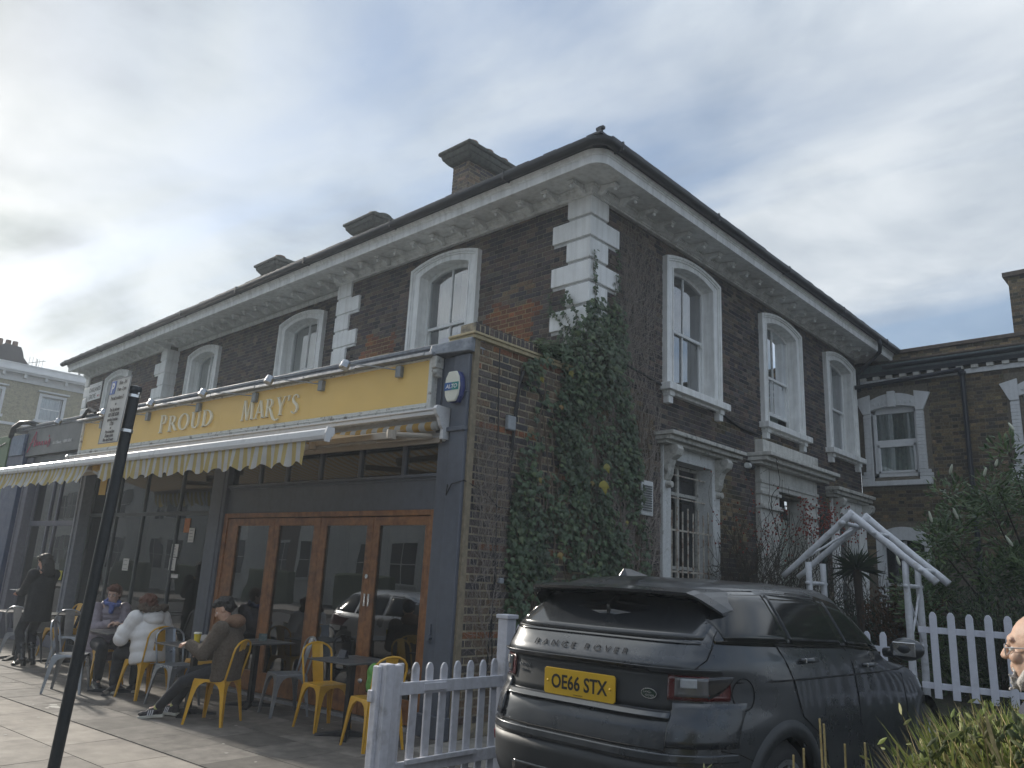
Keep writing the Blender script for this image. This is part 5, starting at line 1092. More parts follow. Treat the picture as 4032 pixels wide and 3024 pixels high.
# ------------------------------------------------------------ cars
def interp(tab, z):
    if z <= tab[0][0]: return tab[0][1]
    for (a, u), (b, v) in zip(tab, tab[1:]):
        if z <= b:
            t = (z-a)/(b-a); return u+(v-u)*t
    return tab[-1][1]
class Car:
    """hull as stacked plan outlines; x forward from the rear bumper, y left, z up"""
    def __init__(s, name, loc, heading, label, cat, T, paint, group=None):
        s.T = T; s.r = root(name, loc, heading, label=label, cat=cat, group=group, local=True); s.paint = paint
    def half(s, x, z):
        T = s.T; xr, xf, w, nr, nf = (interp(T[k], z) for k in ('xr', 'xf', 'w', 'nr', 'nf'))
        xm = T['xm']
        if x < xm: t = min(1, max(0, (xm-x)/(xm-xr))); n = nr
        else: t = min(1, max(0, (x-xm)/(xf-xm))); n = nf
        return w*max(0, 1-t**n)**(1/n)
    def rear(s, y, z):
        T = s.T; xr, w, n = interp(T['xr'], z), interp(T['w'], z), interp(T['nr'], z); return T['xm']-(T['xm']-xr)*max(0, 1-min(1, abs(y)/w)**n)**(1/n)
    def front(s, y, z):
        T = s.T; xf, w, n = interp(T['xf'], z), interp(T['w'], z), interp(T['nf'], z); return T['xm']+(xf-T['xm'])*max(0, 1-min(1, abs(y)/w)**n)**(1/n)
    def hull(s, zs, wheels, wr, n=132):
        T = s.T; mb = MB(); vs = []
        for z in zs:
            xr, xf, w, nr, nf = (interp(T[k], z) for k in ('xr', 'xf', 'w', 'nr', 'nf')); xm = T['xm']
            for k in range(n):
                a = 2*math.pi*k/n; c, sn = math.cos(a), math.sin(a); e = nf if c > 0 else nr
                vs.append((xm+((xf-xm) if c > 0 else (xm-xr))*math.copysign(abs(c)**(2/e), c), w*math.copysign(abs(sn)**(2/e), sn), z))
        fs = []
        for i in range(len(zs)-1):
            for k in range(n):
                q = (i*n+k, i*n+(k+1) % n, (i+1)*n+(k+1) % n, (i+1)*n+k)
                cx = sum(vs[j][0] for j in q)/4; cy = sum(vs[j][1] for j in q)/4; cz = sum(vs[j][2] for j in q)/4
                if any(math.hypot(cx-wx, cz-wz) < wr and abs(cy) > .5 for wx, wz in wheels): continue
                fs.append(q)
        # roof crown
        m = len(zs)-1; b = m*n; zt = zs[-1]; xr, xf, w = (interp(T[k], zt) for k in ('xr', 'xf', 'w'))
        prev = [b+k for k in range(n)]
        for (sc, dz) in ((.8, .018), (.5, .034), (.2, .040)):
            cur = []
            for k in range(n):
                p = vs[b+k]; cxm = (xr+xf)/2; vs.append((cxm+(p[0]-cxm)*(1-(1-sc)*.55 if sc > .4 else sc), p[1]*sc, zt+dz)); cur.append(len(vs)-1)
            for k in range(n): fs.append((prev[k], prev[(k+1) % n], cur[(k+1) % n], cur[k]))
            prev = cur
        fs.append(tuple(prev)); fs.append(tuple(range(n))[::-1]); mb.add(vs, fs); return mb
    def side(s, x, z, o=0.0, sg=-1): return (x, sg*(s.half(x, z)+o), z)
    def side_band(s, name, m, x0, x1, zlo, zhi, o=.006, nx=24, nz=6, sg=-1, par=None, th=.012, smooth=True):
        zlo = zlo if callable(zlo) else (lambda x, v=zlo: v); zhi = zhi if callable(zhi) else (lambda x, v=zhi: v)
        mb = MB(); vs = []
        for L in (o, o-th):
            for i in range(nx+1):
                x = x0+(x1-x0)*i/nx
                for j in range(nz+1): z = zlo(x)+(zhi(x)-zlo(x))*j/nz; vs.append(s.side(x, z, L, sg))
        q = (nx+1)*(nz+1); fs = []
        for i in range(nx):
            for j in range(nz):
                a = i*(nz+1)+j; fs.append((a, a+nz+1, a+nz+2, a+1))
        for i in range(nx):
            for j in (0, nz): a = i*(nz+1)+j; fs.append((a, a+nz+1, a+nz+1+q, a+q))
        for j in range(nz):
            for i in (0, nx): a = i*(nz+1)+j; fs.append((a, a+1, a+1+q, a+q))
        mb.add(vs, fs); return mb.build(name, m, par or s.r, smooth=smooth)
    def rear_band(s, name, m, y0, y1, zlo, zhi, o=.006, ny=24, nz=6, par=None, th=.012, smooth=True, label=None):
        zlo = zlo if callable(zlo) else (lambda y, v=zlo: v); zhi = zhi if callable(zhi) else (lambda y, v=zhi: v)
        mb = MB(); vs = []
        for L in (o, o-th):
            for i in range(ny+1):
                y = y0+(y1-y0)*i/ny
                for j in range(nz+1): z = zlo(y)+(zhi(y)-zlo(y))*j/nz; vs.append((s.rear(y, z)-L, y, z))
        q = (ny+1)*(nz+1); fs = []
        for i in range(ny):
            for j in range(nz): a = i*(nz+1)+j; fs.append((a, a+nz+1, a+nz+2, a+1))
        for i in range(ny):
            for j in (0, nz): a = i*(nz+1)+j; fs.append((a, a+nz+1, a+nz+1+q, a+q))
        for j in range(nz):
            for i in (0, ny): a = i*(nz+1)+j; fs.append((a, a+1, a+1+q, a+q))
        mb.add(vs, fs); return mb.build(name, m, par or s.r, smooth=smooth, label=label)
    def wheel(s, x, y, z, rad, w=.235):
        rub = mat('tyre rubber', (.018, .018, .019), .8, var=.2); alloy = mat('alloy wheel', (.32, .33, .35), .35, .9, var=.05); Mx = Matrix.Rotation(R(90), 3, 'X'); sg = 1 if y > 0 else -1
        mb = MB(); h = w/2; mb.lathe([(rad*.66, -h), (rad*.93, -h), (rad, -h*.7), (rad, h*.7), (rad*.93, h), (rad*.66, h)], (x, y-sg*h, z), 32, M=Mx); t = mb.build('tyre', rub, None) if False else mb.build('wheel', rub, s.r, smooth=True)
        mb = MB()
        mb.lathe([(rad*.66, -.02), (rad*.70, .02), (rad*.62, .02), (rad*.6, -.04)], (x, y, z), 32, M=Mx)
        for k in range(10):
            a = 2*math.pi*k/10; c, q = math.cos(a), math.sin(a); mb.tube([(x+c*.06, y, z+q*.06), (x+c*rad*.64, y-sg*.0, z+q*rad*.64)], .016, 5)
        mb.lathe([(.07, -.02), (.07, .015), (.03, .02)], (x, y, z), 16, M=Mx); mb.build('rim', alloy, t)
def paintmat(name, col, metal=.6, rough=.32):
    m = mat(name, col, rough, metal, var=.10, scale=3, coat=.6, spec=.5, bump=.02, bscale=60); return m
gpaint = paintmat('graphite car paint', (.040, .045, .052), .45, .30)
cglass = glass('tinted car glass', (.05, .06, .06), 1.0, 0, .05); cglass2 = glass('clear car glass', (.35, .55, .45), 1.0, 0, .04)
suvT = dict(xm=2.1,
  xr=[(.25, .14), (.45, .03), (.62, .0), (.74, .02), (.86, .055), (.90, .10), (1.10, .13), (1.13, .10), (1.20, .16), (1.27, .22), (1.33, .30), (1.45, .44), (1.53, .50), (1.60, .62)],
  xf=[(.25, 4.3), (.45, 4.46), (.6, 4.5), (.8, 4.47), (.92, 4.36), (.98, 4.18), (1.03, 3.9), (1.07, 3.45), (1.10, 3.25), (1.14, 3.10), (1.3, 2.86), (1.45, 2.62), (1.55, 2.42), (1.60, 2.25)],
  w=[(.25, .86), (.4, .94), (.6, .95), (.8, .945), (.95, .935), (1.06, .925), (1.12, .915), (1.18, .90), (1.22, .875), (1.27, .85), (1.4, .775), (1.52, .70), (1.57, .66), (1.60, .60)],
  nr=[(.25, 5), (.6, 4.6), (1.0, 4.8), (1.2, 5.5), (1.33, 8), (1.5, 8), (1.6, 6)],
  nf=[(.25, 3.6), (.9, 3.2), (1.0, 3.2), (1.1, 3.6), (1.6, 4.5)])
suv = Car('parked_car', (-3.055, 3.857, .063), R(90), 'dark graphite four by four parked with its rear and yellow plate towards the street', 'car', suvT, gpaint)
zs = [.25, .32, .40, .47, .53, .58, .63, .68, .72, .76, .80, .84, .88, .905, .94, .98, 1.02, 1.06, 1.09, 1.12, 1.15, 1.18, 1.22, 1.27, 1.32, 1.38, 1.44, 1.50, 1.54, 1.57, 1.60]
WR = .405
suv.hull(zs, [(.90, .37), (3.66, .37)], WR).build('body', gpaint, suv.r, smooth=True)
pl = mat('dark bumper plastic', (.028, .031, .034), .5, var=.12, scale=3, bump=.05); gloss = mat('gloss black', (.008, .009, .011), .12, coat=.8)
# windows
zb = lambda x: interp([(.2, 1.285), (.9, 1.262), (2.0, 1.225), (3.1, 1.165)], x)
zt = lambda x: interp([(.36, 1.44), (.5, 1.525), (.62, 1.55), (1.2, 1.565), (1.9, 1.555), (2.25, 1.50), (2.6, 1.375), (2.9, 1.24), (3.05, 1.18)], x)
for sg in (-1, 1):
    suv.side_band('window_surround', gloss, .36, 3.02, lambda x: zb(x)-.014, lambda x: max(zt(x)+.012, zb(x)-.01), o=.003, sg=sg, nx=60)
    for (a, b, m_) in ((.43, 1.10, cglass), (1.15, 1.93, cglass), (2.02, 2.92, cglass)):
        suv.side_band('side_window', mat('tinted window', (.008, .010, .011), .08, coat=.15, spec=.45, var=0), a, b, lambda x: zb(x)+.008, lambda x: max(zt(x)-.012, zb(x)+.009), o=.008, sg=sg, nx=30, th=.006)
# green seat reflection seen through the front window
gm = mat('pale green trim seen through glass', (.06, .11, .09), .3, var=.15, scale=5)
# rear window and lower glass band
suv.rear_band('rear_window', mat('rear glass', (.026, .029, .033), .22, coat=.35, spec=.7, var=0), -.70, .70, lambda y: 1.275+.01*(abs(y)/.70)**2, lambda y: 1.51-.05*(abs(y)/.70)**3, o=.006)
suv.rear_band('window_edge', gloss, -.70, .70, 1.262, 1.275, o=.009)
# spoiler
mb = MB(); n = 48; sec = []
for i in range(n+1):
    y = -.715+1.43*i/n; e = abs(y)/.715; k_ = max(0, (e-.84)/.16); xb = .27+.05*e**2+.20*k_**1.3; zz = 1.568-.012*e**2-.105*k_**1.4
    sec.append([(xb+.36+.05*e, y, zz+.012), (xb+.1, y, zz+.0), (xb, y, zz-.018), (xb+.008, y, zz-.035), (xb+.12, y, zz-.05+.03*k_), (xb+.46, y, zz-.07+.03*k_)])
vs = [p for s_ in sec for p in s_]; fs = [(i*6+j, (i+1)*6+j, (i+1)*6+(j+1) % 6, i*6+(j+1) % 6) for i in range(n) for j in range(6)]; fs += [tuple(range(6)), tuple(n*6+k for k in range(6))]
mb.add(vs, fs); mb.build('spoiler', gpaint, suv.r, smooth=False)
for sg in (-1, 1):
    continue; mb = MB(); mb.add([(.30, sg*.73, 1.49), (.36, sg*.72, 1.53), (.66, sg*.68, 1.585), (.66, sg*.73, 1.52), (.62, sg*.76, 1.44), (.50, sg*.775, 1.42)], [(0, 1, 2, 3, 4, 5)]); mb.build('spoiler_side', gpaint, suv.r)
# roof rail highlight line and tailgate joints
seam = mat('panel gap', (.004, .004, .005), .9)
def line(par, pts, r=.004, m=seam, nm='panel_gap'): mb = MB(); mb.tube(pts, r, 5); return mb.build(nm, m, par)
def rearpts(pts, o=.004): return [(suv.rear(y, z)-o, y, z) for y, z in pts]
for sg in (-1, 1):
    line(suv.r, rearpts([(sg*.70, 1.46), (sg*.72, 1.38), (sg*.735, 1.30), (sg*.745, 1.24), (sg*.74, 1.18), (sg*.70, 1.125)]))
    line(suv.r, rearpts([(sg*.60, .90), (sg*.60, .80), (sg*.60, .70)]))
    line(suv.r, [suv.side(x, z, .003, sg) for x, z in ((.93, 1.25), (.97, 1.15), (1.03, 1.05), (1.06, .95), (1.10, .85), (1.30, .74), (1.40, .62), (1.45, .45))])
    line(suv.r, [suv.side(x, z, .003, sg) for x, z in ((1.95, 1.22), (2.0, 1.1), (2.02, .9), (2.02, .5))])
    line(suv.r, [suv.side(x, z, .003, sg) for x, z in ((2.98, 1.14), (3.05, 1.0), (3.06, .8), (3.04, .5))])
    line(suv.r, [suv.side(x, z, .003, sg) for x, z in ((.30, .72), (.42, .70), (.52, .66))])
    line(suv.r, [suv.side(x, 1.065-.012*(x-.4), .002, sg) for x in (.45, .8, 1.2, 1.8, 2.4, 3.0, 3.4)], .006)
# shoulder bulge line over the rear and tailgate step
suv.rear_band('tailgate_lip', gpaint, -.80, .80, 1.108, 1.130, o=.030, th=.03)
suv.rear_band('tailgate_recess', pl, -.60, .60, .905, 1.104, o=.004)
suv.rear_band('tailgate_ledge', gpaint, -.605, .605, .872, .900, o=.035, th=.05)
suv.rear_band('bumper_step', pl, -.80, .80, .30, .64, o=.02, th=.03)
suv.rear_band('bumper_lip', gpaint, -.86, .86, .66, .70, o=.030, th=.04)
line(suv.r, rearpts([(y, .712) for y in (-.60, -.3, 0, .3, .60)], .012), .006)
suv.rear_band('bumper_corner', gpaint, -.86, -.605, .73, .955, o=.022, th=.03); suv.rear_band('bumper_corner', gpaint, .605, .86, .73, .955, o=.022, th=.03)
suv.rear_band('lower_trim', gloss, -.45, .45, .40, .50, o=.03, th=.02)
for sg in (-1, 1): suv.rear_band('reflector', mat('red reflector', (.35, .01, .012), .25, coat=.6), sg*.78-.06, sg*.78+.06, .56, .61, o=.026, ny=6, nz=2)
# tail lights
redl = mat('red lens', (.075, .006, .008), .15, coat=1.0); greyl = mat('smoked lens', (.10, .10, .105), .15, coat=1.0); clearl = mat('clear lens', (.34, .36, .39), .1, coat=1.0)
for sg in (-1, 1):
    a, b = (.575, .82) if sg > 0 else (-.82, -.575)
    tl = suv.rear_band('tail_light', redl, a, b, .965, 1.095, o=.018, ny=16)
    suv.rear_band('lens', greyl, min(sg*.615, sg*.755), max(sg*.615, sg*.755), .985, 1.085, o=.026, ny=8, par=tl)
    suv.rear_band('lens', clearl, min(sg*.645, sg*.715), max(sg*.645, sg*.715), 1.03, 1.08, o=.034, ny=6, par=tl)
    suv.side_band('side_lens', gloss, .165, .42, lambda x: .968+.12*max(0, (x-.22)/.2)**2, 1.095, o=.014, sg=sg, par=tl, nx=12)
    suv.side_band('side_lens', mat('amber lens', (.30, .10, .07), .2, coat=1), .20, .26, 1.02, 1.075, o=.018, sg=sg, par=tl, nx=5)
    if False: suv.side_band('light_shelf', gpaint, .16, .55, lambda x: .945+.13*max(0, (x-.32)/.2)**1.5, lambda x: .968+.135*max(0, (x-.32)/.2)**1.5, o=.03, th=.035, sg=sg, nx=16)
# number plate
py = mat('yellow number plate', (.62, .38, .015), .4, var=.03); plk = mat('plate black', (.008, .008, .008), .5)
plt = root('number_plate', (0, 0, 0)); bpy.data.objects.remove(plt)
mb = MB(); xp = .085; mb.prism([(xp, -.255, -.076+.977), (xp, .255, .901), (xp, .2665, .912), (xp, .2665, 1.041), (xp, .255, 1.053), (xp, -.255, 1.053), (xp, -.2665, 1.041), (xp, -.2665, .912)], (-.012, 0, 0)); plate = mb.build('number_plate', py, suv.r, bev=.002)
text('characters', 'OE66 STX', .112, (xp-.0135, 0, .940), (0, -1, 0), (0, 0, 1), plk, plate, ext=.0006, sx=.86, bold=.0022, spacing=1.0)
text('maker_line', 'www.motors', .013, (xp-.0135, 0, .91), (0, -1, 0), (0, 0, 1), plk, plate, ext=.0003)
for sg in (-1, 1): mb = MB(); mb.ell((xp-.014, sg*.235, .976), .008, n=8, m=6); mb.build('screw', py, plate)
# raised lettering
fnt = gloss
def glyph_line(txt, yc, zc, size, sx, sp, m, nm='lettering', par=None, o=.008, rr=None):
    def bend(q): return Vector((suv.rear(q.y, q.z)-o+(q.x), q.y, q.z))
    text(nm, txt, size, (0, yc, zc), (0, -1, 0), (0, 0, 1), m, par or suv.r, ext=.0022, sx=sx, spacing=sp, bend=bend, bold=-.0006)
glyph_line('RANGE ROVER', .06, 1.178, .048, 1.45, 1.75, mat('black chrome', (.03, .03, .034), .25, .6))
glyph_line('EVOQUE', .50, 1.035, .026, 1.3, 1.25, chrome); glyph_line('HSE DYN', .485, 1.005, .016, 1.0, 1.0, chrome)
mb = MB(); yb, zb_ = -.47, .985; xb = suv.rear(yb, zb_)-.014
ov = [(xb, yb+.052*math.cos(2*math.pi*k/24), zb_+.028*math.sin(2*math.pi*k/24)) for k in range(24)]; mb.prism(ov, (.01, 0, 0)); bd = mb.build('badge', chrome, suv.r)
mb = MB(); ov = [(xb-.001, yb+.047*math.cos(2*math.pi*k/24), zb_+.0235*math.sin(2*math.pi*k/24)) for k in range(24)]; mb.prism(ov, (-.002, 0, 0)); mb.build('badge_face', mat('badge green', (.01, .03, .02), .3), bd)
text('lettering', 'LAND-', .018, (xb-.0035, yb+.008, zb_+.002), (0, -1, 0), (0, 0, 1), chrome, bd, ext=.0006); text('lettering', '-ROVER', .018, (xb-.0035, yb-.006, zb_-.016), (0, -1, 0), (0, 0, 1), chrome, bd, ext=.0006)
# shark fin aerial, handles, mirror, filler cap
mb = MB(); mb.add([(.52, -.035, 1.625), (.52, .035, 1.625), (.80, .02, 1.635), (.80, -.02, 1.635), (.53, -.004, 1.675), (.53, .004, 1.675), (.60, .003, 1.675), (.60, -.003, 1.675)], [(0,3,2,1),(4,5,6,7),(0,1,5,4),(1,2,6,5),(2,3,7,6),(3,0,4,7)]); mb.build('aerial_fin', gloss, suv.r, bev=.004)
for sg in (-1, 1):
    for x in (1.16, 2.18):
        mb = MB(); zc = 1.165 if x < 2 else 1.10; y = suv.half(x+.1, zc)
        mb.tube([(x, sg*(y-.005), zc), (x+.03, sg*(y+.032), zc), (x+.11, sg*(y+.038), zc), (x+.19, sg*(y+.03), zc), (x+.22, sg*(y-.005), zc)], [.013, .016, .017, .016, .013], 8); h = mb.build('door_handle', gpaint, suv.r, smooth=True)
        mb = MB(); mb.obox((x+.03, sg*(y+.034), zc), (.05, .01, .03)); mb.build('handle_cap', chrome, h, bev=.003)
    mb = MB(); mb.ell((2.83, sg*1.03, 1.20), (.085, .125, .085), n=16, m=12); mb.tube([(2.86, sg*.85, 1.16), (2.84, sg*.98, 1.17)], .035, 8); mi = mb.build('door_mirror', gpaint, suv.r, smooth=True)
    mb = MB(); mb.obox((2.755, sg*1.03, 1.20), (.006, .16, .10)); mb.build('mirror_glass', chrome, mi, bev=.01)
    # wheel arches and liners
    for wx in (.90, 3.66):
        ar = [(wx+rr*math.cos(a), sg*(suv.half(wx+rr*math.cos(a), .37+rr*math.sin(a))+oo), .37+rr*math.sin(a)) for (rr, oo) in ((WR-.02, -.05), (WR-.02, .012), (WR+.045, .016), (WR+.07, .002)) for a in [math.pi*k/24-.08*(k == 0)+.08*(k == 24) for k in range(25)]]
        mb = MB(); mb.add(ar, [(j*25+i, j*25+i+1, (j+1)*25+i+1, (j+1)*25+i) for j in range(3) for i in range(24)]); mb.build('wheel_arch', gpaint if wx < 0 else pl, suv.r, smooth=True)
        mb = MB(); lin = [(wx+.43*math.cos(math.pi*k/16), sg*yy, .37+.43*math.sin(math.pi*k/16)) for yy in (.45, .90) for k in range(17)]; mb.add(lin, [(i, i+1, 18+i, 17+i) for i in range(16)]+[tuple(range(17))]); mb.build('wheel_liner', seam, suv.r)
        suv.wheel(wx, sg*.89, .37, .365)
line(suv.r, [suv.side(.50+.085*math.cos(a), 1.0+.085*math.sin(a), .003, -1) for a in [2*math.pi*k/20 for k in range(21)]], .003, nm='filler_cap')
# wiper sweep and headlights, grille at the far end
for sg in (-1, 1): suv.side_band('headlight', clearl, 3.75, 4.15, .84, .92, o=.008, sg=sg, nx=10)
# front window with the light seat behind
o = suv.side_band('window_reflection', gm, 2.16, 2.78, lambda x: zb(x)+.02, lambda x: max(zt(x)-.05-.35*(x-2.16)*0, zb(x)+.022), o=.0095, nx=16, th=.002) if False else None
# silver estate at the kerb, seen in the door glass
sv = paintmat('silver car paint', (.52, .53, .54), .7, .3)
estT = dict(xm=2.2,
  xr=[(.2, .12), (.4, .02), (.6, .0), (.85, .05), (.95, .10), (1.0, .16), (1.2, .36), (1.32, .55), (1.38, .75)],
  xf=[(.2, 4.3), (.5, 4.42), (.7, 4.36), (.8, 4.2), (.86, 3.8), (.92, 3.35), (.96, 3.2), (1.1, 2.95), (1.25, 2.65), (1.35, 2.35), (1.38, 2.2)],
  w=[(.2, .8), (.4, .87), (.7, .88), (.9, .86), (.95, .83), (1.1, .76), (1.3, .66), (1.38, .58)], nr=[(.2, 4), (1.4, 4)], nf=[(.2, 3), (1.4, 4)])
def estate(loc, hd, label, paint, sc=1.0):
    c = Car('parked_car', loc, hd, label, 'car', estT, paint, 'cars parked along the kerb')
    c.hull([.2, .3, .4, .5, .6, .7, .78, .84, .9, .94, .97, 1.0, 1.05, 1.1, 1.15, 1.2, 1.25, 1.3, 1.35, 1.38], [(.85, .32), (3.45, .32)], .36, 96).build('body', paint, c.r, smooth=True)
    z1 = lambda x: interp([(.3, 1.0), (3.2, .97)], x); z2 = lambda x: interp([(.5, 1.2), (.8, 1.32), (2.2, 1.33), (2.6, 1.22), (3.1, 1.0)], x); tw = MATS['tinted window']
    for sg in (-1, 1):
        for (a, b) in ((.45, 1.05), (1.1, 1.85), (1.92, 2.95)): c.side_band('side_window', tw, a, b, z1, lambda x: max(z2(x), z1(x)+.001), o=.006, sg=sg, nx=12)
        for wx in (.85, 3.45): c.wheel(wx, sg*.82, .32, .31, .2)
    c.rear_band('rear_window', tw, -.6, .6, 1.02, 1.3, o=.006); c.rear_band('tail_light', redl, -.84, -.6, .7, .95, o=.01); c.rear_band('tail_light', redl, .6, .84, .7, .95, o=.01)
    return c
estate((-13.6, .40, -.13), 0, 'silver estate car parked at the kerb opposite the folding doors', sv)
estate((-14.0, -7.6, -.13), 0, 'white estate car parked on the far side of the road', paintmat('white car paint', (.7, .7, .7), 0, .3))
# ------------------------------------------------------------ terrace across the road, mirrored in the glass
pst = mat('white terrace stucco', (.62, .61, .56), .7, var=.08, scale=1, streak=.2); brn = mat('brown terrace brick', (.12, .085, .06), .9, var=.3, scale=4)
hedge_m = mat('hedge leaves', (.035, .06, .02), .8, var=.5, scale=8, bump=1, bscale=20, dist=.05)
NUM = 'one two three four five six seven eight nine ten eleven twelve thirteen fourteen'.split()
for k in range(14):
    x0 = -77.4+6.2*k
    t = root('terraced_house', (x0+3, -16, 0), label='white stuccoed terraced house with a bay, number %s of the row across the road' % NUM[k], cat='house', group='terrace across the road')
    mb = MB(); mb.box(x0, -24, 0, x0+6.18, -16, 8.2); mb.build('wall', pst if k % 3 else brn, t)
    mb = MB(); mb.box(x0-.0, -16.25, 7.7, x0+6.18, -15.999, 7.95); mb.build('cornice', pst, t)
    mb = MB(); mb.prism([(x0, -24.2, 8.2), (x0, -15.8, 8.2), (x0, -20, 10.4)], (6.18, 0, 0)); mb.build('roof', slate, t)
    mb = MB(); mb.prism([(x0+.5, -15.99, 0), (x0+3.6, -15.99, 0), (x0+3.0, -14.9, 0), (x0+1.1, -14.9, 0)], (0, 0, 6.6)); mb.build('bay', pst, t)
    for zb_, zt_ in ((1.2, 3.0), (4.2, 6.0)):
        for (a, b, yy) in ((x0+1.3, x0+2.8, -14.88), (x0+4.3, x0+5.3, -15.98)):
            mb = MB(); mb.box(a, yy, zb_, b, yy+.01, zt_); wn = mb.build('window', MATS['tinted window'], t)
            mb = MB(); mb.box(a-.1, yy, zt_, b+.1, yy+.08, zt_+.12); mb.box(a-.1, yy, zb_-.1, b+.1, yy+.1, zb_); mb.box((a+b)/2-.02, yy+.011, zb_, (a+b)/2+.02, yy+.03, zt_); mb.box(a, yy+.011, (zb_+zt_)/2-.02, b, yy+.03, (zb_+zt_)/2+.02); mb.build('frame', pst, wn)
    mb = MB(); mb.box(x0+.2, -12.9, 0, x0+3.6, -12.4, 1.5); solo('garden_hedge', mb, hedge_m, 'clipped green hedge before house number %s across the road' % NUM[k], 'hedge', 'hedges across the road', bev=.1)
# ------------------------------------------------------------ chairs and tables
ychair = mat('yellow enamel', (.62, .34, .022), .33, .0, var=.08, scale=4, coat=.3, bump=.05, bscale=12); gchair = mat('galvanised steel', (.30, .32, .35), .32, .75, var=.12, scale=4)
def make_chair(m, name='cafe_chair'):
    t = root(name, (0, 0, 0), 0, local=True)
    mb = MB(); n = 10; vs = []; fs = []
    for i in range(n+1):
        for j in range(n+1):
            x = -.175+.35*i/n; y = -.175+.35*j/n; e = max(abs(x), abs(y))/.175; vs.append((x, y, .447+.004*e**6-.006*(1-e)))
    fs = [(i*(n+1)+j, (i+1)*(n+1)+j, (i+1)*(n+1)+j+1, i*(n+1)+j+1) for i in range(n) for j in range(n)]
    b = len(vs); ring = [i*(n+1) for i in range(n+1)]+[n*(n+1)+j for j in range(1, n+1)]+[i*(n+1)+n for i in range(n-1, -1, -1)]+[j for j in range(n-1, 0, -1)]
    for r_ in ring: p = vs[r_]; vs.append((p[0]*1.03, p[1]*1.03, .420))
    k = len(ring)
    for i in range(k): fs.append((ring[i], ring[(i+1) % k], b+(i+1) % k, b+i))
    fs.append(tuple(b+i for i in range(k))); mb.add(vs, fs); mb.build('seat', m, t, bev=.004)
    for sx in (-1, 1):
        for sy in (-1, 1):
            mb = MB(); prof = [(.43, .178), (.415, .120), (.39, .082), (.35, .060), (.28, .046), (.12, .034), (0, .026)]
            for ax in (0, 1):
                vs = []; fs = []
                for z, w_ in prof:
                    s = .18+.045*(1-z/.43); cx, cy = sx*s, sy*s; fl_ = .006
                    if ax == 0: a = (cx, cy, z); b2 = (cx-sx*w_, cy, z); c = (cx-sx*w_, cy-sy*fl_, z); d = (cx, cy-sy*fl_, z)
                    else: a = (cx, cy, z); b2 = (cx, cy-sy*w_, z); c = (cx-sx*fl_, cy-sy*w_, z); d = (cx-sx*fl_, cy, z)
                    vs += [a, b2, c, d]
                for i in range(len(prof)-1):
                    for q in range(4): fs.append((i*4+q, i*4+(q+1) % 4, i*4+4+(q+1) % 4, i*4+4+q))
                fs += [(0, 1, 2, 3), tuple(len(vs)-4+q for q in range(4))]; mb.add(vs, fs)
            mb.build('leg', m, t)
    mb = MB(); pts = []
    def bx_(z): return -.165-.10*((z-.43)/.42)
    for z in (.43, .52, .62, .70): pts.append((bx_(z), -.168-.012*(z-.43)/.27, z))
    for k in range(9):
        a = math.pi-math.pi*k/8; pts.append((bx_(.71+.14*math.sin(a)), .185*math.cos(a)*(1 if abs(math.cos(a)) > .99 else 1), .71+.14*math.sin(a)**.8))
    for z in (.70, .62, .52, .43): pts.append((bx_(z), .168+.012*(z-.43)/.27, z))
    mb.tube(pts, .0115, 8); mb.build('back_frame', m, t, smooth=True)
    mb = MB(); n = 8; vs = []
    for i in range(n+1):
        z = .43+.415*i/n; w_ = .062+.006*i/n
        for y, dx in ((-w_, .006), (-w_*.5, 0), (w_*.5, 0), (w_, .006)): vs += [(bx_(z)+dx+.003, y, z), (bx_(z)+dx-.002, y, z)]
    fs = []
    for i in range(n):
        for j in range(3): a = i*8+j*2; fs += [(a, a+2, a+10, a+8), (a+1, a+9, a+11, a+3)]
        a = i*8; fs += [(a, a+8, a+9, a+1), (a+6, a+7, a+15, a+14)]
    mb.add(vs, fs); mb.build('backrest', m, t)
    return t
protoY = make_chair(ychair); protoG = make_chair(gchair)
usedp = {'y': False, 'g': False}
def chair(kind, x, y, fx, fy, label, world=False):
    p = protoY if kind == 'y' else protoG
    o = p if not usedp[kind] else copy_tree(p); usedp[kind] = True
    o.location = SP(x, y); o.rotation_euler = (0, 0, math.atan2(fy, fx)+SA); tag(o, label, 'chair', 'metal cafe chairs'); return o
chair('y', -.25, -.84, -.98, .2, 'yellow metal chair nearest the white picket fence with a green shopping bag on it')
chair('y', -1.26, -.64, 1, -.12, 'yellow metal chair left of the square table nearest the fence')
chair('g', -2.17, -.48, -.3, -.95, 'grey metal chair standing alone between the folding doors and the man in brown')
chair('y', -2.17, -1.37, -.85, -.5, 'yellow metal chair under the young man in the brown fleece')
chair('g', -3.42, -1.14, 1, .05, 'grey metal chair with its back against the white puffer woman\'s chair')
chair('y', -3.72, -.62, -.25, -.95, 'yellow metal chair against the pilaster holding a pale rucksack')
chair('y', -4.08, -1.18, -1, -.1, 'yellow metal chair under the woman in the white puffer coat')
chair('g', -4.93, -1.72, .6, .8, 'grey metal chair beside the sign post on the street side')
chair('y', -5.42, -1.08, 1, -.08, 'yellow metal chair under the woman in the lilac puffer coat')
chair('g', -8.02, -1.14, -.55, .83, 'grey metal chair at the far left table nearest the street')
chair('g', -7.35, -.72, -.75, .6, 'grey metal chair right of the standing woman')
chair('y', -8.75, -.30, .1, -1, 'yellow metal chair facing the street at the far left table')
chair('y', -7.75, -.18, -.1, -1, 'yellow metal chair by the glass behind the standing woman')
tabm = mat('dark table top', (.06, .062, .066), .38, var=.15, scale=5, bump=.05); tleg = mat('cast iron leg', (.02, .021, .024), .45, .3, var=.1)
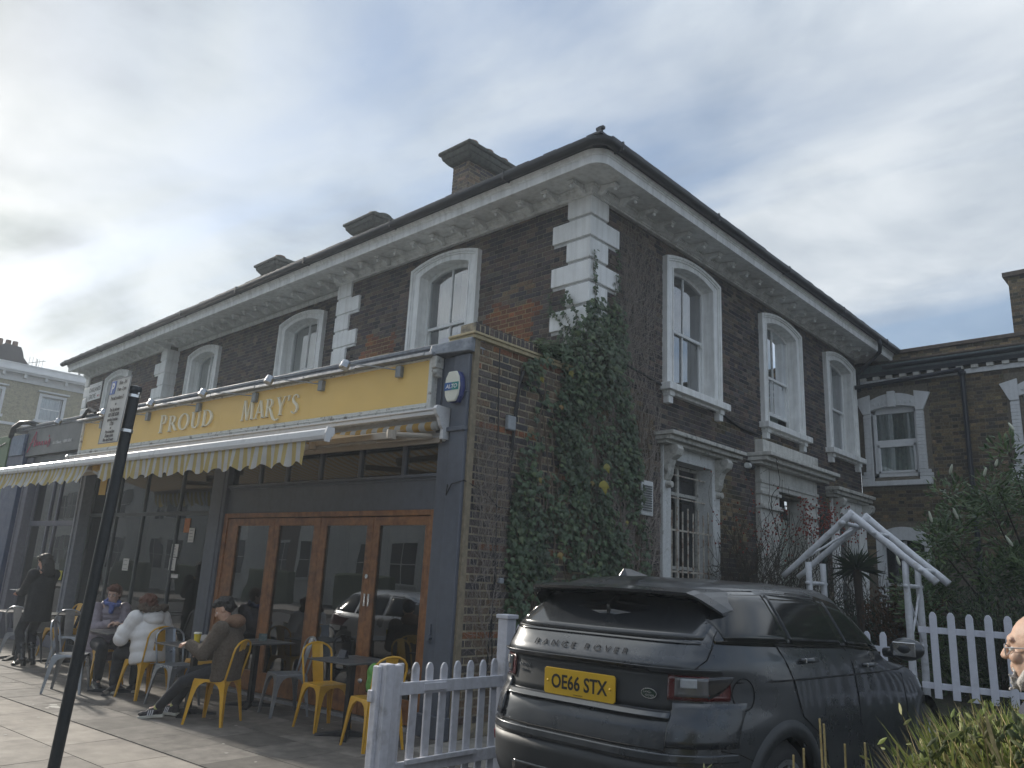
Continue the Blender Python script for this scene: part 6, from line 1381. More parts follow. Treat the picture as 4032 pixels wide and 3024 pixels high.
def make_table():
    t = root('cafe_table', (0, 0, 0), local=True)
    mb = MB(); mb.box(-.33, -.33, .725, .33, .33, .74); mb.build('table_top', tabm, t, bev=.004)
    mb = MB(); mb.box(-.03, -.03, .03, .03, .03, .72); mb.box(-.10, -.10, .71, .10, .10, .725); mb.build('column', tleg, t)
    for k in range(4):
        Mx = Matrix.Rotation(R(45+90*k), 3, 'Z'); mb = MB()
        vs = [Mx @ Vector(p) for p in ((.02, -.03, .0), (.31, -.035, 0), (.31, .035, 0), (.02, .03, 0), (.02, -.03, .06), (.31, -.03, .02), (.31, .03, .02), (.02, .03, .06))]
        mb.add(vs, [(0,3,2,1),(4,5,6,7),(0,1,5,4),(1,2,6,5),(2,3,7,6),(3,0,4,7)]); mb.build('foot', tleg, t, bev=.004)
    return t
pt_ = make_table(); first = True
TP = [(-.80, -.70, 'square dark cafe table nearest the white picket fence with a black card holder'), (-2.86, -.46, 'square dark cafe table against the folding doors with a small card holder'), (-2.80, -1.30, 'square dark cafe table with the yellow paper cup on it'), (-4.60, -1.28, 'square dark cafe table between the two women in puffer coats'), (-8.60, -1.00, 'square dark cafe table at the far left of the forecourt'), (-7.95, -.62, 'square dark cafe table behind the standing woman'), ]
for (x, y, lb) in TP:
    o = pt_ if first else copy_tree(pt_); first = False; o.location = SP(x, y); o.rotation_euler = (0, 0, SA); tag(o, lb, 'table', 'square cafe tables')
def ch_(x, y, rz, lb, m):
    mb = MB(); A = [(-.05, -.03, 0), (.05, -.03, 0), (.05, .0, .075), (-.05, .0, .075)]; B_ = [(-.05, .03, 0), (.05, .03, 0)]
    Mx = Matrix.Rotation(rz, 3, 'Z'); c = SP(x, y, .741)
    mb.add([c+Mx @ Vector(p) for p in [(-.05, -.035, 0), (.05, -.035, 0), (.05, .035, 0), (-.05, .035, 0), (-.05, -.004, .085), (.05, -.004, .085), (.05, .004, .085), (-.05, .004, .085)]], [(0,3,2,1),(4,5,6,7),(0,1,5,4),(1,2,6,5),(2,3,7,6),(3,0,4,7)])
    return solo('card_holder', mb, m, lb, 'card holder', bev=.002)
ch_(-.93, -.72, R(10), 'folded black card holder on the table nearest the fence', mat('black card', (.012, .013, .02), .2)); ch_(-2.9, -.36, R(60), 'folded dark green card holder on the table against the doors', mat('green card', (.05, .08, .07), .3))
# ------------------------------------------------------------ people
skin = mat('skin', (.50, .30, .21), .5, var=.06, scale=9, trans=.08); skinp = mat('pale skin', (.56, .37, .29), .5, var=.05, scale=9, trans=.08)
shoem = mat('black shoe', (.015, .014, .018), .4)
def ik(a, b, l1, l2, pole):
    a, b = Vector(a), Vector(b); d = b-a; L = min(d.length, (l1+l2)*.999); t = d.normalized(); x = (l1*l1-l2*l2+L*L)/(2*L); h = math.sqrt(max(0, l1*l1-x*x)); p = Vector(pole); p = (p-t*p.dot(t)).normalized(); return a+t*x+p*h, a+t*L
def finger_hand(mb, wrist, dirv, side, grip=.5, up=Vector((0, 0, 1)), s=1.0):
    """palm, four unequal bent fingers and a thumb leaving the side of the palm"""
    d = Vector(dirv).normalized(); n = Vector(up); n = (n-d*n.dot(d)).normalized(); a = d.cross(n)*side; w0 = Vector(wrist)
    for k in range(4):
        o = (k-1.5)*.019*s; mb.cap(w0+a*o*.75, w0+d*.078*s+a*o, .0145*s, .0125*s, 8)
    for k in range(4):
        o = (k-1.5)*.020*s; L = (.062, .072, .068, .052)[k]*s; p = w0+d*.080*s+a*o; cur = d; ang = 0
        for j in range(3):
            ang += grip*(.55, .9, .7)[j]; dd = d*math.cos(ang)-n*math.sin(ang); q = p+dd*L*(.45, .32, .25)[j]; mb.cap(p, q, (.0098-.001*j)*s, (.0092-.001*j)*s, 7); p = q
    p = w0+d*.018*s-a*.030*s; q = p+(d*.6-a*.55-n*.35).normalized()*.038*s; mb.cap(p, q, .0125*s, .0105*s, 7); r = q+(d*.75-a*.1-n*.55*grip).normalized()*.032*s; mb.cap(q, r, .010*s, .0085*s, 7)
def head_mesh(mb, c, fw, up, s=1.0, jaw=1.0):
    """skull, face, nose, lips, ears; c = centre of the head, fw = where the face looks"""
    f = Vector(fw).normalized(); u = Vector(up); u = (u-f*u.dot(f)).normalized(); l = u.cross(f); M = Matrix((f, l, u)).transposed(); c = Vector(c)
    P = lambda x, y, z: c+M @ Vector((x*s, y*s, z*s))
    mb.ell(P(-.012, 0, .025), (.096*s, .074*s, .094*s), M, 16, 12); mb.ell(P(.020, 0, -.035), (.070*s, .060*s, .078*s), M, 14, 10)
    mb.ell(P(.055, 0, -.088), (.024*s, .026*s*jaw, .020*s), M, 10, 8); mb.cap(P(.075, 0, .035), P(.072, 0, .035), .02*s, .02*s, 8)
    for sg in (-1, 1):
        mb.cap(P(.078, sg*.012, .034), P(.066, sg*.045, .036), .011*s, .010*s, 8); mb.ell(P(.058, sg*.038, -.018), (.026*s, .022*s, .022*s), M, 10, 8)
        mb.ell(P(-.005, sg*.074, -.002), (.018*s, .008*s, .031*s), M, 10, 8); mb.cap(P(.0, sg*.045, -.055), P(.045, sg*.026, -.088), .018*s, .016*s, 8)
    mb.cap(P(.083, 0, .028), P(.106, 0, -.014), .009*s, .013*s, 8); 
    for sg in (-1, 1): mb.ell(P(.096, sg*.011, -.017), (.012*s, .009*s, .008*s), M, 8, 6)
    mb.cap(P(.084, -.016, -.046), P(.084, .016, -.046), .0075*s, .0075*s, 8); mb.cap(P(.081, -.015, -.057), P(.081, .015, -.057), .0085*s, .0085*s, 8)
    return P, M
def eyes(par, P, M, s, brow):
    for sg in (-1, 1):
        mb = MB(); mb.ell(P(.071, sg*.030, .006), (.012*s, .0135*s, .009*s), M, 12, 8); e = mb.build('eye', mat('eye white', (.6, .58, .55), .2), par, smooth=True)
        mb = MB(); mb.ell(P(.080, sg*.030, .006), (.005*s, .006*s, .006*s), M, 8, 6); mb.build('iris', mat('dark iris', (.03, .02, .015), .1), e, smooth=True)
        mb = MB(); mb.cap(P(.082, sg*.014, .032), P(.069, sg*.049, .034), .0045*s, .0035*s, 6); mb.build('eyebrow', brow, par)
def person(label, x, y, fx, fy, D, z0=0.0, world=False):
    """D: joints in the facing frame (x forward, y left, z up); clothes as separate meshes"""
    loc = SP(x, y, z0) if not world else Vector((x, y, z0)); rz = math.atan2(fy, fx)+(SA if not world else 0)
    p = root('person', loc, rz, label=label, cat='person', local=True); s = D.get('s', 1.0); V = Vector
    hip = V(D['hip']); ch = V(D['chest']); nk = V(D['neck']); hd = V(D['head']); sk_ = D.get('skin', skin)
    sw_ = D.get('shoulder', .185)*s; hw = .095*s
    lat = V((0, 1, 0)); spine = (nk-hip).normalized()
    sh = {g: nk-spine*.045*s+lat*g*sw_+V((0, 0, -.01)) for g in (1, -1)}; hj = {g: hip+lat*g*hw for g in (1, -1)}
    el = {}; wr = {}; kn = {}; an = {}
    for g, k in ((1, 'L'), (-1, 'R')):
        el[g], wr[g] = ik(sh[g], D['hand'+k], .285*s, .25*s, D.get('pole'+k, (-.2, g*.6, -1)))
        kn[g], an[g] = ik(hj[g], D['foot'+k], .43*s, .42*s, (1, g*.12, .25))
    fw = V(D.get('look', (1, 0, 0)))
    body = MB(); P, M = head_mesh(body, hd, fw, D.get('headup', (0, 0, 1)), s, D.get('jaw', 1))
    body.cap(nk-spine*.03, hd-V((0, 0, .05))*s, .058*s, .052*s); body.cap(hip, ch, .12*s, .125*s, flat=.8)
    body.cap(sh[1], sh[-1], .055*s, .055*s)
    for g in (1, -1):
        body.cap(sh[g], el[g], .044*s, .036*s); body.cap(el[g], wr[g], .036*s, .024*s); body.cap(hj[g], kn[g], .075*s, .05*s); body.cap(kn[g], an[g], .048*s, .033*s)
        hdv = D.get('hdir'+('L' if g > 0 else 'R'), wr[g]-el[g]); finger_hand(body, wr[g], hdv, g, D.get('grip', .5), V(D.get('hup'+('L' if g > 0 else 'R'), (0, 0, 1))), s*.98)
        body.cap(an[g], an[g]+V(D.get('toe'+('L' if g > 0 else 'R'), (.15, 0, -.04)))*s*.35, .03*s, .022*s)
    bo = body.build('body', sk_, p, remesh=D.get('vox', .0062))
    brow = D.get('hairm'); eyes(p, P, M, s, brow)
    D['P'] = P; D['M'] = M; D['j'] = (sh, el, wr, hj, kn, an, hip, ch, nk, spine)
    return p, D
def trousers(p, D, m, r=(.092, .066, .05), hem=.05, s=1.0):
    sh, el, wr, hj, kn, an, hip, ch, nk, sp = D['j']; mb = MB(); mb.cap(hj[1], hj[-1], .105*s, .105*s); mb.cap(hip, hip+sp*.12, .125*s, .13*s, flat=.85)
    for g in (1, -1):
        a = an[g]+(kn[g]-an[g]).normalized()*hem; mb.cap(hj[g], kn[g], r[0]*s, r[1]*s); mb.cap(kn[g], a, r[1]*s, r[2]*s)
        q = (kn[g]+a)/2
        for t in (.25, .5, .8): c = kn[g]*(1-t)+a*t; rr = (r[1]*(1-t)+r[2]*t)*s; mb.ell(c+Vector((-.008, 0, 0)), (rr*1.08, rr*1.06, .025))
    return mb.build('trousers', m, p, remesh=.011)
def shoes(p, D, m, sole=None, s=1.0, heel=0.0, high=0.0):
    an = D['j'][5]
    for g in (1, -1):
        t = Vector(D.get('toe'+('L' if g > 0 else 'R'), (.15, 0, -.04))).normalized(); a = an[g]; up = Vector((0, 0, 1)); up = (up-t*up.dot(t)).normalized(); l = up.cross(t); M = Matrix((t, l, up)).transposed()
        Q = lambda x, y, z: a+M @ Vector((x*s, y*s, z*s))
        mb = MB(); mb.cap(Q(-.025, 0, -.01), Q(.07, 0, -.028), .046*s, .038*s, 10); mb.ell(Q(.13, 0, -.04), (.065*s, .044*s, .028*s), M, 12, 8); mb.ell(Q(-.03, 0, -.03), (.04*s, .036*s, .04*s), M, 10, 8)
        if high: mb.cap(Q(-.01, 0, 0), Q(-.01, 0, high), .044*s, .052*s)
        so_ = mb.build('shoe', m, p, remesh=.007)
        if sole:
            mb = MB(); pr = [(-.075, .030), (.02, .032), (.10, .044), (.16, .038), (.195, .014), (.195, -.014), (.16, -.038), (.10, -.044), (.02, -.032), (-.075, -.030)]
            mb.prism([Q(x, y, -.088) for x, y in pr], M @ Vector((0, 0, .030*s))); mb.build('sole', sole, so_, bev=.006)
        elif heel: mb = MB(); mb.obox(Q(-.04, 0, -.075), (.05, .05, .06), M); mb.build('heel', m, so_)
        if D.get('stripes'):
            mb = MB()
            for k in range(3): mb.add([Q(.03+.022*k, -.0475*1.0, -.062), Q(.042+.022*k, -.0475, -.062), Q(.030+.022*k, -.040, -.006), Q(.018+.022*k, -.040, -.006)], [(0, 1, 2, 3)])
            for k in range(3): mb.add([Q(.03+.022*k, .0475, -.062), Q(.042+.022*k, .0475, -.062), Q(.030+.022*k, .040, -.006), Q(.018+.022*k, .040, -.006)], [(0, 1, 2, 3)])
            mb.build('stripes', mat('grey stripe', (.5, .5, .52), .4), so_)
def jacket(p, D, m, rt=(.165, .175, .165), ra=(.075, .062, .048), quilt=0.0, skirt=None, s=1.0, vox=.011, flat=.72, q=.058, name='jacket', cuff=.0):
    sh, el, wr, hj, kn, an, hip, ch, nk, sp = D['j']; mb = MB()
    def torso(a, b, r1, r2):
        L = (b-a).length; n = max(3, int(L/q*6)) if quilt else 6; path = []; rr = []
        for i in range(n+1):
            t = i/n; path.append(a*(1-t)+b*t); rr.append((r1*(1-t)+r2*t)*s+(quilt*(abs(math.sin(math.pi*t*L/q))-.6) if quilt else 0))
        return path, rr
    lo = hip-sp*.03 if not skirt else hip-sp*skirt; path, rr = torso(lo, ch, rt[0], rt[1]); p2, r2 = torso(ch, nk-sp*.07, rt[1], rt[2]*.82)
    # elliptical torso rings
    vs = []; fs = []; nn = 24; allp = path+p2[1:]+[nk-sp*.03, nk+sp*.02]; allr = rr+r2[1:]+[rt[2]*.55*s, .07*s]
    sx = Vector((sp.z, 0, -sp.x)).normalized()
    for c, r_ in zip(allp, allr):
        for k in range(nn): a = 2*math.pi*k/nn; vs.append(c+sx*(r_*flat*math.cos(a))+Vector((0, 1, 0))*(r_*1.12*math.sin(a)))
    for i in range(len(allp)-1):
        for k in range(nn): fs.append((i*nn+k, i*nn+(k+1) % nn, (i+1)*nn+(k+1) % nn, (i+1)*nn+k))
    fs += [tuple(range(nn))[::-1], tuple((len(allp)-1)*nn+k for k in range(nn))]; mb.add(vs, fs)
    for g in (1, -1):
        mb.ell(sh[g], (ra[0]*1.08*s,)*3)
        for a, b, r1, r2_ in ((sh[g], el[g], ra[0], ra[1]), (el[g], wr[g]-(wr[g]-el[g]).normalized()*(.01+cuff), ra[1], ra[2])):
            L = (b-a).length; n = max(4, int(L/q*5)); path = [a*(1-i/n)+b*(i/n) for i in range(n+1)]; rr = [(r1*(1-i/n)+r2_*i/n)*s+(quilt*.8*(abs(math.sin(math.pi*i/n*L/q))-.6) if quilt else .004*math.sin(i*2.1)) for i in range(n+1)]; mb.tube(path, rr, 12)
        mb.ell(el[g], (ra[1]*1.02*s,)*3)
    return mb.build(name, m, p, remesh=vox)
def hairball(p, D, m, parts, s=1.0, vox=.006, seed=0, curls=0, cr_=.02, name='hair'):
    P, M = D['P'], D['M']; mb = MB(); rr = random.Random(seed)
    for (x, y, z, a, b, c) in parts: mb.ell(P(x, y, z), (a*s, b*s, c*s), M, 14, 10)
    for k in range(curls):
        x, y, z, a, b, c = rr.choice(parts); th, ph = rr.uniform(0, 6.28), math.acos(rr.uniform(-.6, 1)); q = P(x+a*math.sin(ph)*math.cos(th), y+b*math.sin(ph)*math.sin(th), z+c*math.cos(ph)); mb.ell(q, cr_*rr.uniform(.6, 1.2), n=6, m=4)
    return mb.build(name, m, p, remesh=vox)
trm = mat('black trousers cloth', (.014, .016, .022), .85, var=.3, scale=9, bump=.2, bscale=30)
# young man in brown fleece
hairb = mat('black hair', (.012, .010, .010), .5, var=.3, scale=60, bump=.8, bscale=180)
D = dict(hip=(-.10, 0, .53), chest=(-.13, 0, .78), neck=(-.08, 0, 1.01), head=(.0, 0, 1.145), look=(.85, .18, -.52), headup=(.5, 0, .85), handR=(.30, -.02, .71), handL=(.34, -.44, .80), poleL=(-.3, .5, -1), poleR=(-.5, -.6, -.8), footL=(.60, .04, .10), footR=(.52, -.15, .10), toeL=(.17, .04, -.02), toeR=(.17, -.05, .0), skin=skin, hairm=hairb, grip=.55, stripes=True, hdirL=(.8, -.4, -.1), hupL=(0, .3, 1), hdirR=(1, .2, .1))
D['handL'] = (.26, .20, .80); D['handR'] = (.20, -.10, .66)
man, D = person('young man in brown fleece jacket sitting sideways with a phone and yellow cup', -2.20, -1.38, -.85, -.5, D)
fleece = mat('brown teddy fleece', (.105, .082, .062), .95, var=.3, scale=14, bump=1.0, bscale=110, dist=.015)
jacket(man, D, fleece, rt=(.19, .19, .185), ra=(.088, .074, .056), skirt=.10, flat=.78)
mb = MB(); nk = D['j'][8]; mb.ell(nk+Vector((-.07, 0, .03)), (.10, .13, .075)); mb.cap(nk+Vector((-.02, -.09, .02)), nk+Vector((.06, -.05, -.05)), .04, .03); mb.cap(nk+Vector((-.02, .09, .02)), nk+Vector((.06, .05, -.05)), .04, .03); mb.build('hood', mat('tan hood lining', (.20, .115, .07), .95, var=.2, scale=20, bump=.8, bscale=100), man, remesh=.009)
trousers(man, D, trm); shoes(man, D, mat('dark trainer', (.022, .018, .024), .7, bump=.3), sole=mat('white sole', (.5, .48, .42), .6))
sock = mat('pale yellow sock', (.42, .42, .16), .9, var=.2)
for g in (1, -1): mb = MB(); a = D['j'][5][g]; mb.cap(a, a+(D['j'][4][g]-a).normalized()*.10, .04, .042); mb.build('sock', sock, man, smooth=True)
hairball(man, D, hairb, [(-.03, 0, .065, .10, .086, .072), (-.055, 0, .02, .075, .082, .08), (.045, 0, .095, .06, .07, .035), (.0, 0, .10, .08, .08, .045)], seed=3, curls=60, cr_=.018)
mb = MB(); k = (D['j'][3][-1]+D['j'][4][-1])/2+Vector((.03, -.088, .0)); mb.add([k, k+Vector((.022, -.002, .0)), k+Vector((.022, 0, .035)), k+Vector((0, 0, .03))], [(0, 1, 2, 3)]); mb.build('logo', mat('white logo', (.75, .75, .75), .4), man)
def at_hand(p, D, g, off): return p.matrix_world @ (D['j'][2][g]+Vector(off))
bpy.context.view_layer.update()
ph = at_hand(man, D, -1, (.09, .0, .035)); mb = MB(); mb.obox(ph, (.15, .072, .009), Matrix.Rotation(math.atan2(-.5, -.85)+SA, 3, 'Z') @ Matrix.Rotation(R(-25), 3, 'Y')); solo('phone', mb, mat('phone glass', (.01, .01, .012), .1), 'dark phone held by the young man in brown', 'phone', bev=.004)
def cup(x, y, z, h, r1, r2, m, ml, lb, nm='paper_cup', tr=None):
    c = root(nm, SP(x, y, z), label=lb, cat='cup', local=True); mb = MB(); mb.lathe([(r1, 0), (r2, h)], (0, 0, 0), 20); mb.build('cup_body', m, c, smooth=False)
    mb = MB(); mb.lathe([(r2+.003, h-.004), (r2+.004, h+.006), (r2-.003, h+.014), (r2-.006, h+.014)], (0, 0, 0), 20); mb.build('lid', ml, c)
cup(-2.60, -1.42, .741, .13, .028, .040, mat('yellow cup', (.72, .56, .03), .5, var=.02), mat('cream lid', (.75, .73, .62), .4), 'tall yellow paper cup with a cream lid held by the young man in brown')
# woman in white puffer coat, seen from behind
red_h = mat('auburn hair', (.10, .035, .018), .6, var=.4, scale=40, bump=.9, bscale=120); fur = mat('brown fur trim', (.085, .06, .042), .95, var=.5, scale=30, bump=1, bscale=90, dist=.02)
D = dict(hip=(-.05, 0, .52), chest=(-.02, 0, .76), neck=(.05, 0, .98), head=(.12, 0, 1.09), look=(1, -.1, -.25), handL=(.30, .16, .80), handR=(.22, -.22, .60), footL=(.40, .12, .08), footR=(.36, -.12, .08), skin=skinp, hairm=red_h, s=.97)
ww, D = person('woman in a white puffer coat with fur hood seen from behind at the table', -4.10, -1.20, -1, -.1, D)
wp = mat('white puffer nylon', (.66, .65, .64), .5, var=.05, scale=5, bump=.25, bscale=14, dist=.02)
jacket(ww, D, wp, rt=(.205, .20, .185), ra=(.098, .088, .066), quilt=.013, q=.13, skirt=.12, flat=.85, vox=.010)
mb = MB(); nk = D['j'][8]; mb.ell(nk+Vector((-.10, 0, -.03)), (.10, .15, .10)); mb.ell(nk+Vector((-.13, 0, -.07)), (.085, .125, .07)); mb.build('hood', wp, ww, remesh=.010)
mb = MB(); rr = random.Random(3)
for k in range(60):
    a = math.pi*2*k/60; c = nk+Vector((-.06+.085*math.cos(a)*.9-.02, .155*math.sin(a), .075-.045*math.cos(a)*0+.02*math.sin(a*2))); 
    for q_ in range(2): mb.ell(c+Vector((rr.uniform(-.02, .02), rr.uniform(-.02, .02), rr.uniform(-.02, .02))), rr.uniform(.02, .038), n=6, m=4)
mb.build('fur_trim', fur, ww, remesh=.008)
trousers(ww, D, trm); shoes(ww, D, shoem, sole=mat('white sole', (.5, .48, .42), .6))
hairball(ww, D, red_h, [(-.03, 0, .04, .10, .092, .085), (-.06, 0, -.02, .07, .10, .08), (.0, 0, .07, .09, .085, .055)], seed=5, curls=160, cr_=.022)
# woman in lilac puffer coat facing the street
D = dict(hip=(-.05, 0, .53), chest=(-.03, 0, .79), neck=(.0, 0, 1.02), head=(.05, 0, 1.16), look=(.75, -.6, -.18), handL=(.33, .0, .80), handR=(.33, -.05, .80), hdirL=(.1, -1, 0), hdirR=(.1, 1, 0), footL=(.42, .10, .08), footR=(.36, -.14, .08), skin=skinp, hairm=red_h, s=1.0, grip=.9)
wl, D = person('woman with auburn hair and glasses in a lilac quilted coat at the table', -5.42, -1.10, 1, -.12, D)
lil = mat('lilac puffer nylon', (.22, .19, .22), .45, var=.08, scale=5, bump=.2, bscale=16, dist=.015)
jacket(wl, D, lil, rt=(.205, .19, .185), ra=(.085, .074, .055), quilt=.013, q=.055, skirt=.22, flat=.85, vox=.009)
mb = MB(); nk = D['j'][8]; mb.ell(nk+Vector((-.06, 0, .0)), (.09, .12, .07)); mb.build('hood', lil, wl, remesh=.010)
mb = MB(); rr = random.Random(9)
for k in range(16): a = 2*math.pi*k/16; mb.ell(nk+Vector((.035+.075*math.cos(a), .085*math.sin(a), .03+rr.uniform(-.012, .02)-.03*math.cos(a))), (.035, .035, .03), n=8, m=6)
mb.cap(nk+Vector((.10, -.02, 0)), nk+Vector((.12, -.03, -.09)), .04, .03)
mb.build('scarf', mat('blue scarf', (.11, .14, .33), .9, var=.4, scale=12), wl, remesh=.008)
tw = trousers(wl, D, trm, r=(.10, .078, .06)); shoes(wl, D, shoem, sole=mat('white sole', (.5, .48, .42), .6))
hairball(wl, D, red_h, [(-.03, 0, .045, .10, .09, .085), (-.05, 0, -.01, .06, .088, .08), (.03, 0, .085, .075, .075, .045)], seed=7, curls=70, cr_=.018)
def specs(p, D, m):
    P, M = D['P'], D['M']; mb = MB()
    for sg in (-1, 1): mb.tube([P(.093-.006*abs(math.cos(a)), sg*(.031+.022*math.cos(a)), .004+.017*math.sin(a)) for a in [2*math.pi*k/14 for k in range(15)]], .002, 5); mb.tube([P(.088, sg*.053, .010), P(.0, sg*.080, .012)], .0018, 5)
    mb.tube([P(.096, -.009, .008), P(.096, .009, .008)], .002, 5); mb.build('glasses', m, p)
specs(wl, D, mat('dark frame', (.02, .02, .025), .3))
cup(-4.66, -1.20, .741, .07, .036, .044, mat('white cup', (.7, .69, .66), .4, var=.02), mat('brown lid', (.5, .42, .3), .5), 'short white paper cup on the table between the two women', 'paper_cup')
# standing woman in black with a tray and phone
D = dict(hip=(.0, 0, .90), chest=(.0, 0, 1.18), neck=(.01, 0, 1.40), head=(.05, 0, 1.53), look=(1, 0, -.4), headup=(.3, 0, .95), handL=(.36, .08, 1.06), handR=(.34, -.10, 1.09), poleL=(-.4, .5, -1), poleR=(-.4, -.5, -1), footL=(.02, .11, .10), footR=(.06, -.09, .10), skin=skin, hairm=hairb, s=1.0)
ws, D = person('woman all in black with long dark hair standing and looking at a phone', -7.62, -1.16, -1, -.35, D)
blk = mat('black wool coat', (.014, .015, .018), .9, var=.3, scale=10, bump=.3)
jacket(ws, D, blk, rt=(.20, .18, .175), ra=(.08, .068, .055), skirt=.26, flat=.72); trousers(ws, D, trm, r=(.09, .068, .058), hem=.12); shoes(ws, D, mat('black boot leather', (.012, .012, .014), .2, coat=.5), heel=1, high=.22)
hairball(ws, D, hairb, [(-.03, 0, .045, .10, .092, .085), (-.06, 0, -.05, .075, .098, .12), (-.07, 0, -.15, .06, .10, .12), (.02, 0, .08, .08, .08, .045)], seed=11, curls=40, cr_=.018)
bpy.context.view_layer.update()
q = at_hand(ws, D, 1, (.12, -.03, .03)); mb = MB(); mb.obox(q, (.16, .08, .01), Matrix.Rotation(SA+math.atan2(-.35, -1), 3, 'Z')); solo('phone', mb, mat('pale phone case', (.45, .45, .47), .3), 'pale phone held out by the standing woman in black', 'phone', bev=.003)
# man in red jumper inside the cafe
D = dict(hip=(.0, 0, .92), chest=(.0, 0, 1.2), neck=(.01, 0, 1.43), head=(.03, 0, 1.58), handL=(.25, .1, 1.05), handR=(.25, -.12, 1.05), footL=(.02, .1, .1), footR=(0, -.1, .1), skin=skin, hairm=mat('grey hair', (.28, .27, .26), .8, var=.3, scale=40))
mr, D = person('person in a red jumper standing inside the cafe behind the first folding door', -5.17, .95, -.2, 1, D)
jacket(mr, D, mat('red jumper', (.42, .015, .02), .85, var=.1), skirt=.05); trousers(mr, D, trm); shoes(mr, D, shoem); hairball(mr, D, MATS['grey hair'], [(-.03, 0, .05, .10, .085, .08), (-.05, 0, 0, .07, .08, .07)])
# man walking past at the right edge
hg = mat('grey stubble', (.42, .40, .38), .9, var=.5, scale=90, bump=1, bscale=160, dist=.004); 
D = dict(hip=(.0, 0, .87), chest=(.0, 0, 1.12), neck=(.0, 0, 1.36), head=(.05, 0, 1.492), look=(1, 0, -.04), handL=(.15, .3, .85), handR=(.05, -.3, .85), footL=(.25, .1, .1), footR=(-.2, -.1, .1), skin=mat('mottled skin', (.45, .30, .225), .62, var=.12, scale=14, trans=.1, bump=.15, bscale=90), hairm=mat('dark brow', (.04, .03, .025), .8), vox=.0042, jaw=1.1)  # the man's own skin tone, mottled at random
mn = None
fx_, fy_ = -1.0, .10
mn, D = person('balding man with glasses and grey beard passing at the right edge of the picture', -.465, 3.0, fx_, fy_, D, z0=0.0, world=True)
jacket(mn, D, mat('navy jacket', (.02, .024, .04), .8), skirt=.1); trousers(mn, D, trm); shoes(mn, D, shoem); specs(mn, D, mat('clear frame', (.3, .3, .32), .15))
P, M = D['P'], D['M']; mb = MB()
for (x, y, z, a, b, c) in ((.070, 0, -.092, .024, .032, .026), (.05, 0, -.10, .03, .04, .02), (.086, 0, -.037, .006, .022, .006)): mb.ell(P(x, y, z), (a, b, c), M, 12, 8)
for sg in (-1, 1): mb.cap(P(.02, sg*.056, -.05), P(.055, sg*.034, -.092), .017, .018, 8); mb.cap(P(.084, sg*.01, -.038), P(.074, sg*.028, -.06), .007, .008, 6)
rr = random.Random(1)
for k in range(90): mb.ell(P(.066+rr.uniform(-.04, .03), rr.uniform(-.04, .04), -.09+rr.uniform(-.03, .02)), rr.uniform(.004, .009), n=6, m=4)
mb.build('beard', hg, mn, remesh=.0035)
hairball(mn, D, MATS['grey hair'], [(-.055, 0, .01, .062, .080, .07)], seed=4, curls=40, cr_=.01)
# ------------------------------------------------------------ things on the chairs and inside
def blob(nm, pts, m, lb, cat, vox=.008, k=None):
    mb = MB()
    for (c, r_) in pts: mb.ell(c, r_, n=12, m=8)
    a = np.array(mb.v); org = (float(a[:, 0].mean()), float(a[:, 1].mean()), float(a[:, 2].min())); mb.v = [(p[0]-org[0], p[1]-org[1], p[2]-org[2]) for p in mb.v]
    o = mb.build(nm, m, None, remesh=vox); o.location = org; return tag(o, lb, cat)
gb = mat('green shopping bag', (.10, .28, .05), .4, var=.35, scale=9, bump=.5, bscale=15, dist=.03)
blob('shopping_bag', [(SP(-.27, -.80, .56), (.14, .12, .13)), (SP(-.20, -.82, .66), (.10, .10, .10)), (SP(-.34, -.80, .66), (.07, .08, .10)), (SP(-.25, -.78, .50), (.15, .13, .06))], gb, 'bright green shopping bag on the yellow chair nearest the fence', 'bag')
blob('rucksack', [(SP(-3.70, -.66, .60), (.15, .10, .16)), (SP(-3.70, -.68, .50), (.155, .12, .07)), (SP(-3.72, -.72, .57), (.11, .08, .10))], mat('pale canvas', (.42, .39, .36), .85, var=.1, bump=.3), 'pale canvas rucksack on the yellow chair against the pilaster', 'bag')
wt = root('inside_table', SP(-7.2, 1.0, 0), label='small table with glass jugs and a menu just inside the cafe window', cat='table', local=True)
mb = MB(); mb.box(-.5, -.3, .72, .5, .3, .76); mb.build('table_top', wood, wt); mb = MB(); mb.box(-.05, -.05, 0, .05, .05, .72); mb.build('column', tleg, wt)
for i_, (dx, dy) in enumerate(((-.3, -.1), (-.15, .05), (.0, -.12))): mb = MB(); mb.lathe([(.04, 0), (.055, .1), (.035, .2), (.04, .24)], (0, 0, 0), 14); mb.v = [tuple(Vector(v)+SP(-7.2+dx, 1.0+dy, .76)) for v in mb.v]; solo('glass_jug', mb, glass('jug glass', (.75, .8, .8), 1.5, 0, .1), ['glass jug at the left of the table inside the cafe window', 'glass jug at the middle of the table inside the cafe window', 'glass jug nearest the pilaster on the inside table'][i_], 'jug', 'glass jugs on the inside table')
mb = MB(); mb.obox(SP(-6.95, .95, .88), (.22, .01, .26), Matrix.Rotation(SA, 3, 'Z')); solo('menu_card', mb, paper, 'white menu card standing behind the jugs inside the cafe window', 'menu')
mb = MB(); mb.ell(SP(-5.74, .3, 1.38), (.10, .06, .12)); solo('balloon', mb, mat('blue balloon', (.02, .16, .38), .3), 'small blue balloon behind the glass beside the pilaster', 'balloon', smooth=True)
# two chairs and a table seen inside behind the doors
for (x, y, fx, fy, lb) in ((-1.3, .75, -1, 0, 'yellow metal chair inside the cafe behind the last folding door'), (-2.6, .8, 1, 0, 'yellow metal chair inside the cafe behind the third folding door')): chair('y', x, y, fx, fy, lb)
o = copy_tree(pt_); o.location = SP(-1.95, .8); o.rotation_euler = (0, 0, SA); tag(o, 'square dark table inside the cafe between two yellow chairs', 'table', 'square cafe tables')
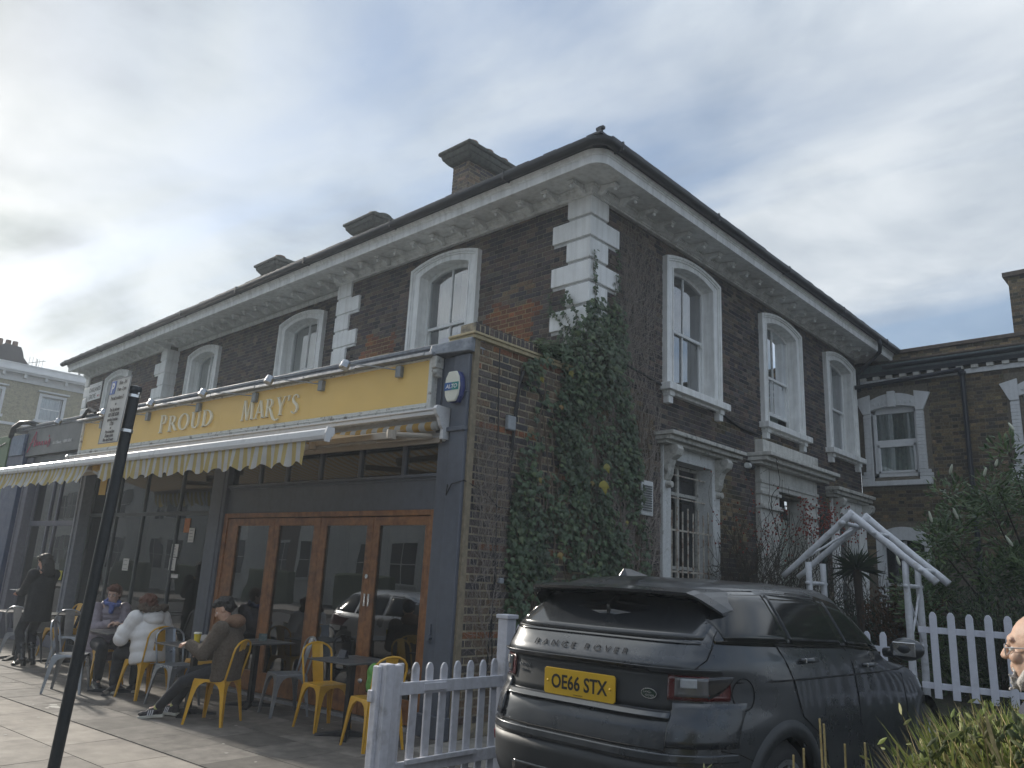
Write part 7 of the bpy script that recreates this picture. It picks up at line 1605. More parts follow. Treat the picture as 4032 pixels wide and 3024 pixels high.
# ------------------------------------------------------------ parking sign post
sp_ = root('sign_post', (-5.46, 1.95, 0), label='black tubular post with a permit parking sign in front of the cafe tables', cat='sign post', local=True)
pm = mat('black post paint', (.020, .023, .026), .38, var=.2, scale=12, bump=.15)
mb = MB(); mb.tube([(0, 0, -.05), (0, 0, 2.755)], .0355, 16); mb.lathe([(.041, 2.74), (.043, 2.75), (.038, 2.775), (.01, 2.785)], (0, 0, 0), 16); mb.build('post', pm, sp_, smooth=False)
mb = MB(); mb.tube([(.045, .01, 2.72), (.045, .01, 2.735)], .006, 6); mb.lathe([(.041, 2.70), (.041, 2.72)], (0, 0, 0), 16); mb.lathe([(.041, 2.46), (.041, 2.48)], (0, 0, 0), 16); mb.build('clamp', chrome, sp_)
sm2 = mat('grey white sign face', (.50, .50, .48), .4, var=.05, streak=.2)
mb = MB(); mb.box(-.325, -.05, 2.385, .02, -.045, 2.845); pl_ = mb.build('sign_plate', sm2, sp_, bev=.002)
mb = MB(); mb.box(-.325, -.052, 2.385, .02, -.0505, 2.391); mb.box(-.325, -.052, 2.839, .02, -.0505, 2.845); mb.box(-.325, -.052, 2.39, -.32, -.0505, 2.84); mb.box(.015, -.052, 2.39, .02, -.0505, 2.84); mb.build('border', mat('grey print', (.1, .1, .1), .6), pl_)
mb = MB(); mb.box(-.31, -.0525, 2.735, -.225, -.0505, 2.83); mb.build('blue_square', mat('sign blue', (.02, .10, .40), .4), pl_)
text('lettering', 'P', .095, (-.268, -.0535, 2.748), (1, 0, 0), (0, 0, 1), mat('white print', (.8, .8, .8), .5), pl_, ext=.0005, bold=.003)
gp = mat('dark sign print', (.06, .06, .065), .6)
for (t_, z_, sz, x_) in (('Mon - Fri', 2.795, .040, -.10), ('9 am - 5 pm', 2.75, .036, -.10), ('Permit holders E', 2.69, .038, -.18), ('or', 2.65, .030, -.18), ('Pay by phone', 2.608, .036, -.18), ('020 3282 8230', 2.572, .036, -.18), ('quoting location', 2.54, .032, -.18), ('17735', 2.508, .032, -.18), ('or', 2.482, .026, -.18), ('Pay at machine', 2.455, .031, -.18), ('Display ticket', 2.427, .031, -.18), ('Max stay 8 hours', 2.399, .031, -.18)):
    text('lettering', t_, sz, (x_+(.03 if x_ < -.15 else 0), -.0535, z_), (1, 0, 0), (0, 0, 1), gp, pl_, ext=.0004, bold=.0008, sx=.86)
hv = Vector((cr.x, cr.y, 0)).normalized(); axis = Vector((0, 0, 1)).cross(hv)
sp_.rotation_mode = 'QUATERNION'; sp_.rotation_quaternion = Matrix.Rotation(R(2.4), 3, axis).to_quaternion(); sp_.location = Vector((-5.46, 1.95, 0))-hv*.055
# ------------------------------------------------------------ picket fences and garden arch
fw = mat('weathered white fence paint', (.60, .60, .64), .6, col2=(.36, .35, .35), c2amt=(.55, .78), scale=7, var=.08, bump=.2, bscale=40, streak=.25)
def picket(par, F, u, w, z0, z1, d0, d1, m=None, lean=0.0):
    pts = [(u-w/2, z0), (u+w/2, z0), (u+w/2, z1-.045), (u+w*.36, z1-.018), (u+w*.14, z1), (u-w*.14, z1), (u-w*.36, z1-.018), (u-w/2, z1-.045)]
    mb = MB(); mb.prism([F(a+lean*(z-z0), d0, z) for a, z in pts], F.N*(d1-d0)); return mb.build('picket', m or fw, par, bev=.003)
fe = root('picket_fence', (-4.75, 4.6, 0), label='weathered white picket fence left of the parked car', cat='fence')
FP = Fr((-4.75, 0, 0), (0, 1, 0), (1, 0, 0)); rr = random.Random(6)
for k, y in enumerate((4.135, 4.285, 4.43, 4.575, 4.72, 4.865, 5.005)): picket(fe, FP, y, .068, .06, .975+rr.uniform(-.008, .008), -.045, -.025, lean=rr.uniform(-.008, .008))
for (a, b) in ((.755, .845), (.205, .295)):
    mb = MB(); FP.box(mb, 3.93, 5.08, -.025, .002, a, b); mb.build('rail', fw, fe, bev=.004)
mb = MB(); FP.box(mb, 4.2, 4.43, .002, .014, .775, .83); mb.build('mending_plate', fw, fe, bev=.003)
mb = MB(); FP.box(mb, 4.06, 4.78, .002, .03, .275, .31); mb.build('batten', fw, fe, bev=.003)
for (a, b, d0, d1, h) in ((3.79, 3.875, -.05, .045, .985), (3.875, 3.955, -.045, .03, .975), (3.955, 4.015, -.045, -.02, .98), (3.755, 3.79, -.07, .0, .97)):
    mb = MB(); FP.box(mb, a, b, d0, d1, 0, h); mb.build('post', fw, fe, bev=.008)
mb = MB(); FP.box(mb, 3.74, 3.80, -.09, -.04, .72, .80); mb.build('gate_latch', fw, fe, bev=.004)
mb = MB(); FP.box(mb, 5.08, 5.19, -.09, .02, 0, 1.30); FP.box(mb, 5.065, 5.205, -.105, .035, 1.30, 1.335); mb.build('capped_post', fw, fe, bev=.006)
for y in (5.30, 5.46, 5.62, 5.78, 5.94, 6.1): picket(fe, FP, y, .068, .1, 1.25, -.045, -.02)
mb = MB(); FP.box(mb, 5.19, 6.2, -.02, .01, .95, 1.04); mb.build('rail', fw, fe)
fe2 = root('picket_fence', (-2.3, 9.6, .5), label='clean white picket fence on the raised garden right of the parked car', cat='fence')
fw2 = mat('white fence paint', (.66, .67, .74), .5, col2=(.5, .51, .55), c2amt=(.6, .8), scale=8, var=.05, bump=.15, bscale=40)
FQ = Fr((0, 9.6, 0), (1, 0, 0), (0, -1, 0))
for k in range(18): picket(fe2, FQ, -2.62+.176*k, .072, .63, 1.515+rr.uniform(-.006, .006), .0, .022, fw2, lean=-.0)
for k in range(5): picket(fe2, FQ, -3.15-.176*k, .072, .55, 1.26+rr.uniform(-.006, .006), .0, .022, fw2)
for (a, b) in ((1.29, 1.355), (.72, .785)): mb = MB(); FQ.box(mb, -2.78, .6, -.022, 0, a, b); mb.build('rail', fw2, fe2, bev=.003)
mb = MB(); FQ.box(mb, -4.0, -3.05, -.022, 0, 1.05, 1.11); mb.build('rail', fw2, fe2)
# rustic pole arch
ar = root('garden_arch', (-3.4, 9.9, .5), label='white painted rustic pole arch with a pitched top over the garden path', cat='arch')
pw_ = mat('white painted poles', (.60, .61, .64), .6, col2=(.33, .30, .26), c2amt=(.58, .74), scale=6, var=.12, bump=.3, bscale=20, streak=.2)
def pole(nm, a, b, r1, r2=None):
    a = Vector(a); b = Vector(b); n = 8; rq = random.Random(int(a.x*1000+b.z*77)); o = Vector((0, 0, 0)); pts = []; rs = []
    for i in range(n+1):
        t = i/n; pts.append(a*(1-t)+b*t+Vector((rq.uniform(-.004, .004), rq.uniform(-.004, .004), rq.uniform(-.004, .004)))); rs.append((r1*(1-t)+(r2 or r1)*t)*rq.uniform(.94, 1.06))
    mb = MB(); mb.tube(pts, rs, 12); return mb.build(nm, pw_, ar, smooth=True)
for y, dx in ((9.7, 0), (10.15, -.02)):
    ap = (-3.47+dx*2 if y < 10 else -3.44, y, 2.60 if y < 10 else 2.60)
    pole('roof_pole', (ap[0]+.03, y, ap[2]+.02), (-4.34, y, 1.84), .045, .032); pole('roof_pole', (ap[0]-.03, y+.01, ap[2]+.02), (-2.58, y+.01, 1.83), .046, .040)
for (x, y, zt_) in ((-4.02, 9.72, 2.02), (-4.02, 10.17, 2.02), (-2.90, 9.72, 2.06), (-2.90, 10.17, 2.06)): pole('post', (x+.0, y, .45), (x, y, zt_), .042, .036)
for x, z in ((-4.02, 1.77), (-2.90, 1.78), (-2.90, 1.12), (-4.02, 1.1)): pole('cross_rail', (x, 9.66, z), (x, 10.25, z), .024)
pole('cross_rail', (-3.55, 9.6, 2.49), (-3.55, 10.24, 2.49), .028); pole('cross_rail', (-2.72, 9.62, 1.96), (-2.72, 10.28, 1.96), .024); pole('cross_rail', (-3.2, 9.62, 2.37), (-3.2, 10.25, 2.37), .022)
pole('brace', (-2.90, 9.70, 1.76), (-2.90, 10.18, 1.12), .013); pole('brace', (-2.90, 10.18, 1.74), (-2.90, 9.72, 1.16), .013); pole('brace', (-4.2, 9.72, 1.98), (-3.56, 10.15, 2.48), .015)
# ------------------------------------------------------------ foliage
def leafmat(name, cols, rough=.5, tl=.3, spec=.5):
    m = bpy.data.materials.new(name); m.use_nodes = True; t = m.node_tree; b = t.nodes['Principled BSDF']; g = t.nodes.new('ShaderNodeNewGeometry'); r = t.nodes.new('ShaderNodeValToRGB'); t.links.new(g.outputs['Random Per Island'], r.inputs[0])
    e = r.color_ramp.elements
    while len(e) < len(cols): e.new(.5)
    for i, c in enumerate(cols): e[i].position = i/(len(cols)-1); e[i].color = (*c, 1)
    r.color_ramp.interpolation = 'LINEAR'
    n = t.nodes.new('ShaderNodeTexNoise'); n.inputs['Scale'].default_value = 3; t.links.new(g.outputs['Position'], n.inputs[0]); mr = t.nodes.new('ShaderNodeMapRange'); mr.inputs[1].default_value = .3; mr.inputs[2].default_value = .7; mr.inputs[3].default_value = .7; mr.inputs[4].default_value = 1.3; t.links.new(n.outputs[0], mr.inputs[0])
    v = t.nodes.new('ShaderNodeVectorMath'); v.operation = 'SCALE'; t.links.new(r.outputs[0], v.inputs[0]); t.links.new(mr.outputs[0], v.inputs['Scale'])
    t.links.new(v.outputs[0], b.inputs['Base Color']); b.inputs['Roughness'].default_value = rough; b.inputs['Specular IOR Level'].default_value = spec
    tr = t.nodes.new('ShaderNodeBsdfTranslucent'); t.links.new(v.outputs[0], tr.inputs[0]); ms = t.nodes.new('ShaderNodeMixShader'); ms.inputs[0].default_value = tl; t.links.new(b.outputs[0], ms.inputs[1]); t.links.new(tr.outputs[0], ms.inputs[2]); t.links.new(ms.outputs[0], t.nodes['Material Output'].inputs[0]); return m
def leaves(name, placements, shape, m, par=None, fold=.15, label=None, cat=None):
    """placements: (pos, normal, updir, size); shape: outline in the unit square; each leaf a folded fan"""
    n = len(placements); k = len(shape); sh = np.array(shape)
    V = np.zeros((n, k+1, 3)); 
    for i, (p, nn, up, s) in enumerate(placements):
        nn = Vector(nn).normalized(); up = Vector(up); up = (up-nn*up.dot(nn))
        if up.length < 1e-4: up = nn.orthogonal()
        up.normalize(); rt = up.cross(nn); p = Vector(p)
        V[i, 0] = p+nn*s*fold
        for j in range(k): V[i, j+1] = p+rt*(sh[j][0]*s)+up*(sh[j][1]*s)-nn*(abs(sh[j][0])*s*fold)
    inv = np.array(INV[par.name][0]) if par else np.eye(4)
    P_ = V.reshape(-1, 3) @ inv[:3, :3].T+inv[:3, 3]
    base = np.arange(n)[:, None, None]*(k+1); tri = np.array([[0, j+1, (j+1) % k+1] for j in range(k)])[None]
    F_ = (base+tri).reshape(-1, 3)
    me = bpy.data.meshes.new(name); me.vertices.add(len(P_)); me.vertices.foreach_set('co', P_.ravel()); me.loops.add(F_.size); me.loops.foreach_set('vertex_index', F_.ravel()); me.polygons.add(len(F_)); me.polygons.foreach_set('loop_start', np.arange(0, F_.size, 3)); me.polygons.foreach_set('loop_total', np.full(len(F_), 3)); me.materials.append(m); me.update(calc_edges=True)
    o = bpy.data.objects.new(name, me); COL.objects.link(o); o['kind'] = 'stuff'
    if par: o.parent = par; INV[o.name] = INV[par.name]
    return o
IVY = [(0, -.45), (.34, -.30), (.50, .02), (.26, .12), (.16, .34), (0, .58), (-.16, .34), (-.26, .12), (-.50, .02), (-.34, -.30)]
LANCE = [(0, -.5), (.13, -.15), (.12, .15), (0, .5), (-.12, .15), (-.13, -.15)]
def fbm(x, y): return .5*math.sin(x*2.3+1.7*math.sin(y*1.9))+.3*math.sin(y*5.1+x*3.7)+.2*math.sin(x*11.3-y*7.9)
ivm = leafmat('ivy leaves', [(.03, .055, .025), (.045, .082, .035), (.065, .11, .045), (.038, .07, .032), (.10, .14, .05)], .40, .15)
iv = root('ivy', (-6.2, 7.8, 0), label='dense dark green ivy climbing the cafe flank wall and the white corner quoins', cat='climbing plant')
rr = random.Random(17)
yl = [(0, 6.72), (1.2, 6.67), (1.9, 6.59), (2.5, 6.66), (3.08, 6.78), (3.5, 6.95), (3.8, 6.85), (4.17, 6.75), (4.35, 7.0), (4.6, 7.55), (5.0, 7.75), (5.4, 7.95), (6.0, 8.3), (6.3, 8.5)]
yrt = [(0, 9.8), (1.8, 9.5), (2.4, 9.35), (2.6, 9.2), (3.32, 9.15), (4.07, 8.92), (4.86, 8.78), (5.3, 8.66), (5.67, 8.64), (6.3, 8.62)]
pl = []
def addleaf(p, n, s, down=.9):
    nn = Vector(n)+Vector((rr.uniform(-.6, .6), rr.uniform(-.6, .6), rr.uniform(-.2, .8)))
    pl.append((p, nn, (rr.uniform(-.6, .6), rr.uniform(-.6, .6), -1), s))
tries = 0
while len(pl) < 9000 and tries < 60000:
    tries += 1; z = rr.uniform(.1, 6.1); a, b = interp(yl, z), interp(yrt, z); y = rr.uniform(a-.05, b+.05)
    dens = .66+.8*fbm(y*1.8, z*1.2)
    if z > 4.7: dens *= max(.04, 1-(z-4.6)/1.0)
    if z > 5.45: continue
    if 2.5 < z < 4.15 and 7.02 < y < 7.38: dens *= .22
    if 2.9 < z < 4.15 and y < 7.4: dens *= .55
    if z < 4.0 and 7.95 < y < 8.25: dens *= .35
    if y > 8.9 and z < 3: dens *= .75
    if rr.random() > dens: continue
    bulge = max(0, 1-abs(z-4.35)/.8)*max(0, 1-abs(y-8.1)/.8)
    d = .03+rr.random()**2*(.13+.22*bulge)+.05*max(0, fbm(y*4, z*3))
    addleaf((HX+d, y, z), (1, -.15, .1), rr.uniform(.045, .095))
for k in range(1500):     # over the coping and across the front face of the corner
    t = rr.random(); x = HX-.05-abs(rr.gauss(0, .22)); z = 4.42+abs(rr.gauss(0, .25)); 
    if x < HX-.75: continue
    if rr.random() < .6-(z-4.4)*.45: addleaf((x, HY-.06-rr.random()*.12, z), (-.2, -1, .2), rr.uniform(.045, .085))
for k in range(650): y = rr.uniform(6.9, 8.0); addleaf((HX+rr.uniform(-.12, .12), y, 4.45+rr.uniform(-.05, .12)*(1+(y-6.9))), (.4, -.3, 1), rr.uniform(.05, .08))
strands = [[(HY+.14, 4.9), (HY+.08, 5.3), (HY+.1, 5.6), (HY+.02, 5.9), (HY+.05, 6.12)], [(HY+.3, 4.9), (HY+.45, 5.4), (HY+.55, 5.7), (HY+.6, 6.1), (HY+.58, 6.35)], [(HY+.4, 5.0), (HY+.55, 5.5), (HY+.62, 5.9)]]
stA = [[(-6.35, 4.7), (-6.5, 5.1), (-6.62, 5.35), (-6.52, 5.6)], [(-6.4, 4.9), (-6.7, 5.2), (-6.86, 5.32), (-6.80, 5.65)], [(-6.3, 5.0), (-6.42, 5.35), (-6.5, 5.5)]]
stems = MB()
for S_, f in [(s_, lambda u, z, d=.06: (HX+d, u, z)) for s_ in strands]+[(s_, lambda u, z, d=.06: (u, HY-d-.02, z)) for s_ in stA]:
    for i in range(len(S_)-1):
        (u0, z0), (u1, z1) = S_[i], S_[i+1]; stems.tube([f(u0, z0), f(u1, z1)], .004, 4)
        for q in range(13):
            t = rr.random(); addleaf(f(u0+(u1-u0)*t+rr.uniform(-.05, .05), z0+(z1-z0)*t+rr.uniform(-.04, .04), .07+rr.random()*.03), (1, 0, .1) if f(0, 0)[0] == HX+.06 else (0, -1, .1), rr.uniform(.035, .07))
leaves('leaves', pl, IVY, ivm, iv)
yl_ = leafmat('yellowing ivy leaves', [(.30, .25, .03), (.22, .20, .04), (.25, .10, .03)], .5, .2)
leaves('yellowing_leaves', [((HX+.14, 8.3+rr.uniform(-1.5, .8), rr.uniform(1.5, 4.8)), (1, -.3, rr.uniform(0, .5)), (0, rr.uniform(-.5, .5), -1), rr.uniform(.06, .11)) for k in range(7)]+[((HX+.24, 8.15, 2.85), (1, -.2, .2), (0, 0, -1), .19), ((HX+.24, 8.2, 3.1), (1, -.2, .2), (0, .2, -1), .14)], IVY, yl_, iv)
for (u0, u1, n_) in ((7.0, 7.3, 5), (7.8, 8.3, 6), (8.9, 9.4, 5)):
    for k in range(n_):
        y = rr.uniform(u0, u1); z = .1; pts = []
        while z < rr.uniform(3.6, 4.6): pts.append((HX+.045, y, z)); y += rr.uniform(-.07, .07); z += .22
        stems.tube(pts, .010, 5)
o = stems.build('stems', mat('ivy stem', (.12, .09, .065), .8, var=.3), iv); o['kind'] = 'stuff'
# bare creeper
def creeper(name, label, seeds, zmax, ylo, yhi, seed, org, F=None, dens=1.0):
    rr = random.Random(seed); mb = MB(); cnt = 0; stack = [(y, z, a, r) for (y, z, a, r) in seeds]
    while stack and cnt < 900*dens:
        y, z, a, r = stack.pop(0); pts = [(HX+.03, y, z)]; L = rr.randint(6, 22)
        for i in range(L):
            a += rr.uniform(-.35, .35)-a*.06; st = .07; y += math.sin(a)*st; z += math.cos(a)*st
            if z > zmax(y) or y < ylo(z) or y > yhi(z) or z < .1: break
            pts.append((HX+.02+rr.random()*.03, y, z))
            if rr.random() < .32 and r > .0018: stack.append((y, z, a+rr.choice((-1, 1))*rr.uniform(.5, 1.3), r*.62))
        if len(pts) > 1: mb.tube(pts, [r*(1-.4*i/len(pts)) for i in range(len(pts))], 4, caps=False); cnt += 1
        if len(pts) > 6 and r > .003: stack.append((y, z, a*.5, r*.9))
    o = mb.build('stems', mat('bare creeper stem', (.26, .225, .20), .85, var=.3, scale=20), None); return mb, o
for (nm, lb, seeds, zm, a, b, sd) in (('climbing_plant', 'leafless grey creeper stems covering the dark brick right of the corner quoins', [(8.75+.09*i, .8+.25*(i % 5), rrr, .010) for i, rrr in enumerate((0, .1, -.1, .05, -.05, .1, 0, -.1, .1, 0, 0, .1))]+[(8.7+.1*i, 3.0+.5*(i % 4), 0, .006) for i in range(11)]+[(8.7+.11*i, 5.0+.3*(i % 3), 0, .005) for i in range(10)], lambda y: 6.95-.5*max(0, y-9.2), lambda z: 8.25 if z < 5 else 8.68, lambda z: 9.82, 5), ('climbing_plant', 'thin leafless creeper stems fanning up the cafe flank wall beside the grey pilaster', [(6.46-.03*i, .4+.25*i, -.12-.03*i, .005) for i in range(9)]+[(6.4-.04*i, 1.6+.2*i, -.2, .0035) for i in range(5)], lambda y: 3.72-(y-5.9)*.9, lambda z: 5.995, lambda z: 6.62, 8)):
    mb, o = creeper(nm, lb, seeds, zm, a, b, sd, None); o.name = nm; o.data.name = nm; tag(o, lb, 'climbing plant')
    me = o.data; c = Vector((HX, 9.2 if sd == 5 else 6.3, 0)); me.transform(Matrix.Translation(-c)); o.location = c
# big flowering shrub
sh_ = root('flowering_shrub', (-1.6, 12.3, .5), label='large green laurel shrub with upright white flower spikes behind the right picket fence', cat='shrub')
shm = leafmat('laurel leaves', [(.035, .07, .022), (.055, .105, .03), (.085, .145, .042), (.045, .085, .026), (.13, .19, .06)], .32, .25)
rr = random.Random(23); pl = []
clumps = []
for k in range(190):
    for _ in range(20):
        x, y, z = rr.uniform(-3.55, 1.6), rr.uniform(11.0, 13.6), rr.uniform(.6, 3.75)
        top = interp([(-3.6, 2.2), (-3.2, 2.75), (-2.7, 3.25), (-2.2, 3.55), (-1.5, 3.8), (1.6, 4.0)], x)+.15*math.sin(x*5+y)
        if z < top and (y < 12.2 or z > top-.7): break
    clumps.append((x, y, z, min(1, (top-z)/1.0)))
for (x, y, z, dpt) in clumps:
    for j in range(rr.randint(110, 160)):
        v = Vector((rr.gauss(0, 1), rr.gauss(0, 1), rr.gauss(0, 1))).normalized(); r_ = .30*rr.random()**.4
        p = Vector((x, y, z))+v*r_*Vector((1, 1, .8)).length/1.6; up = (v+Vector((0, 0, .7))).normalized(); pl.append((p, v.cross(Vector((rr.uniform(-1, 1), rr.uniform(-1, 1), rr.uniform(-1, 1))))+Vector((0, -.3, .4)), up, rr.uniform(.07, .125)))
leaves('leaves', pl, LANCE, shm, sh_, fold=.08)
mb = MB()
for (x, y, z, dpt) in clumps[::2]: mb.tube([(-1.6+(x+1.6)*.3, 12.4, .5), (-1.6+(x+1.6)*.7, 12.2, .5+(z-.5)*.5), (x, y, z)], [.03, .018, .006], 5)
o = mb.build('branches', mat('shrub bark', (.05, .038, .028), .9), sh_); o['kind'] = 'stuff'
spk = mat('white flower spike', (.60, .62, .50), .8, var=.2, scale=40, bump=.8, bscale=90)
k = 0
for (x, y, z, dpt) in sorted(clumps, key=lambda c: c[1]-c[2])[:70]:
    if rr.random() < .35 or (dpt > .5 and rr.random() < .4): continue
    p = Vector((x+rr.uniform(-.2, .2), y-.2, z+.22)); d = Vector((rr.uniform(-.5, .5), rr.uniform(-.5, .2), 1)).normalized(); mb = MB(); L = rr.uniform(.09, .15); mb.tube([p, p+d*L*.25, p+d*L*.7, p+d*L], [.010, .019, .016, .006], 7); mb.build('flower_spike', spk, sh_, smooth=True)
# low planting, yucca, dead heads
def bushy(name, label, cat, c, r, n, shape, m, size, seed, up=.5, org=None):
    rr = random.Random(seed); pl = []
    rt = root(name, (c[0], c[1], c[2]-r[2]), label=label, cat=cat)
    for k in range(n):
        v = Vector((rr.gauss(0, 1), rr.gauss(0, 1), rr.gauss(0, 1))).normalized(); q = rr.random()**.45*(1+.25*fbm(v.x*4, v.z*4+seed)); p = Vector(c)+Vector((v.x*r[0], v.y*r[1], v.z*r[2]))*q
        pl.append((p, v+Vector((rr.uniform(-.7, .7), rr.uniform(-.7, .7), rr.uniform(-.7, .7))), (v+Vector((0, 0, up))), rr.uniform(*size)))
    leaves('leaves', pl, shape, m, rt)
    mb = MB()
    for k in range(16): v = Vector((rr.gauss(0, 1), rr.gauss(0, 1), abs(rr.gauss(0, 1)))).normalized(); mb.tube([(c[0], c[1], c[2]-r[2]), (c[0]+v.x*r[0]*.4, c[1]+v.y*r[1]*.4, c[2]), (c[0]+v.x*r[0]*.8, c[1]+v.y*r[1]*.8, c[2]+v.z*r[2]*.8)], [.012, .008, .003], 4)
    o = mb.build('branches', MATS['shrub bark'], rt); o['kind'] = 'stuff'; return rt
brm = leafmat('russet leaves', [(.10, .045, .018), (.07, .035, .018), (.05, .04, .02), (.14, .06, .02)], .8, .2); dgm = leafmat('dark green leaves', [(.012, .024, .010), (.020, .038, .014), (.03, .05, .02)], .6, .15)
bushy('bush', 'russet brown dying bush behind the garden arch', 'bush', (-3.75, 12.6, 1.3), (.7, .6, .6), 2600, LANCE, brm, (.06, .11), 1)
bushy('bush', 'dark green bush left of the garden arch near the front door', 'bush', (-4.9, 13.8, 1.1), (.6, .8, .6), 2600, LANCE, dgm, (.05, .10), 2)
bushy('bush', 'low dark bush under the arched ground floor window of the rear house', 'bush', (-4.5, 16.4, 1.2), (1.2, .9, .8), 3200, LANCE, dgm, (.06, .12), 3)
bushy('bush', 'dark conifer like bush behind the right picket fence', 'bush', (-2.3, 10.9, 1.15), (.6, .7, .85), 4200, LANCE, dgm, (.03, .06), 4)
bushy('bush', 'olive green bush low behind the last pickets of the right fence', 'bush', (-1.2, 10.5, 1.0), (.9, .6, .6), 3200, LANCE, dgm, (.04, .07), 5)
bushy('ground_hedge', 'low clipped green hedge in front of the right picket fence', 'hedge', (-1.5, 9.3, .45), (1.0, .25, .30), 3600, LANCE, leafmat('hedge leaf', [(.02, .045, .012), (.03, .06, .018), (.045, .08, .02)], .6, .2), (.03, .05), 6)
yu = root('yucca', (-4.6, 13.0, .5), label='spiky yucca with radiating sword leaves behind the left side of the arch', cat='plant')
rr = random.Random(12); mb = MB()
for k in range(80):
    th = rr.uniform(0, 6.28); el_ = rr.uniform(-.5, 1.3); L = rr.uniform(.32, .52); d = Vector((math.cos(th)*math.cos(el_), math.sin(th)*math.cos(el_), math.sin(el_))); s_ = d.cross(Vector((0, 0, 1))).normalized()*.016; c = Vector((-4.6, 13.0, 2.05)); q = c+d*L; m_ = c+d*L*.5+Vector((0, 0, .02))
    mb.add([c-s_, c+s_, m_+s_, q-Vector((0, 0, .05)), m_-s_], [(0, 1, 2, 3, 4)])
o = mb.build('sword_leaves', dgm, yu, fix=False); o['kind'] = 'stuff'
mb = MB(); mb.tube([(-4.6, 13, .5), (-4.58, 13, 1.3), (-4.6, 13, 2.05)], [.07, .06, .07], 8); mb.build('trunk', MATS['shrub bark'], yu)
# rose bushes with hips
hip_m = mat('red rose hips', (.22, .03, .012), .4, var=.2); bark2 = mat('rose stem', (.045, .038, .024), .8, var=.3)
def rosebush(lb, x, y, z0, H_, W, seed, nh, hipz):
    rt = root('rose_bush', (x, y, z0), label=lb, cat='bush'); rr = random.Random(seed); mb = MB(); tips = []; st = [(Vector((x, y, z0)), Vector((rr.uniform(-.1, .25), rr.uniform(-.6, .6), 1)), .017, 0) for _ in range(7)]; c = 0
    while st and c < 420:
        p, d, r, lv = st.pop(0); c += 1; pts = [p.copy()]; n_ = rr.randint(4, 9)
        for i in range(n_):
            d = (d+Vector((rr.uniform(-.35, .35), rr.uniform(-.4, .4), rr.uniform(-.2, .28)))).normalized(); p = p+d*.11; p.x = min(max(p.x, HX+.12), x+.7)
            if p.z > z0+H_ or abs(p.y-y) > W: d = Vector((d.x, -d.y, -abs(d.z)*.3)).normalized()
            pts.append(p.copy())
            if rr.random() < .42 and lv < 5: st.append((p.copy(), (d+Vector((rr.uniform(-.8, .8), rr.uniform(-1, 1), rr.uniform(-.3, .7)))).normalized(), r*.68, lv+1))
        mb.tube(pts, [max(.0028, r*(1-.35*i/len(pts))) for i in range(len(pts))], 4, caps=False); tips.append(pts[-1])
    o = mb.build('stems', bark2, rt); o['kind'] = 'stuff'; mb = MB()
    T_ = [t for t in tips if t.z > hipz] or tips
    for k in range(nh):
        t = rr.choice(T_); mb.ell(t+Vector((rr.uniform(-.12, .12), rr.uniform(-.15, .15), rr.uniform(-.12, .12))), rr.uniform(.011, .019), n=6, m=4)
    o = mb.build('hips', hip_m, rt, smooth=True); o['kind'] = 'stuff'
    pl = [(rr.choice(tips)+Vector((rr.uniform(-.1, .1),)*3), Vector((1, rr.uniform(-1, 1), rr.uniform(-1, 1))), (0, 0, 1), rr.uniform(.03, .055)) for k in range(260)]; leaves('leaves', pl, LANCE, brm, rt)
rosebush('tangled rose bush with many red hips in front of the white porch', -5.6, 13.6, .5, 3.15, 1.7, 41, 420, 2.6)
rosebush('smaller bare rose bush with red hips right of the barred window', -5.75, 11.75, .5, 3.0, .75, 43, 110, 2.2)
mb = MB(); mb.tube([(-5.4, 13.75, .5), (-5.4, 13.75, 3.0)], .045, 8); solo('green_post', mb, mat('dark green post', (.01, .035, .03), .5), 'dark green round post standing in the rose bush before the porch', 'post')
# sunlit grasses and stalks at the lower right corner
gl_ = leafmat('grass blades painted lit', [(.14, .19, .03), (.22, .26, .06), (.10, .14, .03), (.30, .27, .11), (.17, .22, .04)], .6, .35)  # blade greens brightened, sunlight put into the colour
bl_ = root('tall_grass', (-.5, 2.6, .12), label='tall sunlit green and straw coloured grasses in the lower right corner', cat='plant')
rr = random.Random(77); mb = MB(); pl = []; dry = MB()
def fdep(x, y): return Vector((x, y, -.3)).dot(cf)
def ztop(x, y, k): v = fdep(x, y); return 1.63-k*v
def pxx(x, y):
    v = Vector((x, y, -.35)); return 2016+3060*v.dot(cr)/v.dot(cf)
cnt = 0
while cnt < 4200:
    y = rr.uniform(1.9, 3.3); x = rr.uniform(-1.25, .25); px = pxx(x, y)
    if px < 3480 or px > 4300: continue
    if px < 3680 and rr.random() < .82: continue
    k = interp([(3480, .16), (3600, .175), (3700, .135), (3800, .115), (4000, .105), (4300, .10)], px)+rr.uniform(0, .16)
    zt_ = ztop(x, y, k); L = rr.uniform(.12, .4); cnt += 1
    b = Vector((x, y, zt_-L)); d = Vector((rr.uniform(-.9, .9), rr.uniform(-.9, .9), 1)).normalized(); s_ = Vector((rr.uniform(-1, 1), rr.uniform(-1, 1), 0)).normalized()*rr.uniform(.0018, .0045); q = b+d*L; m_ = b+d*L*.55+s_*2*rr.uniform(-1, 1)
    b0 = Vector((x+rr.uniform(-.05, .05), y+rr.uniform(-.05, .05), .12)); (mb if rr.random() < .78 else dry).add([b-s_, b+s_, m_+s_, q, m_-s_], [(0, 1, 2, 3, 4)])
    if rr.random() < .35: pl.append((b+d*L*rr.uniform(.2, 1), (rr.uniform(-1, 1), -1, rr.uniform(-.2, 1)), (rr.uniform(-1, 1), rr.uniform(-1, 1), rr.uniform(-.2, 1)), rr.uniform(.025, .05)))
    if rr.random() < .25: (mb if rr.random() < .5 else dry).tube([b0, b], .0022, 3)
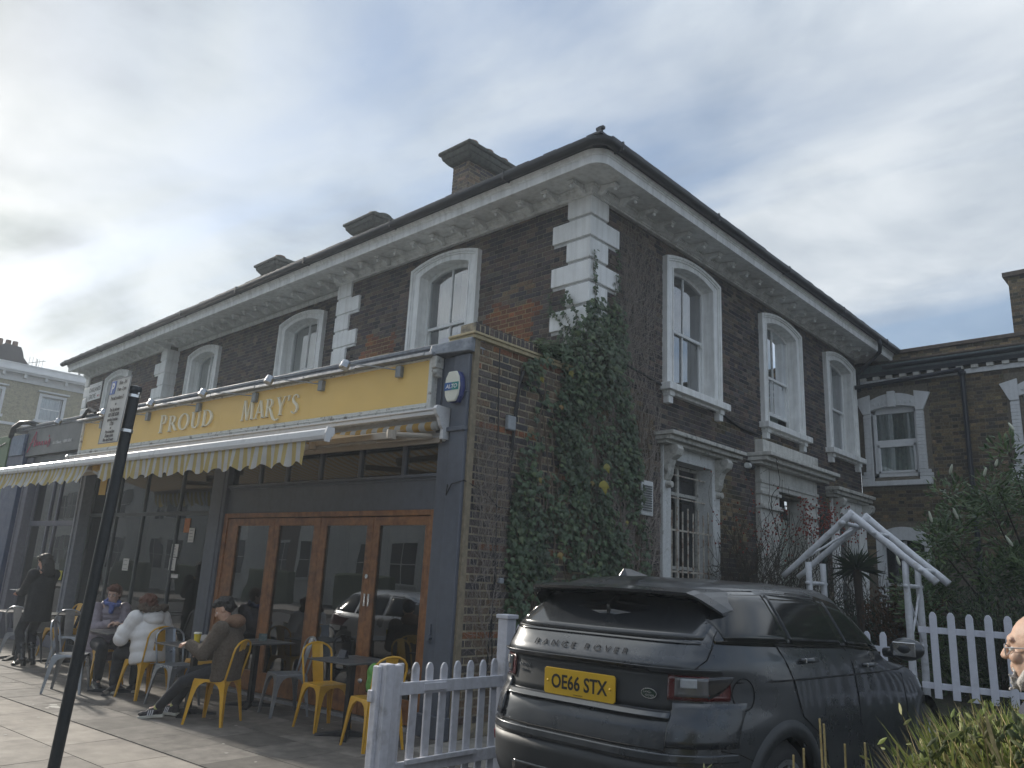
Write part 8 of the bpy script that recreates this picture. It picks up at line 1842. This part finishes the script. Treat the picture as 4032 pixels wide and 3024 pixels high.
o = mb.build('blades', gl_, bl_, fix=False); o['kind'] = 'stuff'; leaves('leaves', pl, LANCE, gl_, bl_, fold=.05)
strw = mat('straw stalk', (.34, .27, .13), .7, var=.3, scale=30)
o = dry.build('dry_blades', strw, bl_, fix=False); o['kind'] = 'stuff'
core = leafmat('grass painted shaded', [(.05, .075, .018), (.09, .11, .03), (.03, .05, .015), (.14, .13, .05)], .7, .25); pl = []  # darker greens put shade into the colour of the inner leaves
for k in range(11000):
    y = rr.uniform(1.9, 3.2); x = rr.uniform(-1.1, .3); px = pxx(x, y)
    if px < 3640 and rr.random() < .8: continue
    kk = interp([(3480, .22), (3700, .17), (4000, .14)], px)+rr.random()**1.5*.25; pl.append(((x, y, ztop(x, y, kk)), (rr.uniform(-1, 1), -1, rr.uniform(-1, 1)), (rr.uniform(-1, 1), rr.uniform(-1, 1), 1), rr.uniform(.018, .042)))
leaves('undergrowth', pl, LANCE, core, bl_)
for i, (px_, d_, zt_) in enumerate(((0, 0, 0),)*0): pass
for (x, y, zt_) in ((-.93, 2.28, 1.30), (-.915, 2.27, 1.29), (-.97, 2.26, 1.22), (-.88, 2.32, 1.24), (-.83, 2.33, 1.25), (-.995, 2.25, 1.20), (-.77, 2.4, 1.25), (-.72, 2.44, 1.23), (-.86, 2.27, 1.18), (-.62, 2.5, 1.27)):
    mb = MB(); mb.tube([(x+rr.uniform(-.02, .02), y, .12), (x+rr.uniform(-.01, .01), y, .8), (x, y, zt_)], [.005, .004, .003], 5); mb.build('stalk', strw, bl_)

# ------------------------------------------------------------ added shadow lifting haze
mb = MB(); mb.box(-156, -156, -1.5, 156, 156, 13.5)
hm = bpy.data.materials.new('shadow lifting haze'); hm.use_nodes = True; t = hm.node_tree; t.nodes.clear()
pvn = t.nodes.new('ShaderNodeVolumePrincipled'); pvn.inputs['Density'].default_value = 0.0028; pvn.inputs['Color'].default_value = (.84, .92, 1, 1); pvn.inputs['Anisotropy'].default_value = .25  # haze added to lift dark shadows and stand in for lens veil
on = t.nodes.new('ShaderNodeOutputMaterial'); t.links.new(pvn.outputs[0], on.inputs['Volume'])
hz_o = mb.build('haze', hm, None); tag(hz_o, 'thin haze added over the street to lift its shadows', 'haze', kind='stuff')
